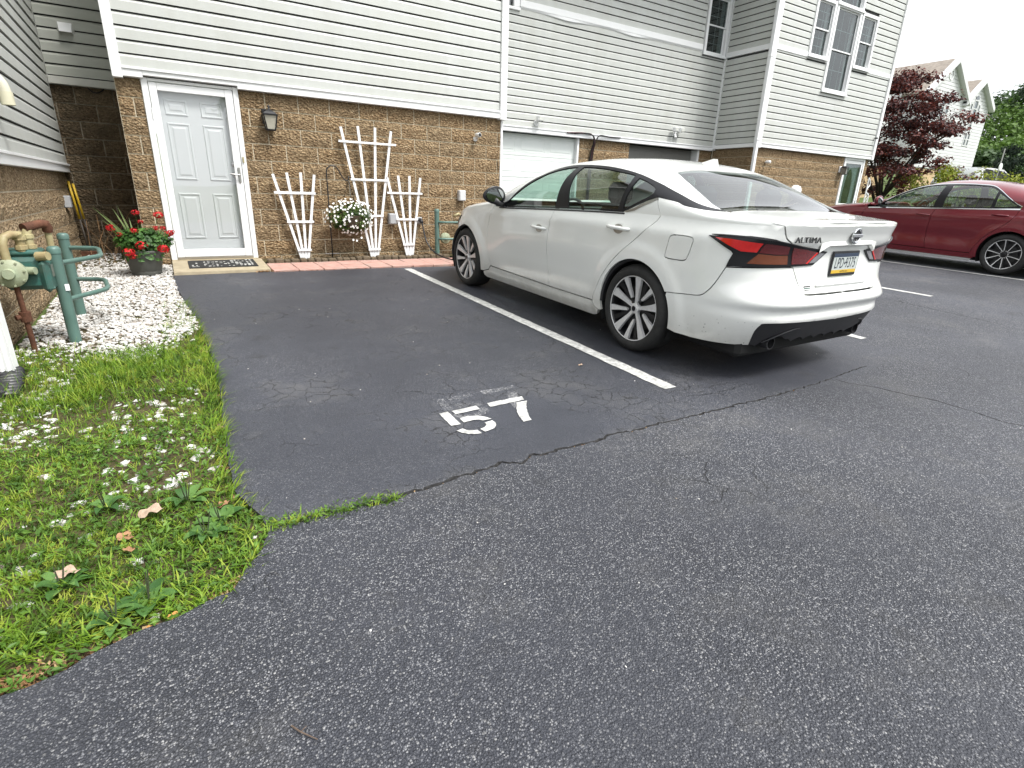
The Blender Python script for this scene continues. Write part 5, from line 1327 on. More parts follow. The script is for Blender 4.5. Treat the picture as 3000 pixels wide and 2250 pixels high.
for i in range(21):
    x = -.30+.60*i/20; p = on_rear(x, .660); vs += [(x, p.y-.004, .672), (x, p.y-.016, .664), (x, p.y-.010, .650)]
bar.add(vs, [(3*i+j, 3*i+3+j, 3*i+4+j, 3*i+1+j) for i in range(20) for j in (0, 1)]); A.solid(bar, 'boot_crease', WHT, boot)
# recess brow above the plate
bar = MB(); vs = []
for i in range(25):
    x = -.335+.67*i/24; t = abs(x)/.335; dz = -.045*max(0, (t-.78)/.22); p = on_rear(x, .93)
    vs += [(x, p.y-.002, .945+dz*.3), (x, p.y-.014*(1-t**6), .918+dz), (x, p.y+.03, .896+dz)]
bar.add(vs, [(3*i+j, 3*i+3+j, 3*i+4+j, 3*i+1+j) for i in range(24) for j in (0, 1)]); A.solid(bar, 'plate_brow', WHT, boot)
# shark-fin aerial
fa = MB(); fa.add([(-.02,.16,C.top(0,.16)-.006),(.02,.16,C.top(0,.16)-.006),(.0,.34,C.top(0,.34)-.006),(-.004,.17,C.top(0,.16)+.055),(.004,.17,C.top(0,.16)+.055),(0,.21,C.top(0,.2)+.05)], [(0,1,4,3),(0,3,5,2),(1,2,5,4),(3,4,5)]); A.solid(fa, 'aerial', WHT)
# cabin
def seat(root_car, x, y, bench=False, wdt=.24):
    s_ = MB(); s_.bbox(x-wdt, x+wdt, y-.05, y+.48, .42, .60, .05); root_car.solid(s_, 'seat_cushion', MT['seat'])
    b = MB(); vs = []
    for z, yy, hw, dp in ((.52,.02,wdt,.10),(.75,-.05,wdt*.98,.12),(.95,-.12,wdt*.88,.10),(1.04,-.15,wdt*.7,.07)):
        for (sx, sy) in ((-1,0),(-.7,1),(.7,1),(1,0),(.7,-.6),(-.7,-.6)): vs.append((x+sx*hw, y+yy+sy*dp*.6, z))
    b.add(vs, [(i*6+k, i*6+(k+1)%6, i*6+6+(k+1)%6, i*6+6+k) for i in range(3) for k in range(6)]+[(18,19,20,21,22,23)]); root_car.solid(b, 'seat_back', MT['seat'])
    if True:
        hr = MB(); hr.bbox(x-.13, x+.13, y-.24, y-.12, 1.06, 1.24, .045); root_car.solid(hr, 'head_rest', MT['seat'])
for x in (-.38, .38): seat(A, x, 1.02)
for x in (-.40, .40): seat(A, x, .10, wdt=.30)
dsh = MB(); dsh.bbox(-.72,.72,1.72,2.25,.62,.965,.08); A.solid(dsh, 'dashboard', MT['cabin'])
stw = MB(); stw.tube([(-.38+.18*math.cos(a), 1.58-.06*math.sin(a), .90+.165*math.sin(a)) for a in np.linspace(0, 2*math.pi, 25)], .015, 8, False); stw.tube([(-.38,1.72,.82),(-.38,1.59,.90)], .03, 8); stw.tube([(-.55,1.58,.90),(-.21,1.58,.90)], .018, 6); A.solid(stw, 'steering_wheel', MT['cabin'])
shf = MB(); shf.bbox(-.62,.62,-.50,-.02,.96,1.03,.03); A.solid(shf, 'parcel_shelf', MT['cabin'])
# ------------------------------------------------------------------ red saloon
CRL = Vector((12.658, 3.557, gz(12.658, 3.557)))
camry = empty('parked_car', CRL, 'glossy dark red saloon car with chrome window line beside the maple', 'car', 'cars parked in the bays', (math.atan(GS), 0, 0))
K = Car(CAM, camry); C = CAM; B, BX, G, GX = C.B, C.BX, C.G, C.GX; ZB = C.zb; RED = MT['car_red']
A2 = .368; WBC = 2.775
Bl = cr_([(1.150,.30),(1.19,.42),(1.205,.58),(1.20,.75),(1.188,.893),(1.155,ZB(1.155))])
Fl = cr_([(2.335,ZB(2.335)),(2.365,.86),(2.395,.768),(2.41,.62),(2.36,.44),(2.30,.31)])
Fl = [(min(y, 2.30+.0*z) if z < .70 and False else y, z) for y, z in Fl]
Rl = cr_([(-.01,ZB(-.01)),(.005,.985),(.02,.931),(.093,.816),(.197,.720),(.321,.595),(.40,.47),(.47,.30)])
fd = Fl+Bl+[(y, ZB(y)) for y in belt(1.155, 2.335)][1:-1]

def freek(kind, p): return (kind == 'b' and abs(p[1]-ZB(C.P('b', *p).y)) < 2e-3) or (kind == 'g' and p[1] < 2e-3)
def freekc(kind, p): return freek(kind, p) or abs(C.P(kind, *p).x) < .004
sb = lambda pts: [B(*p) for p in pts]; sg = lambda pts: [G(*p) for p in pts]
K.panel('door', [('b', sb(fd))], RED, free=freek)
rd = Bl[::-1] + [(1.0,.298),(.6,.298)] + Rl[::-1] + [(y, ZB(y)) for y in belt(-.01, 1.155)][1:-1]
K.panel('door', [('b', sb(rd))], RED, free=freek)
fwp = Fl[::-1] + [(y, ZB(y)) for y in belt(2.335, 3.36)][1:] + cr_([(3.36,ZB(3.36)),(3.32,.70),(3.26,.62),(3.17,.52)])[1:] + arc_(WBC, .33, A2, 24, 194, 40)[1:] + [(2.36,.25),(2.32,.275)]
topw = [(y, 0.0) for y in belt(2.335, 3.36)] + [GX(y, x) for y, x in ((3.36,.69),(3.2,.735),(2.9,.78),(2.6,.80),(2.4,.81),(2.335,.815))]
K.panel('front_wing', [('b', sb(fwp)), ('g', topw)], RED, free=freek)
endf = C.y0f+C.KF*math.pi/2
def junF(x):
    y = 3.5
    for _ in range(12): y = C.P('b', *BX(x, ZB(y), False)).y
    return y
jf = [(junF(x), x) for x in (.69,.6,.5,.4,.3,.2,.1,.03,0)]
fbp = sb(cr_([(3.17,.52),(3.26,.62),(3.32,.70),(3.36,ZB(3.36))])) + [BX(x, ZB(y), False) for y, x in jf[1:]] + [(endf,.5),(endf,.24),(endf-.3,.235)] + sb([(3.3,.235),(3.17,.25)]) + sb(arc_(WBC, .33, A2, -12, 22, 8))
K.panel('front_bumper', [('b', fbp)], RED, mirror='sym', free=freekc)
hd = [GX(y, x) for y, x in ((2.335,.815),(2.6,.80),(2.9,.78),(3.2,.735),(3.36,.69))] + [(y, 0.0) for y, x in jf[1:]] + [GX(y, 0) for y in belt(jf[-1][0]-.01, 2.32, .08)] + [GX(2.31,.4),GX(2.30,.65)]
K.panel('bonnet', [('g', hd)], RED, mirror='sym', free=freekc)
def junR(x):
    y = -.9
    for _ in range(14): y = C.P('b', *BX(x, ZB(y))).y
    return y
XT = .66; yT = junR(XT); R0 = C.y0r-C.KR*math.pi/2
btop = cr_([(-.58,.70),(-.70,.74),(-.82,.73),(-.92,.70)]); brear = cr_([(XT,ZB(yT)),(.62,.95),(.60,.86),(.56,.74),(.52,.66)])
bse = cr_([(-.335,.525),(-.55,.55),(-.66,.62),(-.72,.76)])
qs = sb(Rl) + sb([(.47,.29),(.43,.25),(.39,.235)]) + sb(arc_(0,.33,A2,-14,149,44)) + sb(bse[1:]) + [BX(.75,.78),BX(.60,.79)] + [BX(x, z) for x, z in brear[::-1] if z > .8] + [B(y, ZB(y)) for y in belt(yT, -.01)][1:-1]
pil = cr_([(-.02,1.098),(-.10,1.12),(-.30,1.14),(-.45,1.125),(-.58,1.115)])
qt = [(y, 0.0) for y in belt(-.01, yT)] + [GX(y, x) for y, x in btop[::-1]] + sg(pil[::-1])[1:] 
K.panel('rear_quarter', [('b', qs), ('g', qt)], RED, free=freek)
jb = [(junR(XT*k/12), XT*k/12) for k in range(12, -1, -1)]
bg_ = [GX(y, x) for y, x in btop] + [(y, 0.0) for y, x in jb] + [(jb[-1][0], C.KG*math.pi/2)] + [GX(y, 0) for y in belt(jb[-1][0]+.01, -.57, .05)] + [GX(-.575,.4)]
bb_ = [BX(x, z) for x, z in brear] + [BX(.3,.65),(R0,.65)] + [(R0, z) for z in (.72,.8,.88,.95)] + [BX(x, ZB(y)) for y, x in jb[::-1]][:-1]
K.panel('boot_lid', [('g', bg_), ('b', bb_)], RED, mirror='sym', free=freekc)
bp2 = sb(bse) + [BX(.75,.775),BX(.60,.785)] + [BX(x, z) for x, z in brear if z < .78] + [BX(.3,.645),(R0,.645),(R0,.45),(R0,.28)] + [BX(.4,.28),BX(.65,.28)] + sb([(-.7,.26),(-.5,.25),(-.42,.26)]) + sb(arc_(0,.33,A2,190,149,12))[:-1]
K.panel('rear_bumper', [('b', bp2)], RED, mirror='sym', free=freekc)
K.panel('tail_lamp', [('b', sb([(-.66,.96),(-.8,.97)])+[BX(.7,.97),BX(.42,.95),BX(.45,.83),BX(.65,.80)]+sb([(-.80,.80),(-.72,.84)]))], MT['lens_dark'], off=.008, lip=.02)
# skirt with a pale lower face
K.panel('sill', [('b', sb([(2.30,.275),(2.36,.245),(2.36,.205),(.42,.205),(.39,.23),(.43,.26),(.47,.292),(1.15,.294),(2.30,.304)]))], RED, lip=.02)
K.panel('side_skirt', [('b', sb([(2.36,.203),(2.34,.160),(.46,.160),(.42,.203)]))], pm('pale_skirt', (.60,.60,.60), .3, .08, 6, coat=.5), lip=.03, off=.006)
top_ = cr_([(2.14,1.00),(1.934,1.146),(1.76,1.255),(1.573,1.340),(1.36,1.388),(1.158,1.408),(.90,1.418),(.70,1.415),(.50,1.398),(.36,1.335),(.217,1.240),(.06,1.135),(-.02,1.098)])
ble = [(.04,.565),(-.12,.61),(-.30,.66),(-.45,.69),(-.57,.715)]; wse = [(2.29,.765),(2.0,.725),(1.75,.675),(1.5,.625),(1.27,.57)]
rf = sg(top_) + sg(pil[1:]) + [GX(y, x) for y, x in ble[::-1]] + [GX(.03,.3),GX(.025,0)] + [GX(y, 0) for y in belt(.1, 1.2, .08)] + [GX(1.21,.3),GX(1.24,.45)] + [GX(y, x) for y, x in wse[::-1]] + sg([(2.29,.99),(2.2,.975)])
K.panel('roof', [('g', rf)], RED, mirror='sym', free=freekc, step=.045)
ws = [GX(y, x) for y, x in wse] + [GX(1.24,.4),GX(1.21,0)] + [GX(y, 0) for y in belt(1.25, 2.29, .1)] + [GX(2.29,.4)]
K.panel('windscreen', [('g', ws)], MT['side_glass'], mirror='sym', free=freekc, off=-.004, lip=0, step=.06)
bw = [GX(y, x) for y, x in ble] + [GX(-.56,.4),GX(-.55,0)] + [GX(y, 0) for y in belt(-.5, .02, .08)] + [GX(.03,.3)]
K.panel('rear_window', [('g', bw)], MT['rear_glass'], mirror='sym', free=freekc, off=-.004, lip=0, step=.05)
q1 = sg(cr_([(2.09,.982),(1.934,1.120),(1.75,1.232),(1.573,1.318),(1.36,1.366),(1.158,1.386)]) + [(1.175,1.25),(1.205,1.10),(1.21,ZB(1.21)+.018)] + [(y, ZB(y)+.018) for y in belt(1.25, 2.05)])
q2 = sg(cr_([(1.045,1.390),(.90,1.394),(.70,1.392),(.50,1.378)]) + [(.405,1.335),(.375,1.305),(.372,1.20),(.385,1.075)] + [(y, ZB(y)+.018) for y in belt(.40, 1.06)] + [(1.075,1.03),(1.06,1.2)])
q3 = sg([(.335,1.280),(.217,1.208),(.09,1.122),(.04,1.092),(.20,1.070),(.335,1.064)])
db = sg([(2.14,.985)]) + sg(top_) + sg([(y, ZB(y)+.004) for y in belt(.0, 2.14)])
K.panel('window_frame', [('g', db, [q1, q2, q3])], MT['car_black'], off=.001, lip=.012, step=.03)
for q_ in (q1, q2, q3): K.panel('side_window', [('g', q_)], MT['side_glass'], off=-.005, lip=0, gap=-.004, step=.05)
tl = top_; K.panel('chrome_strip', [('g', sg(tl)+sg([(y-.004, z-.012) for y, z in tl][::-1]))], MT['chrome'], off=.005, lip=.006, gap=0)
K.panel('chrome_strip', [('b', sb([(y, ZB(y)-.002) for y in belt(-.01, 2.30)]+[(y, ZB(y)-.020) for y in belt(2.30, -.01)]))], MT['chrome'], off=.005, lip=.006, gap=0)

ish = sb([(-.15,ZB(-.15)-.01),(2.2,ZB(2.2)-.01),(3.2,.74),(3.17,.50)]) + sb(arc_(WBC,.33,A2+.01,20,190,30)) + sb([(2.36,.22),(.45,.22)]) + sb(arc_(0,.33,A2+.01,-14,190,30)) + sb([(-.45,.30)]) + [BX(.6,.32),BX(.3,.33),(R0,.33),(R0,.9),BX(.3,.93),BX(.6,.93)]
K.panel('inner_shell', [('b', ish)], MT['car_dark'], mirror='sym', off=-.024, lip=0, gap=0, step=.09)
f_ = MB(); f_.bbox(-.72,.72,-.86,3.5,.17,.30,.03); K.solid(f_, 'floor_pan', MT['car_dark'], smooth=False, auto=None)
for s_ in (-1, 1):
    for yc in (0, WBC):
        ang = [R_(-25+230*i/20) for i in range(21)]; vs = []
        for a in ang:
            for xx in (.87, .58): vs.append((s_*xx, yc+(A2+.012)*math.cos(a), .33+(A2+.012)*math.sin(a)))
        fs = [(2*i, 2*i+1, 2*i+3, 2*i+2) for i in range(20)]; vs += [(s_*.58, yc, .33)]; fs += [(2*i+1, 42, 2*i+3) for i in range(20)]
        wl = MB(); wl.add(vs, fs); K.solid(wl, 'wheel_well', MT['car_dark'], smooth=False, auto=None)
        wheel(camry, s_*.882, yc, .33, .240, cam_spokes, s_, .215)
for hy0, hy1, hz in ((1.215,1.435,.872),(.10,.33,.940)):
    for s_ in (-1, 1):
        x = s_*C.S((hy0+hy1)/2, hz); hb = MB()
        hb.tube([(x+s_*d, hy0+(hy1-hy0)*t, hz+.006*t) for t, d in ((0,.002),(.06,.012),(.25,.026),(.5,.03),(.75,.026),(.94,.012),(1,.002))], [.008,.012,.013,.013,.013,.012,.007], 10); K.solid(hb, 'door_handle', RED)
for s_ in (-1, 1):
    m_ = bmesh.new(); bmesh.ops.create_uvsphere(m_, u_segments=18, v_segments=10, radius=1)
    for v in m_.verts:
        x, y, z = v.co; v.co = Vector((x*.12, y*.085 if y > 0 else y*.012, z*.08))
    me = bpy.data.meshes.new('mirror'); m_.to_mesh(me); m_.free(); me.materials.append(RED); me.polygons.foreach_set('use_smooth', [True]*len(me.polygons))
    mo = link('mirror', me, camry); mo.location = (s_*1.02, 2.07, 1.075)
    gl = MB(); gl.add([(.095*math.cos(a), -.0135, .06*math.sin(a)) for a in np.linspace(0, 2*math.pi, 25)[:-1]], [tuple(range(24))]); gl.build('mirror_glass', MT['chrome'], mo)
    ar_ = MB(); ar_.tube([(0,0,-.05),(-s_*.09,.03,-.085),(-s_*.15,.03,-.10)], [.033,.027,.024], 8); ar_.build('mirror_arm', MT['car_satin'], mo, smooth=True)
for x in (-.36, .36): seat(K, x, 1.05)
for x in (-.38, .38): seat(K, x, .14, wdt=.28)
dsh = MB(); dsh.bbox(-.70,.70,1.80,2.28,.62,.985,.08); K.solid(dsh, 'dashboard', MT['cabin'])
stw = MB(); stw.tube([(-.37+.18*math.cos(a), 1.64-.06*math.sin(a), .94+.165*math.sin(a)) for a in np.linspace(0, 2*math.pi, 25)], .015, 8, False); stw.tube([(-.37,1.8,.86),(-.37,1.65,.94)], .03, 8); K.solid(stw, 'steering_wheel', MT['cabin'])
fa = MB(); fa.add([(-.02,.10,C.top(0,.1)-.006),(.02,.10,C.top(0,.1)-.006),(.0,.28,C.top(0,.28)-.006),(-.004,.11,C.top(0,.1)+.055),(.004,.11,C.top(0,.1)+.055),(0,.15,C.top(0,.15)+.05)], [(0,1,4,3),(0,3,5,2),(1,2,5,4),(3,4,5)]); K.solid(fa, 'aerial', RED)
# ------------------------------------------------------------------ things by the wall
def one(mb, name, mat, label, cat, group=None, loc=None, **k):
    """a thing that is a single mesh, origin at loc"""
    loc = loc or (0,0,0)
    o = mb.build(name, mat, None, off=loc, **k); o.location = loc; return tag(o, label, cat, group)
rt = random.Random(8)
# step, mat
sy = gz(0, 7.9)
mb = MB(); vs = [(-.035,7.405,gz(0,7.405)-.08),(1.02,7.41,gz(0,7.41)-.08),(1.02,8.205,-.06),(-.035,8.205,-.06),(-.03,7.415,gz(0,7.4)+.03),(1.012,7.42,gz(0,7.4)+.03),(1.012,8.21,.048),(-.03,8.21,.048)]
mb.add(vs, [(0,3,2,1),(4,5,6,7),(0,1,5,4),(1,2,6,5),(2,3,7,6),(3,0,4,7)]); one(mb, 'door_step', MT['concrete'], 'low stained concrete doorstep in front of the white storm door', 'step', loc=(.5,7.8,0))
stepz = lambda y: gz(0,7.4)+.03+(y-7.42)/(8.21-7.42)*(.048-gz(0,7.4)-.03)
mt = House('door_mat', (.52,7.86,stepz(7.86)), 'black rubber doormat with worn white pattern on the doorstep', 'doormat')
mb = MB(); mb.add([(.135,7.63,stepz(7.63)),(.905,7.63,stepz(7.63)),(.905,8.12,stepz(8.12)),(.135,8.12,stepz(8.12)),(.14,7.635,stepz(7.63)+.012),(.90,7.635,stepz(7.63)+.012),(.90,8.115,stepz(8.12)+.012),(.14,8.115,stepz(8.12)+.012)], [(0,3,2,1),(4,5,6,7),(0,1,5,4),(1,2,6,5),(2,3,7,6),(3,0,4,7)])
mt.part(mb, 'backing', pm('mat_rubber', (.014,.014,.014), .85, .3, 40, .5, 200))
MT['mat_white'] = pm('mat_print', (.60,.60,.57), .9, .2, 30, dirt=(.05,.05,.05), dirt_amt=.8, dscale=14)
pr_ = MB()
for i in range(16):
    for j in range(6):
        p_ = .25+.6*(i/15)
        if rt.random() < p_:
            x, y = .17+i*.0445, 7.67+j*.071; w, d = rt.uniform(.014,.036), rt.uniform(.02,.055)
            pr_.add([(x,y,stepz(y)+.0135),(x+w,y+rt.uniform(-.01,.01),stepz(y)+.0135),(x+w,y+d,stepz(y+d)+.0135),(x,y+d,stepz(y+d)+.0135)], [(0,1,2,3)])
tag(mt.part(pr_, 'printed_pattern', MT['mat_white']), kind='stuff')

# paver path: setting with single pavers
pb = MB(); pp = [(1.025,7.34),(4.8,7.30),(4.8,7.97),(1.025,7.97)]
pb.add([(x, y, gz(x,y)-.01) for x, y in pp]+[(x, y, gz(x,y)-.08) for x, y in pp], [(0,1,2,3),(0,4,5,1),(1,5,6,2),(2,6,7,3),(3,7,4,0)])
path = pb.build('paver_path', MT['soil'], None, off=(2.9,7.65,0)); path.location = (2.9,7.65,0); tag(path, kind='structure')
pvm = []
for i in range(4):
    q = MB(); q.bbox(-.149,.149,-.149,.149,-.045,0,.005); pvm.append(mesh('paver', q.v, q.f, MT['paver']))
for r_ in range(2):
    for k in range(12):
        x, y = 1.185+k*.305, 7.492+r_*.306-.006*k
        o = link('paver', rt.choice(pvm), path); o.location = (x-2.9+rt.uniform(-.003,.003), y-7.65, gz(x,y)+.018+rt.uniform(-.004,.005)); o.rotation_euler = (math.atan(GS)+rt.uniform(-.012,.012), rt.uniform(-.015,.015), rt.uniform(-.02,.02))
# litter in front of pavers and small edging stones
ed = House('edging_row', (2.4,8.0,0), 'row of small dark weathered edging stones along the paver path', 'edging')
x = 1.06
while x < 3.75:
    w = rt.choice((.085,.095,.105,.12)); q = MB(); z0 = gz(x,8); q.bbox(x, x+w-.008, 7.965+rt.uniform(-.008,.008), 8.065, z0-.04, z0+.062+rt.uniform(-.012,.010), .014)
    ed.part(q, 'edging_stone', MT['edging'], smooth=False); x += w
q = MB(); q.add([(1.02,8.06,gz(1,8.06)+.02),(4.8,8.06,gz(4.8,8.06)+.02),(4.8,8.262,.03),(1.02,8.262,.03)], [(0,1,2,3)]); tag(one(q, 'wall_bed', MT['soil'], None, None), kind='structure')

# wall lantern
L = House('wall_lantern', (1.31,8.25,1.65), 'black four-sided wall lantern beside the white storm door', 'lantern')
lx, ly = 1.312, 8.165
def frus(mb, cx, cy, z0, h0, z1, h1):
    vs = [(cx-h0,cy-h0,z0),(cx+h0,cy-h0,z0),(cx+h0,cy+h0,z0),(cx-h0,cy+h0,z0),(cx-h1,cy-h1,z1),(cx+h1,cy-h1,z1),(cx+h1,cy+h1,z1),(cx-h1,cy+h1,z1)]
    mb.add(vs, [(0,3,2,1),(4,5,6,7),(0,1,5,4),(1,2,6,5),(2,3,7,6),(3,0,4,7)])
q = MB(); frus(q, lx, ly, 1.838, .088, 1.852, .090); frus(q, lx, ly, 1.853, .080, 1.882, .055); frus(q, lx, ly, 1.883, .048, 1.905, .022); q.lathe([(.018,1.905),(.012,1.93),(.017,1.94),(.013,1.952),(0,1.965)], (lx,ly,0), 10); L.part(q, 'lamp_cap', MT['black'])
for sx, sy_ in ((-1,-1),(1,-1),(1,1),(-1,1)):
    q = MB(); q.tube([(lx+sx*.079,ly+sy_*.079,1.838),(lx+sx*.050,ly+sy_*.050,1.675)], .008, 6); L.part(q, 'lamp_bar', MT['black'])
q = MB(); frus(q, lx, ly, 1.660, .050, 1.676, .056); L.part(q, 'lamp_base', MT['black'])
q = MB(); frus(q, lx, ly, 1.677, .046, 1.837, .074); L.part(q, 'lamp_glass', pm('frosted_lamp_glass', (.42,.40,.33), .25, .12, 12))
q = MB(); q.bbox(lx-.075,lx-.015,8.235,8.266,1.74,1.92,.006); q.tube([(lx-.045,8.24,1.88),(lx-.04,8.20,1.90),(lx,8.165,1.90)], .010, 8); L.part(q, 'lamp_bracket', MT['black'])

# trellises: fan of four slats with cross bars
MT['vinyl'] = pm('white_vinyl', (.80,.81,.82), .35, .03, 6)
def trellis(tops, bots, bars, label, h0):
    T_ = House('fan_trellis', ((bots[0][0]+bots[3][0])/2, 8.19, 0), label, 'trellis', None)
    for (x1, z1), (x0, z0) in zip(tops, bots):
        d = Vector((x1-x0, 0, z1-z0)).normalized(); nrm = Vector((d.z, 0, -d.x))*.017
        q = MB(); vs = []
        for y in (8.172, 8.190):
            for (x, z), s_ in (((x0,z0),-1),((x0,z0),1),((x1,z1),1),((x1,z1),-1)): vs.append((x+nrm.x*s_, y, z+nrm.z*s_))
        q.add(vs, [(0,1,2,3),(7,6,5,4),(0,4,5,1),(1,5,6,2),(2,6,7,3),(3,7,4,0)]); T_.part(q, 'slat', MT['vinyl'])
    for (x0, z0, x1, z1) in bars:
        q = MB(); q.bbox(x0, x1, 8.155, 8.171, min(z0,z1)-.014, max(z0,z1)*.5+min(z0,z1)*.5+.014, .002); T_.part(q, 'cross_bar', MT['vinyl'])
K_ = 1.0
trellis([(1.274,1.139),(1.45,1.163),(1.63,1.171),(1.806,1.15)], [(1.545,.012),(1.572,.012),(1.600,.012),(1.627,.012)], [(1.265,.905,1.80,.915),(1.39,.53,1.745,.538),(1.49,.148,1.68,.150)], 'short white fan trellis nearest the storm door', 0)
trellis([(2.21,1.784),(2.449,1.808),(2.694,1.809),(2.927,1.78)], [(2.550,.022),(2.579,.022),(2.609,.022),(2.640,.022)], [(2.165,1.600,2.99,1.600),(2.30,1.112,2.85,1.112),(2.44,.617,2.755,.617),(2.50,.132,2.685,.132)], 'tall white fan trellis behind the white flower basket', 0)
trellis([(2.838,1.16),(3.008,1.189),(3.185,1.192),(3.359,1.171)], [(3.118,.0),(3.142,.0),(3.168,.0),(3.193,.0)], [(2.825,.944,3.38,.944),(2.95,.568,3.295,.568),(3.045,.193,3.232,.193)], 'short white fan trellis beside the wall outlet and white car', 0)

# shepherd hook and hanging basket
q = MB(); hx, hy = 1.945, 8.07; pts_ = [(hx,hy,-.02),(hx,hy,.6),(hx+.003,hy,1.16)]
for a in np.linspace(180, 20, 12): pts_.append((hx+.088+.085*math.cos(R_(a)), hy, 1.19+.085*math.sin(R_(a))))
pts_ += [(hx+.20,hy,1.16),(hx+.225,hy,1.12),(hx+.25,hy,1.095),(hx+.28,hy,1.09),(hx+.30,hy,1.115),(hx+.303,hy,1.15)]
SH = empty('shepherd_hook', (hx,hy,0), 'thin black shepherd hook pole standing against the block wall', 'hook')
q.tube(pts_, .0085, 8); q.build('hook_pole', MT['black'], SH, smooth=True, off=(hx,hy,0))
q = MB(); q.tube([(hx-.10,hy,.10),(hx+.10,hy,.10)], .005, 6); q.build('foot_bar', MT['black'], SH, off=(hx,hy,0))
bc = Vector((2.225, 8.045, .60))
HB = House('hanging_basket', bc, 'hanging basket of small white flowers below the shepherd hook', 'flower basket')
q = MB(); q.lathe([(.02,-.19),(.10,-.18),(.15,-.10),(.175,.0),(.18,.03)], bc, 20); HB.part(q, 'basket', pm('basket_fibre', (.05,.035,.02), .9, .3, 30))
for k in range(3):
    a = k*2.1+.5; q = MB(); q.tube([(bc.x+.17*math.cos(a),bc.y+.17*math.sin(a),bc.z+.02),(bc.x+.02,bc.y+.02,bc.z+.49)], .003, 5); HB.part(q, 'hanger', MT['black'])
def leafq(mb, p, size, nrm=None, asp=.5, r=rt):
    """one kite-shaped leaf of two triangles"""
    n = Vector(nrm) if nrm is not None else Vector((r.gauss(0,1), r.gauss(0,1), r.gauss(0,1)))
    if n.length < 1e-3: n = Vector((0,0,1))
    n.normalize(); a = n.cross(Vector((r.gauss(0,1), r.gauss(0,1), r.gauss(0,1))))
    if a.length < 1e-4: a = n.cross(Vector((1,.3,.2)))
    a.normalize(); b = n.cross(a)
    p = Vector(p); mb.add([p-a*size*.5, p+b*size*asp*.5+n*size*.08, p+a*size*.5, p-b*size*asp*.5+n*size*.08], [(0,1,2,3)])
MT['leaf_petunia'] = leaf_mat('petunia_leaf', [(.018,.040,.010),(.045,.095,.018),(.095,.17,.03),(.16,.22,.05)])
q = MB()
for i in range(4200):
    d = Vector((rt.gauss(0,1), rt.gauss(0,1), rt.gauss(0,1))).normalized(); rr = rt.random()**.35
    p = bc + Vector((d.x*.33*rr, d.y*.155*rr-.01, d.z*.215*rr+.0))
    p.y = min(p.y, 8.235)
    leafq(q, p, rt.uniform(.02,.042), d+Vector((0,0,.5)))
tag(HB.part(q, 'foliage', MT['leaf_petunia']), kind='stuff')
MT['petal_white'] = pm('white_petal', (.80,.80,.76), .6, .05, 30)
fm = []
for v_ in range(3):
    q = MB(); n = 10; vs = [(0,0,.002)]
    for k in range(n): a = 2*math.pi*k/n; r0 = .0165*(1 if k % 2 else .78); vs.append((r0*math.cos(a), r0*math.sin(a), .006+.003*(k%2)))
    q.add(vs, [(0,1+k,1+(k+1)%n) for k in range(n)]); fm.append(mesh('flower', q.v, q.f, MT['petal_white']))
for i in range(150):
    d = Vector((rt.gauss(0,1), -abs(rt.gauss(0,1)), rt.gauss(0.25,1))).normalized(); k = rt.uniform(.96,1.10)
    p = bc + Vector((d.x*.34*k, d.y*.165*k-.01, d.z*.225*k)); o = link('flower', rt.choice(fm), HB.o); o.location = p-bc
    o.rotation_euler = (d+Vector((0,-.5,.2))).to_track_quat('Z','Y').to_euler(); s_ = rt.uniform(.75,1.2); o.scale = (s_,)*3
for (dx, dz) in ((-.02,-.30),(.03,-.31),(.10,-.27)):
    o = link('flower', fm[0], HB.o); o.location = (dx,-.15,dz); o.rotation_euler = (R_(80),0,0)

# camera, junction boxes, outlet and charging lead
CM = House('security_camera', (4.33,8.24,1.82), 'small white bullet security camera high on the block wall', 'security camera')
q = MB(); q.lathe([(0,-.16),(.028,-.16),(.034,-.15),(.034,-.05),(.026,-.04),(.0,-.04)], (4.34,8.27,1.835), 16, 'y'); CM.part(q, 'body', MT['trim'], smooth=True, auto=40)
q = MB(); q.lathe([(0,-.163),(.024,-.162)], (4.34,8.27,1.835), 16, 'y'); CM.part(q, 'lens', MT['black'])
q = MB(); q.lathe([(.035,0),(.035,-.02),(.015,-.03),(.012,-.08)], (4.335,8.265,1.785), 12, 'y'); CM.part(q, 'mount', MT['trim'])
def boxy(name, x, z, w, hh_, d, mat, label, cat, lid=True):
    H_ = House(name, (x,8.24,z), label, cat); q = MB(); q.bbox(x-w/2,x+w/2,8.255-d,8.27,z-hh_/2,z+hh_/2,.008); H_.part(q, 'housing', mat)
    q = MB(); q.bbox(x-w/2+.01,x+w/2-.01,8.255-d-.008,8.255-d-.0005,z-hh_/2+.01,z+hh_/2-.012,.003); H_.part(q, 'cover', mat); return H_
boxy('junction_box', 4.08, .935, .115, .16, .07, pm('pale_box', (.60,.61,.62), .4, .05, 9), 'pale grey utility box on the wall above the car bonnet', 'utility box')
boxy('outlet_box', 2.905, .575, .115, .155, .08, MT['conduit'], 'grey weatherproof outlet box between the trellises', 'outlet')
EC = House('charging_lead', (3.35,8.2,.55), 'black cable plugged into the wall and trailing to the car', 'cable')
q = MB(); q.bbox(3.30,3.39,8.21,8.268,.50,.60,.01); EC.part(q, 'socket', MT['conduit']); q = MB(); q.tube([(3.345,8.20,.56),(3.345,8.14,.545),(3.35,8.12,.515)], [.03,.028,.02], 10); EC.part(q, 'plug', MT['black'], smooth=True)
q = MB(); cp = cr_([(3.35,8.12,.52),(3.355,8.08,.40),(3.37,8.0,.24),(3.42,7.86,.11),(3.52,7.66,.035),(3.66,7.45,.012),(3.82,7.3,.0),(4.0,7.2,-.005)], 8); q.tube(cp, .011, 8); EC.part(q, 'cable', MT['black'], smooth=True)

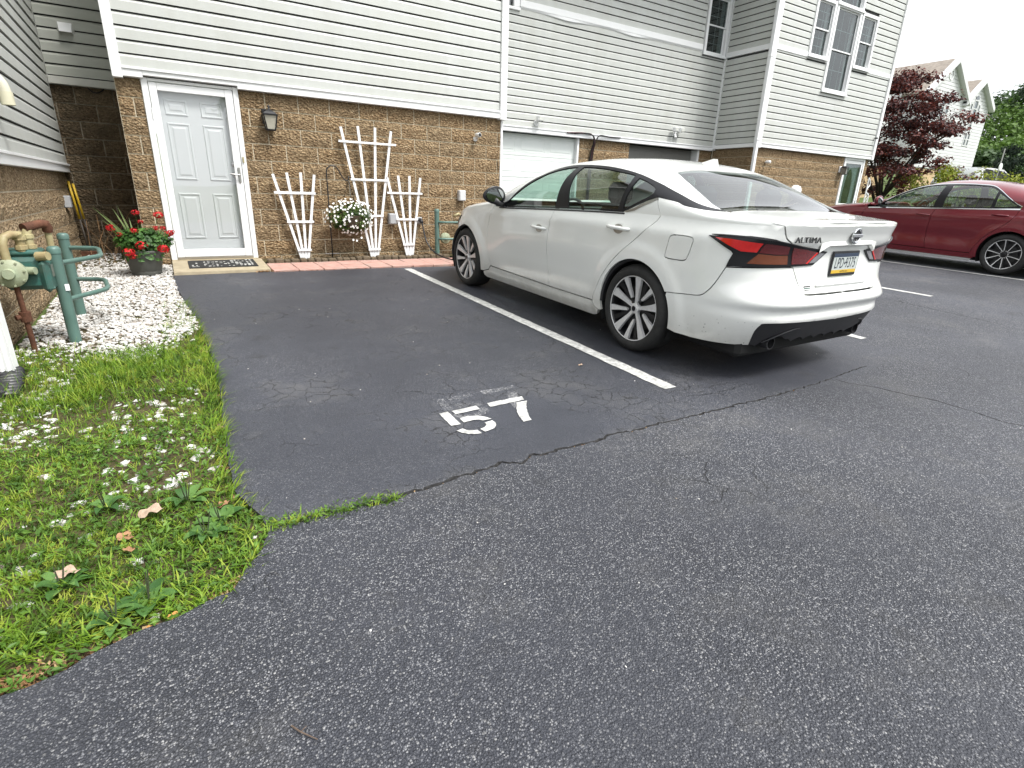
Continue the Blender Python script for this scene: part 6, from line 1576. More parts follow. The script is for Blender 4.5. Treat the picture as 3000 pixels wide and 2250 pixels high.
# guard rails for the gas meters
def guard(name, pA, pB, out, hA, label, rails=(.545, .295)):
    H_ = House(name, (pA[0],pA[1],gz(*pA)), label, 'bollard rail', 'gas meter guard rails')
    for p in (pA, pB):
        z = gz(*p); q = MB(); q.tube([(p[0],p[1],z-.1),(p[0],p[1],z+hA-.05),(p[0],p[1],z+hA-.046)], .0365, 16, False); q.lathe([(.0365,hA-.05),(.040,hA-.048),(.040,hA-.02),(.034,hA-.006),(.02,hA),(0,hA)], (p[0],p[1],z), 16)
        H_.part(q, 'post', MT['green_steel'], smooth=True, auto=50)
    for r_ in rails:
        za, zb = gz(*pA)+r_, gz(*pB)+r_; a = Vector((*pA,za)); b = Vector((*pB,zb)); o1 = Vector((out[0][0],out[0][1],za)); o2 = Vector((out[1][0],out[1][1],zb))
        def rnd_(p, c, n): return [c+(p-c).normalized()*.06, c+((p-c).normalized()+(n-c).normalized())*.018, c+(n-c).normalized()*.06]
        pts_ = [a]+rnd_(a,o1,o2)+rnd_(o1,o2,b)+[b]; q = MB(); q.tube(pts_, .017, 12); H_.part(q, 'guard_rail', MT['green_steel'], smooth=True, auto=50)
    return H_
gA = guard('guard_rail_posts', (-.69,4.80), (-.735,5.66), ((-.475,5.22),(-.515,5.56)), .66, 'green steel guard posts with looped rails before the teal gas meter')
q = MB(); q.add([(-.672,4.7625,.255),(-.648,4.772,.255),(-.648,4.772,.30),(-.672,4.7625,.30)], [(0,1,2,3)]); gA.part(q, 'sticker', MT['vinyl'])
guard('guard_rail_posts', (3.56,8.04), (4.32,8.04), ((3.62,7.93),(4.26,7.93)), .74, 'green steel guard rail at the wall behind the white car')
q = MB(); q.lathe([(0,-.05),(.03,-.05),(.035,-.03),(.075,-.02),(.085,0),(.085,.02),(.04,.03),(.0,.03)], (3.74,8.12,.285), 24, 'y'); RG = House('gas_regulator', (3.74,8.15,.28), 'pale green round gas regulator behind the guard rail by the car', 'gas regulator'); RG.part(q, 'regulator', MT['meter_sage'], smooth=True, auto=40)
q = MB(); q.tube([(3.74,8.14,.28),(4.05,8.14,.28),(4.05,8.14,.60),(3.98,8.14,.66),(3.9,8.14,.62)], .022, 10); RG.part(q, 'pipe', MT['pipe_cream'], smooth=True)

# gas meter on the left house
GM = House('gas_meter', (-.86,4.78,-.1), 'teal gas meter with rusty pipes and sage regulator by the block wall', 'gas meter')
q = MB(); q.bbox(-.965,-.735,4.66,4.90,.285,.50,.03); q.bbox(-.955,-.745,4.675,4.885,.50,.54,.015); GM.part(q, 'meter_body', MT['meter_teal'], smooth=False)
q = MB(); q.bbox(-.765,-.712,4.62,4.90,.27,.475,.022); GM.part(q, 'meter_cover', MT['meter_teal']);
for yy in (4.65,4.87):
    for zz in (.295,.45):
        q = MB(); q.lathe([(0,.008),(.009,.006),(.010,0)], (-.712,yy,zz), 8, 'x'); GM.part(q, 'bolt', MT['meter_teal'])
q = MB(); q.bbox(-.7115,-.709,4.70,4.80,.36,.44,.002); GM.part(q, 'index_plate', pm('index_plate', (.20,.21,.18), .3, .2, 40))
q = MB(); q.tube([(-.885,4.66,.415),(-.78,4.62,.415)], [.026,.024], 12); GM.part(q, 'regulator_arm', MT['meter_sage'], smooth=True, auto=50)
q = MB(); q.lathe([(0,-.055),(.03,-.055),(.035,-.035),(.065,-.028),(.088,-.012),(.088,.012),(.065,.028),(.03,.05),(0,.05)], (-.905,4.60,.405), 28, 'y'); GM.part(q, 'regulator', MT['meter_sage'], smooth=True, auto=40)
for k in range(8):
    a = k*math.pi/4+.2; q = MB(); q.lathe([(0,-.02),(.007,-.02),(.007,0)], (-.905+.077*math.cos(a),4.588,.405+.077*math.sin(a)), 6, 'y'); GM.part(q, 'bolt', MT['meter_sage'])
def pipe(pts, r, mat, nm='pipe'): q = MB(); q.tube(pts, r, 12); return GM.part(q, nm, MT[mat], smooth=True, auto=50)
pipe([(-.905,4.61,.47),(-.905,4.61,.585),(-.893,4.625,.625),(-.865,4.65,.64),(-.84,4.68,.635)], .024, 'pipe_cream'); pipe([(-.84,4.68,.645),(-.835,4.70,.60),(-.835,4.70,.53)], [.030,.026,.026], 'pipe_cream')
for (x, y, z, r) in ((-.835,4.70,.615,.036),(-.835,4.70,.555,.034),(-.80,4.76,.62,.034),(-.80,4.76,.555,.036)): q = MB(); q.lathe([(r*.7,-.016),(r,-.012),(r,.012),(r*.7,.016)], (x,y,z), 8); GM.part(q, 'union_nut', MT['pipe_cream'])
pipe([(-.80,4.76,.53),(-.80,4.76,.645),(-.79,4.775,.672)], .026, 'pipe_cream'); pipe([(-.81,4.75,.672),(-.73,4.84,.695),(-.715,4.86,.69)], [.030,.027,.03], 'rust'); pipe([(-.715,4.86,.70),(-.705,4.875,.665),(-.708,4.88,.64)], [.031,.031,.028], 'rust'); pipe([(-.708,4.88,.65),(-.712,4.90,.40)], .020, 'pipe_cream'); pipe([(-.712,4.90,.42),(-.80,5.0,.40),(-1.08,5.0,.40)], .02, 'pipe_cream')
pipe([(-.76,4.66,.50),(-.70,4.63,.505)], [.030,.028], 'pipe_cream', 'fitting')
pipe([(-.895,4.62,.32),(-.895,4.64,.15),(-.895,4.66,-.25)], .016, 'rust'); pipe([(-.895,4.645,.15),(-.895,4.65,.085)], .032, 'rust', 'valve_body'); pipe([(-.895,4.65,.12),(-.94,4.62,.115)], .018, 'rust', 'valve_key')

# downspout with black corrugated elbow at the corner of the left house
DS = House('downspout', (-.97,4.0,-.1), 'white downspout running into a black corrugated drain elbow', 'downspout')
q = MB(); vs = []; 
for z in (-.10, 5.9):
    for k in range(24):
        t_ = k/24*4; e_ = int(t_); f = t_-e_; c_ = [(-1,-1),(1,-1),(1,1),(-1,1)]; a, b = c_[e_ % 4], c_[(e_+1) % 4]
        x, y = a[0]+(b[0]-a[0])*f, a[1]+(b[1]-a[1])*f; rib = .006*(k % 2)
        x_ = -.935+x*.042-(rib*x if abs(x) == 1 else 0); y_ = 4.10+y*.055-(rib*y if abs(y) == 1 else 0); vs.append((x_, y_, z))
q.add(vs, [(k,(k+1)%24,24+(k+1)%24,24+k) for k in range(24)]); DS.part(q, 'pipe', MT['trim'])
q = MB(); q.bbox(-.985,-.885,4.035,4.165,-.145,-.085,.006); DS.part(q, 'adapter', MT['car_satin'])
for k in range(9):
    q = MB(); y = 4.10-.045*k; hw = .075+.006*min(k,5); z = gz(-.9,y)
    q.bbox(-.935-hw,-.935+hw,y-.018,y+.018,z-.02,z+.055-.003*k,.014); DS.part(q, 'corrugation', MT['black'], smooth=True, auto=40)
q = MB(); q.bbox(-.985,-.885,3.72,4.13,gz(-.9,3.9)-.02,gz(-.9,3.9)+.035,.01); DS.part(q, 'core', MT['car_satin'])
for z in (.4,2.2): q = MB(); q.bbox(-.982,-.888,4.04,4.16,z,z+.03,.004); DS.part(q, 'strap', MT['trim'])
# cream exhaust elbow
PE = House('vent_pipe', (-.95,5.9,1.55), 'cream plastic exhaust elbow sticking out of the left siding', 'vent pipe')
q = MB(); q.tube(cr_([(-1.05,5.88,1.70),(-.98,5.88,1.70),(-.93,5.885,1.675),(-.905,5.89,1.62),(-.90,5.895,1.54)], 5), .038, 16, False); PE.part(q, 'elbow', pm('aged_pvc', (.66,.63,.50), .4, .08, 8), smooth=True)
q = MB(); q.tube([(-.902,5.894,1.59),(-.90,5.895,1.50)], .044, 16, False); PE.part(q, 'collar', pm('aged_pvc_end', (.60,.57,.42), .45, .1, 8), smooth=True)
# dryer vent
DV = House('dryer_vent', (-.71,9.35,2.7), 'white hooded dryer vent on the shaded grey siding', 'vent')
q = MB(); q.bbox(-.80,-.63,9.365,9.385,2.64,2.80,.004); DV.part(q, 'flange', MT['trim_shaded'])
q = MB(); q.add([(-.785,9.365,2.785),(-.645,9.365,2.785),(-.655,9.27,2.67),(-.775,9.27,2.67),(-.785,9.365,2.655),(-.645,9.365,2.655)], [(0,1,2,3),(0,3,4),(1,5,2)]); DV.part(q, 'hood', MT['trim'])
# corner box, yellow handled tools
q = MB(); q.bbox(XL+.004,XL+.075,8.78,8.90,.66,.80,.008); one(q, 'utility_box', MT['conduit'], 'grey utility box low in the dark corner of the block wall', 'utility box', loc=(XL+.03,8.84,.66))
for i, (x0, x1, y) in enumerate(((-1.025,-.96,9.33),(-.985,-.915,9.36))):
    TH = House('garden_tool', (x1,y-.06,gz(-1,y)), ('yellow handled garden tool propped in the wall corner' if i == 0 else 'second yellow handled garden tool leaning beside the first in the corner'), 'garden tool')
    q = MB(); q.tube([(x0,y,.97-.03*i),(x0+(x1-x0)*.55,y-.02,.50)], .014, 8); TH.part(q, 'handle', pm('yellow_handle%d' % i, (.55,.36,.02), .5, .15, 20), smooth=True)
    q = MB(); q.tube([(x0+(x1-x0)*.55,y-.02,.50),(x1,y-.05,.04)], .013, 8); TH.part(q, 'shaft', pm('dark_shaft%d' % i, (.05,.04,.03), .6), smooth=True)
    q = MB(); q.bbox(x1-.10,x1+.10,y-.07,y-.05,-.0,.09,.004); TH.part(q, 'head', MT['rust'])
# loose cable under the recess trim
q = MB(); q.tube(cr_([(-.62,9.41,2.10),(-.58,9.405,2.055),(-.53,9.40,2.045),(-.48,9.405,2.07),(-.45,9.41,2.10)],4), .006, 6); one(q, 'loose_cable', MT['black'], 'short loop of black cable hanging under the shaded trim', 'cable', loc=(-.53,9.4,2.05))

# fixtures on the middle house
def flood(name, x, z, label, n=1):
    H_ = House(name, (x,YR-.1,z), label, 'flood light'); q = MB(); q.lathe([(0,-.02),(.055,-.02),(.06,0)], (x,YR-.07,z), 16, 'y'); H_.part(q, 'base', MT['trim'])
    for k in range(n):
        s_ = -1 if k == 0 else 1; a = x+(s_*.10 if n > 1 else .02); q = MB(); q.tube([(x,YR-.08,z),(a,YR-.13,z+.05)], .016, 8); H_.part(q, 'arm', MT['trim'])
        q = MB(); q.bbox(a-.065,a+.065,YR-.23,YR-.13,z+.03,z+.13,.012); h_ = H_.part(q, 'lamp_head', MT['trim'])
        q = MB(); q.bbox(a-.055,a+.055,YR-.236,YR-.231,z+.04,z+.12,.002); H_.part(q, 'lamp_glass', pm('flood_glass', (.55,.56,.52), .15, .1, 5), h_)
    if n > 1: q = MB(); q.tube([(x,YR-.09,z-.02),(x-.03,YR-.14,z-.10)], .03, 8); H_.part(q, 'sensor', MT['trim'])
    return H_
flood('flood_light', 6.207*S1, zr_(2.26), 'white single flood light above the white garage door')
flood('flood_light', 9.921*S1, zr_(2.36), 'white twin flood light above the grey garage door', 2)
CB = House('wall_cables', (8.2,YR-.1,1.8), 'black cables looping over the trim and down the block pier', 'cable')
cx0 = 7.618*S1
for k, off in enumerate((0,.03,-.03)):
    q = MB(); q.tube(cr_([(cx0-.75+.1*k,YR-.10,TR2+.06),(cx0-.3,YR-.115,TR2+.085),(cx0-.08,YR-.13,TR2+.06),(cx0+off*.6,YR-.115,TR2-.08),(cx0+off,YR-.04,TR2-.4),(cx0+off*.5-.03,YR-.04,.5)],5), .014, 8); CB.part(q, 'cable', MT['black'] if k else pm('red_black_cable', (.05,.012,.014), .5), smooth=True)
q = MB(); q.tube(cr_([(cx0+.06,YR-.11,TR2-.01),(cx0+.14,YR-.13,TR2+.07),(cx0+.4,YR-.115,TR2+.06),(cx0+.75,YR-.105,TR2+.065)],5), .012, 6); CB.part(q, 'cable', MT['black'], smooth=True)
# lantern, camera and reel on the bay
BLn = House('wall_lantern', (14.72*S2,YB-.05,zb_(1.8)), 'boxy black lantern beside the door with the oval window', 'lantern')
x, z = 14.715*S2, zb_(1.80); q = MB(); q.bbox(x-.06,x+.06,YB-.04,YB-.006,z-.06,z+.10,.01); BLn.part(q, 'back_plate', MT['trim'])
q = MB(); frus(q, x+.03, YB-.13, z+.06, .085, z+.10, .05); q.bbox(x-.04,x+.10,YB-.20,YB-.06,z-.115,z-.10,.003); BLn.part(q, 'lamp_cap', MT['black'])
for sx, sy_ in ((-1,-1),(1,-1),(1,1),(-1,1)): q = MB(); q.tube([(x+.03+sx*.062,YB-.13+sy_*.062,z-.10),(x+.03+sx*.062,YB-.13+sy_*.062,z+.06)], .008, 6); BLn.part(q, 'lamp_bar', MT['black'])
q = MB(); q.bbox(x-.02,x+.08,YB-.18,YB-.08,z-.10,z+.055,.004); BLn.part(q, 'lamp_glass', pm('lamp_glass_b', (.22,.22,.20), .2, .1, 9))
q = MB(); q.lathe([(0,-.14),(.03,-.14),(.034,-.12),(.034,-.03),(.02,0)], (11.65*S2,YB-.01,zb_(1.83)), 14, 'y'); one(q, 'security_camera', MT['trim'], 'small white security camera beside the bay downspout', 'security camera', loc=(11.65*S2,YB,zb_(1.8)), smooth=True)
q = MB(); q.lathe([(0,-.16),(.09,-.16),(.13,-.13),(.15,-.06),(.15,.0)], (12.93*S2,YB-.01,zb_(1.25)), 24, 'y'); one(q, 'meter_dome', MT['trim'], 'round white meter dome on the bay block wall', 'meter', loc=(12.93*S2,YB,zb_(1.2)), smooth=True)
q = MB(); q.lathe([(0,-.09),(.02,-.09),(.022,-.02),(.012,0)], (BX1-.12,YB-.08,zb_(2.62)), 10, 'y'); one(q, 'wall_sensor', MT['black'], 'tiny dark sensor near the corner of the bay siding', 'sensor', loc=(BX1-.12,YB-.1,zb_(2.6)))
# scrolled lattice bracket beside the bay door
SC = House('lattice_screen', (BX1+.12,YB-.08,.1), 'white scrolled lattice screen beside the door with the oval window', 'lattice')
q = MB(); q.tube(cr_([(BX1+.08,YB-.09,1.72),(BX1+.16,YB-.09,1.66),(BX1+.20,YB-.09,1.54),(BX1+.11,YB-.09,1.46),(BX1+.08,YB-.09,1.36),(BX1+.20,YB-.09,1.28),(BX1+.26,YB-.09,1.16),(BX1+.25,YB-.09,.1)],5), .016, 8); SC.part(q, 'frame', MT['vinyl'], smooth=True)
q = MB(); q.tube([(BX1+.07,YB-.09,1.74),(BX1+.07,YB-.09,.1)], .016, 8); SC.part(q, 'frame', MT['vinyl'])
for k in range(9):
    z = .2+.12*k
    for s_ in (0, 1): q = MB(); q.tube([(BX1+.07,YB-.09+.008*s_,z+(.0 if s_ else .16)),(BX1+.25,YB-.09+.008*s_,z+(.16 if s_ else .0))], .007, 5); SC.part(q, 'lattice_strip', MT['vinyl'])
# ------------------------------------------------------------------ gravel, grass, plants
rp = random.Random(21)
edge_x = pchip([p[1] for p in EDGE[:13]][::-1], [p[0] for p in EDGE[:13]][::-1])
def in_bed(x, y):
    return inpoly(x, y, bed_o)
def vn(x, y, s, sd=0.0):
    """cheap smooth noise 0..1"""
    return .5+.25*(math.sin(x*s*1.7+sd*3.1+1.3*math.sin(y*s*1.1+sd))+math.sin(y*s*2.1-sd+1.1*math.sin(x*s*1.3-2*sd)))
MT['pebble'] = newmat('white_pebble'); n, l = nodes_of(MT['pebble']); b = n['Principled BSDF']; p = wpos(n)
sn = nd(n, 'ShaderNodeVectorMath', operation='SNAP'); l.new(p, sn.inputs[0]); sn.inputs[1].default_value = (.028,.028,.2)
w_ = nd(n, 'ShaderNodeTexWhiteNoise'); l.new(sn.outputs[0], w_.inputs['Vector'])
r = ramp(n, [(.0, (.22,.18,.14)), (.15, (.40,.37,.33)), (.4, (.54,.53,.50)), (1.0, (.68,.67,.65))]); l.new(w_.outputs[0], r.inputs[0]); l.new(r.outputs[0], b.inputs['Base Color']); b.inputs['Roughness'].default_value = .6
PEB = []
for k in range(7):
    bm = bmesh.new(); bmesh.ops.create_icosphere(bm, subdivisions=1, radius=1)
    sx, sy_, sz = rp.uniform(.8,1.25), rp.uniform(.55,.9), rp.uniform(.38,.6)
    for v in bm.verts: v.co = Vector((v.co.x*sx*rp.uniform(.85,1.15), v.co.y*sy_*rp.uniform(.85,1.15), v.co.z*sz*rp.uniform(.85,1.15)))
    bm.verts.index_update(); PEB.append(([v.co.copy() for v in bm.verts], [tuple(v.index for v in f.verts) for f in bm.faces])); bm.free()
mb = MB(); cnt = 0
def stone(x, y, s, lift=.0):
    V_, F_ = rp.choice(PEB); a = rp.uniform(0, 6.28); tl = rp.uniform(-.35,.35); R3 = Matrix.Rotation(a, 3, 'Z') @ Matrix.Rotation(tl, 3, 'X')
    z = bedz(x, y)+s*.22+lift; b0 = len(mb.v)
    for v in V_:
        q_ = R3 @ v; mb.v.append((x+q_.x*s, y+q_.y*s, z+q_.z*s))
    mb.f += [tuple(i+b0 for i in f) for f in F_]; mb.m += [0]*len(F_)
def pebble_density(x, y):
    g = 4.35+.25*math.sin(x*5)+.9*max(0, (x+.25))*1.2
    if y > g+.35: return 1.0
    if y > g: return .35+.65*(y-g)/.35
    t = vn(x, y, 3.2, 1.0)
    d = .012+.08*max(0, (t-.52)/.48)
    if abs(x+.18) < .2 and 2.35 < y < 3.6: d += .07
    if x < -.62 and y > 3.0: d += .22
    return min(1, d)*(.8 if y > 2.2 else .35)
tries = 0
while tries < 24000:
    tries += 1
    y = 1.5+7.9*rp.random()**1.12; x = rp.uniform(-1.06, .14)
    if y > 8.2 and rp.random() < .7: continue
    if not in_bed(x, y): continue
    if rp.random() > pebble_density(x, y): continue
    near = y < 3.6
    stone(x, y, rp.uniform(.010,.021)*(1.0 if y > 4.2 else rp.uniform(.9,1.75)), rp.uniform(-.004,.010) if y > 4.2 else rp.uniform(-.011,-.003))
tag(mb.build('pebbles', MT['pebble'], smooth=False), 'white landscaping pebbles filling the bed by the gas meter', 'pebbles', kind='stuff')

# grass blades
MT['grass'] = leaf_mat('lime_grass', [(.045,.095,.010),(.105,.195,.016),(.18,.31,.024),(.33,.39,.05)], .55, .35, 5.0)
MT['weed'] = leaf_mat('weed_leaf', [(.040,.095,.014),(.085,.175,.022),(.15,.27,.035)], .5, .3, 6.0)
MT['dry'] = leaf_mat('dry_litter', [(.06,.032,.014),(.15,.075,.03),(.30,.17,.08),(.42,.30,.17)], .8, .1, 8.0)
gb = MB()
def blade(x, y, z, h_, w, lean, az, mbx=None):
    m_ = mbx or gb; dx, dy = math.cos(az), math.sin(az); px, py = -dy*w*.5, dx*w*.5; b0 = len(m_.v)
    for t in (0, .38, .72):
        o = lean*t*t; zz = z+h_*(t-.28*lean/h_*t*t*.6); k = 1-.55*t
        m_.v.append((x+dx*o-px*k, y+dy*o-py*k, zz)); m_.v.append((x+dx*o+px*k, y+dy*o+py*k, zz))
    m_.v.append((x+dx*lean, y+dy*lean, z+h_*(1-.28*lean/h_*.6)))
    m_.f += [(b0,b0+1,b0+3,b0+2),(b0+2,b0+3,b0+5,b0+4),(b0+4,b0+5,b0+6)]; m_.m += [0]*3
def grass_density(x, y):
    t = vn(x, y, 3.0, 4.0); ex = .12-x
    if y > 4.45:
        d = 0
        if ex < .28 and y < 6.2: d = .45*(1-(y-4.45)/1.8)*(.4+t)
        if y < 5.3: d = max(d, .55*max(0, t-.45)*2*(1-(y-4.45)/.85))
        return d
    d = .35+.75*t
    if abs(x+.18) < .2 and 2.35 < y < 3.4: d *= .55
    if x < -.6 and y > 3.2: d *= .45
    return d
tries = 0
while tries < 27000:
    tries += 1
    y = 1.42+4.8*rp.random()**1.25; x = rp.uniform(-1.5, .15)
    if y > 4.0 and x < -1.0: continue
    if x < -.26*y-.25: continue
    if not in_bed(x, y): continue
    if x < -.15 and y < 1.575-.06*(-x)+.025*math.sin(x*23): continue
    if y > 1.98 and x > edge_x(y)-.012: continue
    if rp.random() > grass_density(x, y): continue
    tall = 3.3 < y < 4.5
    hh_ = rp.uniform(.018,.050) if not tall else rp.uniform(.035,.11)
    if rp.random() < .1: hh_ *= 1.5
    for k in range(rp.choice((2,3,3,4))):
        blade(x+rp.gauss(0,.010), y+rp.gauss(0,.010), bedz(x,y)-.004, hh_*rp.uniform(.6,1.15), rp.uniform(.0028,.0058), hh_*rp.uniform(.3,1.25), rp.uniform(0,6.28))
# fringe spilling over the asphalt edge
for i in range(900):
    y = rp.uniform(1.98,5.9); x = edge_x(y)-abs(rp.gauss(0,.05))+.01
    if y > 4.6 and rp.random() < .5: continue
    blade(x, y, bedz(x,y), rp.uniform(.03,.09), rp.uniform(.004,.007), rp.uniform(.03,.10), rp.uniform(-1.2,1.2))
for i in range(1300):
    t = rp.random()**.8; x = .14-t*1.2; y = 1.50+.05*rp.random()-(.0 if x > -.1 else 0)+max(0, (x+.02))*1.6+abs(rp.gauss(0,.12))
    if in_bed(x, y) and (x > -.12 or y > 1.59-.06*(-x)): blade(x, y, bedz(x,y), rp.uniform(.025,.065), rp.uniform(.004,.008), rp.uniform(.03,.08), rp.uniform(0,6.28))
# tufts in the open joint
for i in range(420):
    t = rp.random()**1.3; x = .14+t*.50; y = 1.845+.02*rp.gauss(0,1)+.03*(1-t)
    blade(x, y, gz(x,y)-.01, rp.uniform(.012,.040), rp.uniform(.003,.007), rp.uniform(.012,.045), rp.uniform(0,6.28))
tag(gb.build('grass', MT['grass'], smooth=False), 'lime green grass and crabgrass growing over the pebbles', 'grass', kind='stuff')
wb = MB()
tries = 0
while tries < 26000:
    tries += 1
    y = 1.42+3.2*rp.random()**1.3; x = rp.uniform(-1.4, .15)
    if x < -.26*y-.25 or not in_bed(x, y): continue
    t = vn(x, y, 4.0, 9.0)
    if rp.random() > (.25+.75*t)*(1 if y < 3 else .5): continue
    leafq(wb, (x, y, bedz(x,y)+rp.uniform(.006,.03)), rp.uniform(.014,.034), (rp.gauss(0,.55), rp.gauss(0,.55), 1), .42, rp)
for i in range(260):
    t = rp.random()**1.2; x = .14+t*.48; y = 1.845+.018*rp.gauss(0,1)+.03*(1-t); leafq(wb, (x, y, gz(x,y)+rp.uniform(.004,.02)), rp.uniform(.010,.022), (rp.gauss(0,.5), rp.gauss(0,.5), 1), .5, rp)
tag(wb.build('ground_weeds', MT['weed']), 'low small-leaved weeds matted through the grass', 'weeds', kind='stuff')
# litter and mulch along the edge
lb = MB()
for i in range(4200):
    k = rp.random()
    if k < .80: t = rp.random(); x = .05-t*1.3; y = 1.44+.10*rp.random()-.05*t+max(0, x+.1)*.9+abs(rp.gauss(0,.02))
    elif k < .9: y = rp.uniform(1.98,7.3); x = edge_x(y)-abs(rp.gauss(0,.025))
    else: y = rp.uniform(1.6,9.2); x = rp.uniform(-1.0,.0)
    if not in_bed(x, y): continue
    leafq(lb, (x, y, bedz(x,y)+rp.uniform(.004,.016)), rp.uniform(.006,.026), (rp.gauss(0,.5), rp.gauss(0,.5), 1), rp.uniform(.15,.6), rp)
for i in range(420):
    x = rp.uniform(1.0,4.0); y = 7.33-.006*(x-1)+rp.gauss(0,.012); leafq(lb, (x, y, gz(x,y)+.008), rp.uniform(.006,.02), (rp.gauss(0,.5), rp.gauss(0,.5), 1), .5, rp)
for i in range(60):
    x = rp.gauss(.93,.05); y = rp.gauss(7.39,.02); leafq(lb, (x, y, gz(x,y)+.01), rp.uniform(.012,.04), (rp.gauss(0,.5), rp.gauss(0,.5), 1), .6, rp)
for i in range(300):
    x = rp.uniform(.2,4.2); y = 1.885+rp.gauss(0,.012); leafq(lb, (x, y, gz(x,y)-.008), rp.uniform(.005,.012), (rp.gauss(0,.5), rp.gauss(0,.5), 1), .6, rp)
tag(lb.build('leaf_litter', MT['dry']), 'brown leaf litter and mulch bits along the pavement edge', 'litter', kind='stuff')
# loose chips on the asphalt
mb = MB()
_bz = bedz
def bedz(x, y): return gz(x, y)
for i in range(110):
    x, y = rp.uniform(-.3,5.5), rp.uniform(.35,6.8)
    if not inpoly(x, y, outer): continue
    stone(x, y, rp.uniform(.002,.0055))
bedz = _bz
tag(mb.build('loose_chips', MT['pebble']), 'scattered pale stone chips on the asphalt', 'gravel', kind='stuff')

# broadleaf weeds with seed stalks
MT['plantain'] = leaf_mat('plantain_leaf', [(.030,.085,.018),(.060,.140,.030),(.11,.21,.05)], .45, .2, 9.0)
MT['stalk'] = pm('seed_stalk', (.035,.045,.018), .8, .3, 60)
def big_leaf(H_, a, L_, w, z0, lift, mat, nm='leaf', droop=.4):
    q = MB(); vs = []; c = H_.loc; n_ = 6
    for i in range(n_+1):
        t = i/n_; r0 = .01+L_*t; hw = w*math.sin(math.pi*min(1,.12+.88*t))**.8*.5 if t < 1 else .0005; zz = z0+lift*math.sin(t*2.0)-droop*lift*t*t
        for s_, dz in ((-1,.006),(0,0),(1,.006)): vs.append((c.x+math.cos(a)*r0-math.sin(a)*hw*s_, c.y+math.sin(a)*r0+math.cos(a)*hw*s_, zz+dz*math.sin(math.pi*t)))
    q.add(vs, [(3*i+k,3*i+k+1,3*i+k+4,3*i+k+3) for i in range(n_) for k in (0,1)]); return H_.part(q, nm, mat, smooth=True)
for i, (x, y, s_) in enumerate(((-.10,2.22,1.0),(.0,2.02,.9),(-.44,1.83,.8),(-.22,1.66,1.1),(-.30,1.62,.8),(-.05,1.95,.8),(-.62,1.62,.8),(-.36,2.28,.7))):
    H_ = House('plantain_weed', (x,y,bedz(x,y)), 'broad dark leaved weed with upright seed stalks in the grass', 'weed', 'broadleaf weeds in the grass')
    for k in range(rp.choice((5,6,7))): big_leaf(H_, k*1.1+rp.uniform(-.3,.3), s_*rp.uniform(.06,.10), s_*rp.uniform(.032,.05), H_.loc.z+.012, rp.uniform(.012,.035), MT['plantain'])
    for k in range(rp.choice((1,2,3))):
        a = rp.uniform(0,6.28); hh_ = rp.uniform(.07,.13)*s_; q = MB(); q.tube([(x,y,H_.loc.z),(x+.012*math.cos(a),y+.012*math.sin(a),H_.loc.z+hh_*.5),(x+.022*math.cos(a),y+.022*math.sin(a),H_.loc.z+hh_)], [.0013,.0025,.0018], 6); H_.part(q, 'seed_stalk', MT['stalk'])
# fallen leaves
def fallen(x, y, s_, mat, label, grp, zoff=.03, lob=5):
    q = MB(); n_ = 30; a0 = rp.uniform(0,6.28); vs = [(0,0,0)]
    for k in range(n_): a = 2*math.pi*k/n_; r0 = s_*(.62+.38*abs(math.sin(lob*a/2+.3))**.7)*(1-.25*math.cos(a)); vs.append((r0*math.cos(a+a0), r0*math.sin(a+a0), s_*(.16*math.sin(2*a+1)+.12*math.sin(5*a))))
    q.add(vs, [(0,1+k,1+(k+1)%n_) for k in range(n_)]); o = q.build('fallen_leaf', mat, None, smooth=True); o.location = (x, y, bedz(x,y)+zoff); o.rotation_euler = (rp.uniform(-.2,.2), rp.uniform(-.2,.2), 0); return tag(o, label, 'leaf', grp)
MT['leaf_pale'] = pm('pale_dead_leaf', (.40,.29,.21), .8, .3, 60); MT['leaf_brown'] = pm('brown_dead_leaf', (.30,.16,.08), .7, .25, 40); MT['leaf_orange'] = pm('orange_dead_leaf', (.45,.22,.06), .7, .2, 40)
fallen(-.215,2.13,.045, MT['leaf_pale'], 'large pale pinkish dead leaf lying on the grass', None, .045)
fallen(-.425,1.86,.034, MT['leaf_pale'], 'pale dead leaf tucked beside a broadleaf weed', None, .035)
for (x, y, s_) in ((-.29,2.02,.026),(-.27,1.94,.018),(.02,2.12,.024)): fallen(x, y, s_, MT['leaf_brown'], 'small brown dead leaf in the grass', 'brown leaves in the grass', .025)
for (x, y, s_) in ((-.215,1.535,.022),(-.155,1.562,.018)): fallen(x, y, s_, MT['leaf_orange'], 'small orange dead leaf at the asphalt edge', 'orange leaves at the asphalt edge', .014)
fallen(.62,3.0,.0, MT['leaf_pale'], 'x', None) if False else None
for (x, y, s_) in ((2.36,2.86,.018),):
    o = fallen(x, y, s_, MT['leaf_pale'], 'small pale leaf on the asphalt beside the painted bay line', None, .006); o.location.z = gz(x,y)+.006
tw = MB(); tw.tube([(.07,1.04,gz(0,1)+.006),(.085,1.01,gz(0,1)+.010),(.115,.975,gz(0,1)+.006)], [.0022,.002,.0012], 6); tw.tube([(.085,1.01,gz(0,1)+.009),(.10,1.02,gz(0,1)+.008)], .001, 5); one(tw, 'twig', pm('twig', (.10,.07,.05), .8), 'small forked brown twig on the asphalt', 'twig', loc=(.09,1.0,gz(0,1)))

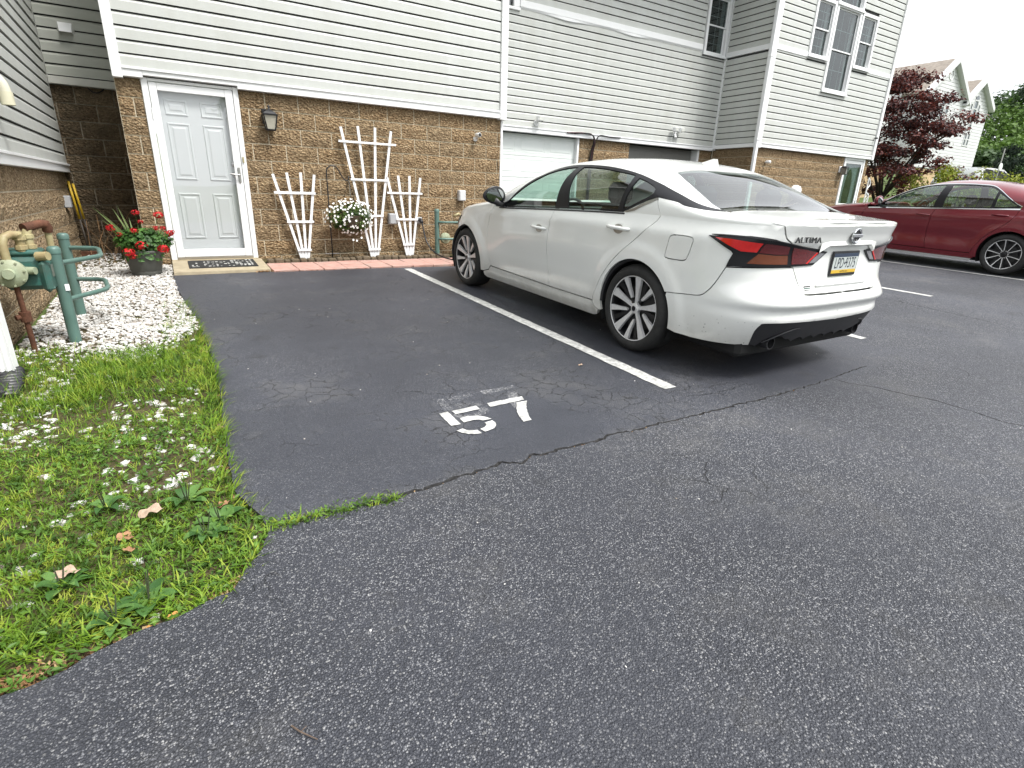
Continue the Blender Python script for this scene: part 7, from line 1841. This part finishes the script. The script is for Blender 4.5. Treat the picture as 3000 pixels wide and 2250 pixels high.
# ---------- planter with geraniums
px_, py_ = -.295, 7.60; pz = gz(px_, py_)
GP = House('flower_pot', (px_,py_,pz), 'dark grey tub of red geraniums beside the storm door', 'flower pot')
q = MB(); q.lathe([(0,.0),(.145,.0),(.150,.01),(.152,.045),(.157,.05),(.19,.24),(.196,.245),(.200,.262),(.196,.272),(.180,.272),(.176,.25),(0,.24)], (px_,py_,pz), 32); GP.part(q, 'pot', pm('grey_tub', (.085,.088,.078), .6, .15, 6, .1, 60), smooth=True, auto=40)
MT['geranium'] = leaf_mat('geranium_leaf', [(.020,.060,.012),(.045,.12,.022),(.09,.20,.04)], .5, .25, 8.0)
q = MB()
for i in range(1500):
    d = Vector((rp.gauss(0,1), rp.gauss(0,1), rp.gauss(.2,1))).normalized(); k = rp.random()**.4
    p_ = Vector((px_+.03, py_, pz+.37)) + Vector((d.x*.29*k, d.y*.21*k, d.z*.15*k)); leafq(q, p_, rp.uniform(.03,.06), d+Vector((0,-.2,.7)), .9, rp)
for i in range(160):
    a = rp.uniform(0,6.28); leafq(q, (px_+.20*math.cos(a), py_+.2*math.sin(a), pz+rp.uniform(.17,.30)), rp.uniform(.03,.055), (math.cos(a), math.sin(a), .4), .9, rp)
tag(GP.part(q, 'foliage', MT['geranium']), kind='stuff')
MT['petal_red'] = leaf_mat('red_petal', [(.30,.006,.010),(.50,.010,.014),(.62,.03,.03)], .5, .15, 20.0)
heads = [(-.30,.66,.040,7.6),(-.085,.64,.050,7.52),(-.01,.44,.045,7.5),(.02,.455,.03,7.46),(-.55,.50,.045,7.55),(-.335,.475,.04,7.44),(-.29,.32,.060,7.39),(-.09,.275,.060,7.40),(-.42,.25,.058,7.38),(-.39,.20,.040,7.40),(-.13,.50,.032,7.48),(-.06,.50,.03,7.46),(-.27,.56,.03,7.6),(-.48,.43,.03,7.5)]
for (x, z, s_, y) in heads:
    q = MB()
    for k in range(46): d = Vector((rp.gauss(0,1), rp.gauss(0,1), rp.gauss(.1,1))).normalized(); leafq(q, Vector((x,y,z))+Vector((d.x*s_,d.y*s_,d.z*s_*.7)), s_*.55, d, .9, rp)
    hd_ = GP.part(q, 'flower_head', MT['petal_red'])
    q = MB(); q.tube([(px_+(x-px_)*.3, py_+(y-py_)*.3, pz+.28), (x, y, z-.01)], .003, 5); GP.part(q, 'stem', MT['weed'], hd_)
MT['spike'] = leaf_mat('spike_leaf', [(.10,.16,.05),(.20,.26,.10)], .5, .2)
for (x, z, y) in ((-.69,.71,7.75),(-.46,.73,7.7),(-.60,.66,7.5),(-.64,.58,7.8),(-.52,.70,7.85),(-.38,.60,7.85)):
    q = MB(); o = Vector((px_-.05,py_+.02,pz+.26)); e = Vector((x,y,z)); s1_ = (e-o).cross(Vector((0,-1,0))).normalized()*.009
    m_ = (o+e)*.5+Vector((0,0,.03)); q.add([o-s1_,o+s1_,m_-s1_*1.1,m_+s1_*1.1,e], [(0,1,3,2),(2,3,4)]); GP.part(q, 'spike_leaf', MT['spike'])
# dry stalks in the dark recess
DK = House('dry_stalks', (-.75,8.7,gz(-.7,8.7)), 'tangle of thin dry stalks in the dark wall recess', 'dry plant')
for k in range(16):
    x, y = rp.uniform(-.95,-.45), rp.uniform(8.2,9.2); q = MB(); a = rp.uniform(0,6.28); h_ = rp.uniform(.25,.6); q.tube([(x,y,gz(x,y)),(x+.1*math.cos(a),y+.1*math.sin(a),h_*.6),(x+.3*math.cos(a),y+.2*math.sin(a),h_)], .0022, 4); DK.part(q, 'stalk', pm('dry_stalk', (.22,.17,.10), .9) if k == 0 else MT.get('dry'))
# ------------------------------------------------------------------ trees, shrubs, far house, van
rf_ = random.Random(77)
def limb_tree(H_, base, h0, r0, nlimb, spread, top, mat, lean=(0,0)):
    """trunk and limbs as one tapered mesh"""
    q = MB(); b = Vector(base); t0 = b+Vector((lean[0]*.4, lean[1]*.4, h0))
    q.tube([b-Vector((0,0,.2)), b+Vector((lean[0]*.15,lean[1]*.15,h0*.5)), t0], [r0*1.25, r0, r0*.85], 9)
    ends = []
    for k in range(nlimb):
        a = 2*math.pi*k/nlimb+rf_.uniform(-.4,.4); s_ = spread*rf_.uniform(.55,1.0); z = top*rf_.uniform(.55,1.0)
        e = b+Vector((lean[0]+math.cos(a)*s_, lean[1]+math.sin(a)*s_, z)); m_ = (t0+e)*.5+Vector((0,0,.12*top)); rr = r0*rf_.uniform(.3,.5)
        st = b+(t0-b)*rf_.uniform(.45,1.0)
        q.tube([st, m_, e], [rr*1.3, rr*.8, rr*.2], 6); ends.append((m_, e))
        for j in range(3):
            f = m_+(e-m_)*rf_.uniform(.0,.8); g = f+Vector((rf_.gauss(0,.3),rf_.gauss(0,.3),rf_.uniform(.05,.35)))*spread*.45; q.tube([f,g], [rr*.45, rr*.1], 5); ends.append((f, g))
    H_.part(q, 'trunk', mat, smooth=True); return ends
def crown(H_, clumps, n, size, mat, flat=.6, name='crown', asp=.6, up=.6, hang=0.0):
    q = MB(); tot = sum(c[3]*c[4]*c[5] for c in clumps)
    for (cx, cy, cz, rx, ry, rz) in clumps:
        k = int(n*rx*ry*rz/tot)
        for i in range(k):
            d = Vector((rf_.gauss(0,1), rf_.gauss(0,1), rf_.gauss(0,1))).normalized(); r_ = rf_.random()**.45*rf_.uniform(.75,1.12)
            p = Vector((cx+d.x*rx*r_, cy+d.y*ry*r_, cz+d.z*rz*r_*(1 if d.z > 0 else flat)))
            leafq(q, p, size*rf_.uniform(.6,1.4), d*.7+Vector((0,0,up))+Vector((rf_.gauss(0,.4),rf_.gauss(0,.4),rf_.gauss(0,.4))), asp, rf_)
    return tag(H_.part(q, name, mat), kind='stuff')
MT['bark'] = pm('bark', (.045,.035,.028), .9, .35, 14, .6, 30)
MT['maple'] = leaf_mat('maroon_leaf', [(.014,.008,.010),(.036,.012,.014),(.095,.022,.020),(.21,.050,.032)], .5, .25, 1.3)
MT['tree_lime'] = leaf_mat('bright_tree_leaf', [(.040,.085,.016),(.085,.160,.026),(.15,.24,.045)], .6, .25, .35)
MT['tree_mid'] = leaf_mat('mid_tree_leaf', [(.018,.045,.014),(.040,.085,.022),(.08,.14,.035)], .6, .2, .35)
MT['tree_dark'] = leaf_mat('evergreen_leaf', [(.004,.011,.006),(.009,.023,.010),(.020,.042,.016)], .6, .1, .5)
MT['shrub_lime'] = leaf_mat('lime_shrub_leaf', [(.10,.15,.015),(.22,.27,.025),(.36,.36,.05)], .55, .3, 2.0)
# dark red maple beyond the bay
mb_ = (20.6, 10.0, .35)
MP = House('maple_tree', mb_, 'dark red Japanese maple with layered leaves beyond the sided bay', 'tree')
ends = limb_tree(MP, mb_, 1.0, .10, 9, 1.9, 3.6, MT['bark'], (.1,-.3))
cl = []
for i in range(120):
    a = rf_.uniform(0,6.28); rr = rf_.random()**.55; z = 1.3+3.6*rf_.random()**.9; lim = 1.75*(1-((z-2.3)/2.8)**2*.85) if z > 2.3 else 1.75*(.85+.15*(z-1.1)/1.3)
    cl.append((20.15+.14*(4.6-z)+math.cos(a)*lim*rr, 9.75-.16*(4.6-z)+math.sin(a)*lim*rr, z, rf_.uniform(.30,.55), rf_.uniform(.30,.55), rf_.uniform(.14,.28)))
for m_, e in ends: cl.append((e.x, e.y, e.z, .38,.38,.18))
crown(MP, cl, 15500, .11, MT['maple'], .6, asp=.55, up=.8)
# lime shrubs behind the red car
for i, (x, y, w, hh_) in enumerate(((20.1,8.3,.8,2.0),(20.9,7.9,.8,1.85),(21.7,7.5,.8,1.66),(22.6,7.2,.8,1.74))):
    z = bz(x, y); SB = House('lime_shrub', (x,y,z), ('yellow green leafy shrub growing right beside the dark red maple', 'yellow green leafy shrub, second from the maple in the hedge row', 'yellow green leafy shrub, third from the maple in the hedge row', 'yellow green leafy shrub at the evergreen end of the hedge row')[i], 'shrub', 'lime shrubs behind the red car')
    q = MB()
    for k in range(5): a = k*1.26; q.tube([(x,y,z),(x+.3*math.cos(a),y+.3*math.sin(a),z+hh_*.7)], [.02,.006], 5)
    SB.part(q, 'stems', MT['bark'])
    crown(SB, [(x+rf_.uniform(-w,w)*.7, y+rf_.uniform(-.5,.5), z+hh_*rf_.uniform(.4,.86), .38,.38,.30) for k in range(16)], 1800, .085, MT['shrub_lime'], .8)
def far_tree(name, label, x, y, h_, w, mat, n, size, grp, z=None, low=.25):
    z = bz(x, y) if z is None else z; T_ = House(name, (x,y,z), label, 'tree', grp)
    limb_tree(T_, (x,y,z), h_*.35, max(.12,h_*.022), 6, w*.6, h_*.8, MT['bark'])
    cl = []
    for k in range(34):
        t = rf_.random(); zz = z+h_*(low+(1-low)*t)*.97; lim = w*math.sin(math.pi*(.16+.80*t))**.7; a = rf_.uniform(0,6.28); r_ = rf_.random()**.5
        cl.append((x+math.cos(a)*lim*r_, y+math.sin(a)*lim*r_, zz, w*rf_.uniform(.22,.36), w*rf_.uniform(.22,.36), w*rf_.uniform(.16,.26)))
    crown(T_, cl, n, size, mat, .7)
def at_az(R, az): return R*math.sin(R_(az)), R*math.cos(R_(az))
for (R, az, top, w, m, lab) in ((92,70.6,8.2,6.0,'tree_mid','tall mid green tree rising behind the far white house'),(84,71.7,6.9,6.5,'tree_lime','bright green tree on the far slope beside the evergreen'),(74,70.9,5.1,5.5,'tree_lime','lower bright green tree below the tall mid green one'),(62,70.5,3.9,4.0,'tree_mid','small round green tree at the corner of the far house'),(88,73.3,8.6,7.0,'tree_mid','broad green tree behind the dark evergreen'),(95,76.5,8.0,8.0,'tree_lime','bright green tree far along the lot past the evergreen'),(80,68.9,3.8,5.0,'tree_mid','green tree showing low past the far house wall')):
    x, y = at_az(R, az); z = bz(x, y); far_tree('broadleaf_tree', lab, x, y, max(3, CAMZ+R*math.tan(R_(top))-z), w, MT[m], 4200, .42, 'trees on the far slope', z)
# big dark evergreen at the right
def evergreen(x, y, h_, w, label, n=9000, size=.20):
    z = bz(x, y); T_ = House('evergreen_tree', (x,y,z), label, 'tree', None); q = MB(); q.tube([(x,y,z-.2),(x,y,z+h_*.5),(x,y,z+h_)], [.22,.14,.03], 8); T_.part(q, 'trunk', MT['bark'])
    cl = []
    for k in range(90):
        t = rf_.random()**1.25; zz = z+.3+h_*.97*t; lim = w*(1-t)**.5+.15; a = rf_.uniform(0,6.28); r_ = rf_.random()**.35; cl.append((x+math.cos(a)*lim*r_, y+math.sin(a)*lim*r_, zz-.15*r_, .55*(1-.5*t), .55*(1-.5*t), .30))
    crown(T_, cl, n, size, MT['tree_dark'], 1.0, asp=.35, up=.2)
x, y = at_az(36, 74.1); evergreen(x, y, 8.6, 2.1, 'huge dark evergreen tree at the edge of the lot behind the red car', 20000, .17)
x, y = at_az(40, 77.0); evergreen(x, y, 7.0, 2.6, 'second dark evergreen beyond the huge one', 5000, .22)

# unseen trees added across the lot, behind the viewer, for darker car reflections
for (x, y, h_, w, m) in ((-6,-22,9,4.5,'tree_mid'),(8,-26,10,5,'tree_lime'),(22,-24,9,4.5,'tree_mid'),(34,-20,10,5,'tree_mid')):
    far_tree('broadleaf_tree', 'leafy tree added out of view across the lot for reflections', x, y, h_, w, MT[m], 1500, .6, 'unseen trees added across the lot')

# far white house with two gables
FZ = 1.35
FH = House('far_house', (43,22,FZ), 'far white house with two tan shingled gables and arched window', 'house')
MT['white_far'] = pm('far_white_siding', (.60,.61,.61), .5, .03, 2)
def wallp(mb, pts, y): mb.add([(x, y, z) for x, z in pts], [tuple(range(len(pts)))])
YF = 18.0
EAV, R1, R2 = 7.65, 9.60, 9.00
q = MB(); wallp(q, [(39.75,3.35),(45.05,3.35),(45.05,EAV),(42.4,R1-.1),(39.75,EAV)], YF); q.add([(39.75,YF,3.35),(39.75,YF,EAV),(39.75,32,EAV),(39.75,32,3.35)], [(0,1,2,3)]); FH.part(q, 'wall', MT['white_far'])
q = MB(); wallp(q, [(45.05,3.35),(48.9,3.35),(48.9,EAV),(46.85,R2-.1),(45.05,EAV)], YF+.02); q.add([(48.9,YF+.02,3.35),(48.9,32,3.35),(48.9,32,EAV),(48.9,YF+.02,EAV)], [(0,1,2,3)]); FH.part(q, 'wall', MT['white_far'])
q = MB(); wallp(q, [(30,3.35),(39.75,3.35),(39.75,8.0),(30,8.0)], YF+1.2); FH.part(q, 'wall', MT['white_far'])
# lapped boards on the far gables
fbm = board_mesh(.19, MT['white_far'])
def far_boards(x0, x1, xr, z0, ze, zr, y, skip):
    z = z0
    while z < zr-.15:
        a, b = x0, x1
        if z+.19 > ze: t = (z+.19-ze)/(zr-ze); a, b = x0+(xr-x0)*t, x1+(xr-x1)*t
        sp = [(a, b)]
        for (s0, s1, t0, t1) in skip:
            if z < t1 and z+.19 > t0: sp = [w for (p, q_) in sp for w in ([(p, q_)] if s1 < p or s0 > q_ else [(p, s0), (s1, q_)]) if w[1]-w[0] > .02]
        for (p, q_) in sp: FH.put('siding_board', fbm, (p, y-.012, z), None, 0, (q_-p, 1, 1))
        z += .19
WF = [(41.99,42.42,6.38,7.53),(42.68,43.04,6.60,7.54)]
WG = [(46.58,47.05,6.78,7.70),(46.10,46.32,6.79,7.48),(47.27,47.47,6.79,7.50),(46.60,46.95,6.10,6.58),(46.45,46.70,5.04,5.75),(46.9,47.15,5.04,5.75)]
far_boards(39.75, 45.05, 42.4, 3.4, EAV, R1-.1, YF, [(w[0]-.08,w[1]+.08,w[2]-.08,w[3]+.08) for w in WF])
far_boards(45.05, 48.9, 46.85, 3.4, EAV, R2-.1, YF+.02, [(w[0]-.08,w[1]+.08,w[2]-.08,w[3]+.08) for w in WG])
MT['far_pane'] = pm('far_pane', (.10,.12,.13), .12, .2, 2)
for i, (w, y) in enumerate([(w, YF) for w in WF]+[(w, YF+.02) for w in WG]):
    q = MB(); x0, x1, z0, z1 = w; t = .08
    q.bbox(x0-t,x0,y-.05,y+.02,z0-t,z1+t); q.bbox(x1,x1+t,y-.05,y+.02,z0-t,z1+t); q.bbox(x0,x1,y-.049,y+.02,z1,z1+t); q.bbox(x0,x1,y-.049,y+.02,z0-t,z0); q.bbox(x0,x1,y-.045,y+.0,(z0+z1)/2-.03,(z0+z1)/2+.03)
    f_ = FH.part(q, 'window', MT['white_far']); q = MB(); q.box(x0,x1,y-.01,y-.005,z0,z1); FH.part(q, 'pane', MT['far_pane'], f_)
q = MB(); q.add([(46.82+.24*math.cos(a), YF-.03, 7.80+.24*math.sin(a)) for a in np.linspace(0, math.pi, 13)], [tuple(range(13))]); FH.part(q, 'arched_pane', MT['far_pane'])
q = MB(); q.lathe([(.20,-.03),(.28,-.04),(.30,0)], (42.35,YF-.02,8.70), 20, 'y'); FH.part(q, 'round_vent', MT['trim'])
def roofp(nm, x0, x1, xr, ze, zr, y0, y1, o=.22):
    s0 = (zr-ze)/(xr-x0)
    q = MB()
    for (xe, sg_) in ((x0-o,1),(x1+o,-1)):
        zz = ze-o*s0; q.add([(xe,y0-.25,zz),(xr,y0-.25,zr),(xr,y1,zr),(xe,y1,zz),(xe,y0-.25,zz-.12),(xr,y0-.25,zr-.12),(xr,y1,zr-.12),(xe,y1,zz-.12)], [(0,1,2,3),(4,7,6,5),(0,4,5,1),(0,3,7,4)])
    r_ = FH.part(q, nm, pm('tan_shingle_'+nm, (.26,.225,.19), .9, .22, 5, .4, 20))
    for (xe, sg_) in ((x0-o,1),(x1+o,-1)):
        zz = ze-o*s0; q = MB(); q.add([(xe,y0-.31,zz-.26),(xe,y0-.31,zz+.03),(xr,y0-.31,zr+.03),(xr,y0-.31,zr-.26),(xe,y0-.02,zz-.26),(xe,y0-.02,zz+.03),(xr,y0-.02,zr+.03),(xr,y0-.02,zr-.26)], [(0,1,2,3),(0,3,7,4),(0,4,5,1),(1,5,6,2)]); FH.part(q, 'rake_board', MT['white_far'], r_)
roofp('roof', 39.75, 45.05, 42.4, EAV, R1, YF, 32); roofp('roof', 45.05, 48.9, 46.85, EAV, R2, YF+.02, 32)
q = MB(); q.add([(29,YF+.9,7.9),(39.7,YF+.9,7.9),(42.4,25,R1),(29,25,R1)], [(0,1,2,3)]); FH.part(q, 'roof', MT['shingle'])
MT['tan_far'] = pm('far_block', (.52,.38,.22), .9, .2, 3)
q = MB(); q.box(39.75,45.05,YF+.03,YF+.2,FZ-1,3.34); q.box(45.06,48.9,YF+.023,YF+.7,FZ-1,3.34); q.box(30,39.74,YF+1.23,YF+1.4,FZ-1,3.34); FH.part(q, 'block_base', MT['tan_far'])
q = MB(); q.bbox(35.5,36.75,YF+1.14,YF+1.22,FZ-.1,3.5); f_ = FH.part(q, 'door_surround', MT['white_far'])
q = MB(); q.bbox(35.68,36.57,YF+1.09,YF+1.135,FZ,3.4); d_ = FH.part(q, 'door', pm('blue_door', (.020,.075,.30), .4, .08, 3))
q = MB(); q.lathe([(.0,-.0),(.16,-.0)], (0,0,0), 28, 'y'); q = MB()
ring = [[(36.12+rx*math.cos(a), YF+1.08-dy, 2.55+rz*math.sin(a)) for a in np.linspace(0, 2*math.pi, 29)[:-1]] for rx, rz, dy in ((.26,.58,0),(.21,.52,.02),(.19,.50,.0))]
q.add(ring[0]+ring[1]+ring[2], [(i,(i+1)%28,28+(i+1)%28,28+i) for i in range(28)]+[(28+i,28+(i+1)%28,56+(i+1)%28,56+i) for i in range(28)]); FH.part(q, 'oval_frame', MT['trim'], d_)
q = MB(); q.add(ring[2], [tuple(range(28))]); FH.part(q, 'oval_light', MT['far_pane'], d_)

# white van beyond the shrubs
vx, vy = at_az(33, 70.2); vz = bz(vx, vy)
VN = House('parked_car', (vx,vy,vz), 'white car partly hidden behind the yellow green shrubs', 'car', 'cars parked in the bays')
VK = .72
secs = [(-2.3,.55,1.75,.80),(-2.2,.4,2.02,.92),(-1.0,.35,2.10,.95),(.6,.35,2.08,.95),(1.2,.35,1.92,.93),(1.75,.35,1.42,.92),(2.4,.4,1.20,.88),(2.65,.5,.95,.75)]
q = MB(); vs = []
for (u, z0, z1, w) in secs:
    for (sx, z) in ((-1,z0),(-1,z0+(min(z1,1.25)-z0)*.9),(-.82,z1-.06),(-.6,z1),(.6,z1),(.82,z1-.06),(1,z0+(min(z1,1.25)-z0)*.9),(1,z0)): vs.append((vx+u*.85, vy+sx*w, vz+z*VK))
q.add(vs, [(i*8+k,i*8+(k+1)%8,i*8+8+(k+1)%8,i*8+8+k) for i in range(len(secs)-1) for k in range(8)]+[tuple(range(8))[::-1], tuple(len(vs)-8+k for k in range(8))]); VN.part(q, 'body', paint_mat('van_white', (.75,.76,.77), (.78,.79,.80)), smooth=True, auto=30)
for (a, b) in ((-1.9,-.9),(-.75,.25),(.35,1.15)):
    q = MB(); q.add([(vx+a*.85,vy-.965,vz+1.28*VK),(vx+b*.85,vy-.965,vz+1.28*VK),(vx+b*.85-(.15 if b > 1 else 0),vy-.835,vz+(1.92-(.12 if b > 1 else 0))*VK),(vx+a*.85,vy-.835,vz+1.95*VK)], [(0,1,2,3)]); VN.part(q, 'side_window', MT['car_black'])
for (u) in (-1.5, 1.7):
    for s_ in (-1, 1): q = MB(); q.lathe([(0,.12*s_),(.2,.12*s_),(.33,.10*s_),(.35,.06*s_),(.35,-.1*s_)], (vx+u,vy+s_*.85,vz+.35), 20, 'y'); VN.part(q, 'wheel', MT['tyre'], smooth=True, auto=40)
px2, py2 = at_az(30, 71.45); pz2 = bz(px2, py2)
PO = House('white_marker', (px2,py2,pz2), 'small white oval panel on a thin post beside the evergreen', 'marker')
q = MB(); q.tube([(px2,py2,pz2),(px2,py2,pz2+2.3)], .02, 8); PO.part(q, 'post', MT['steel'])
q = MB(); q.lathe([(0,-.02),(.13,-.02),(.15,0),(.13,.02),(0,.02)], (px2,py2-.03,CAMZ+30*math.tan(R_(3.05))), 20, 'y'); PO.part(q, 'panel', MT['vinyl'], smooth=True, auto=40)
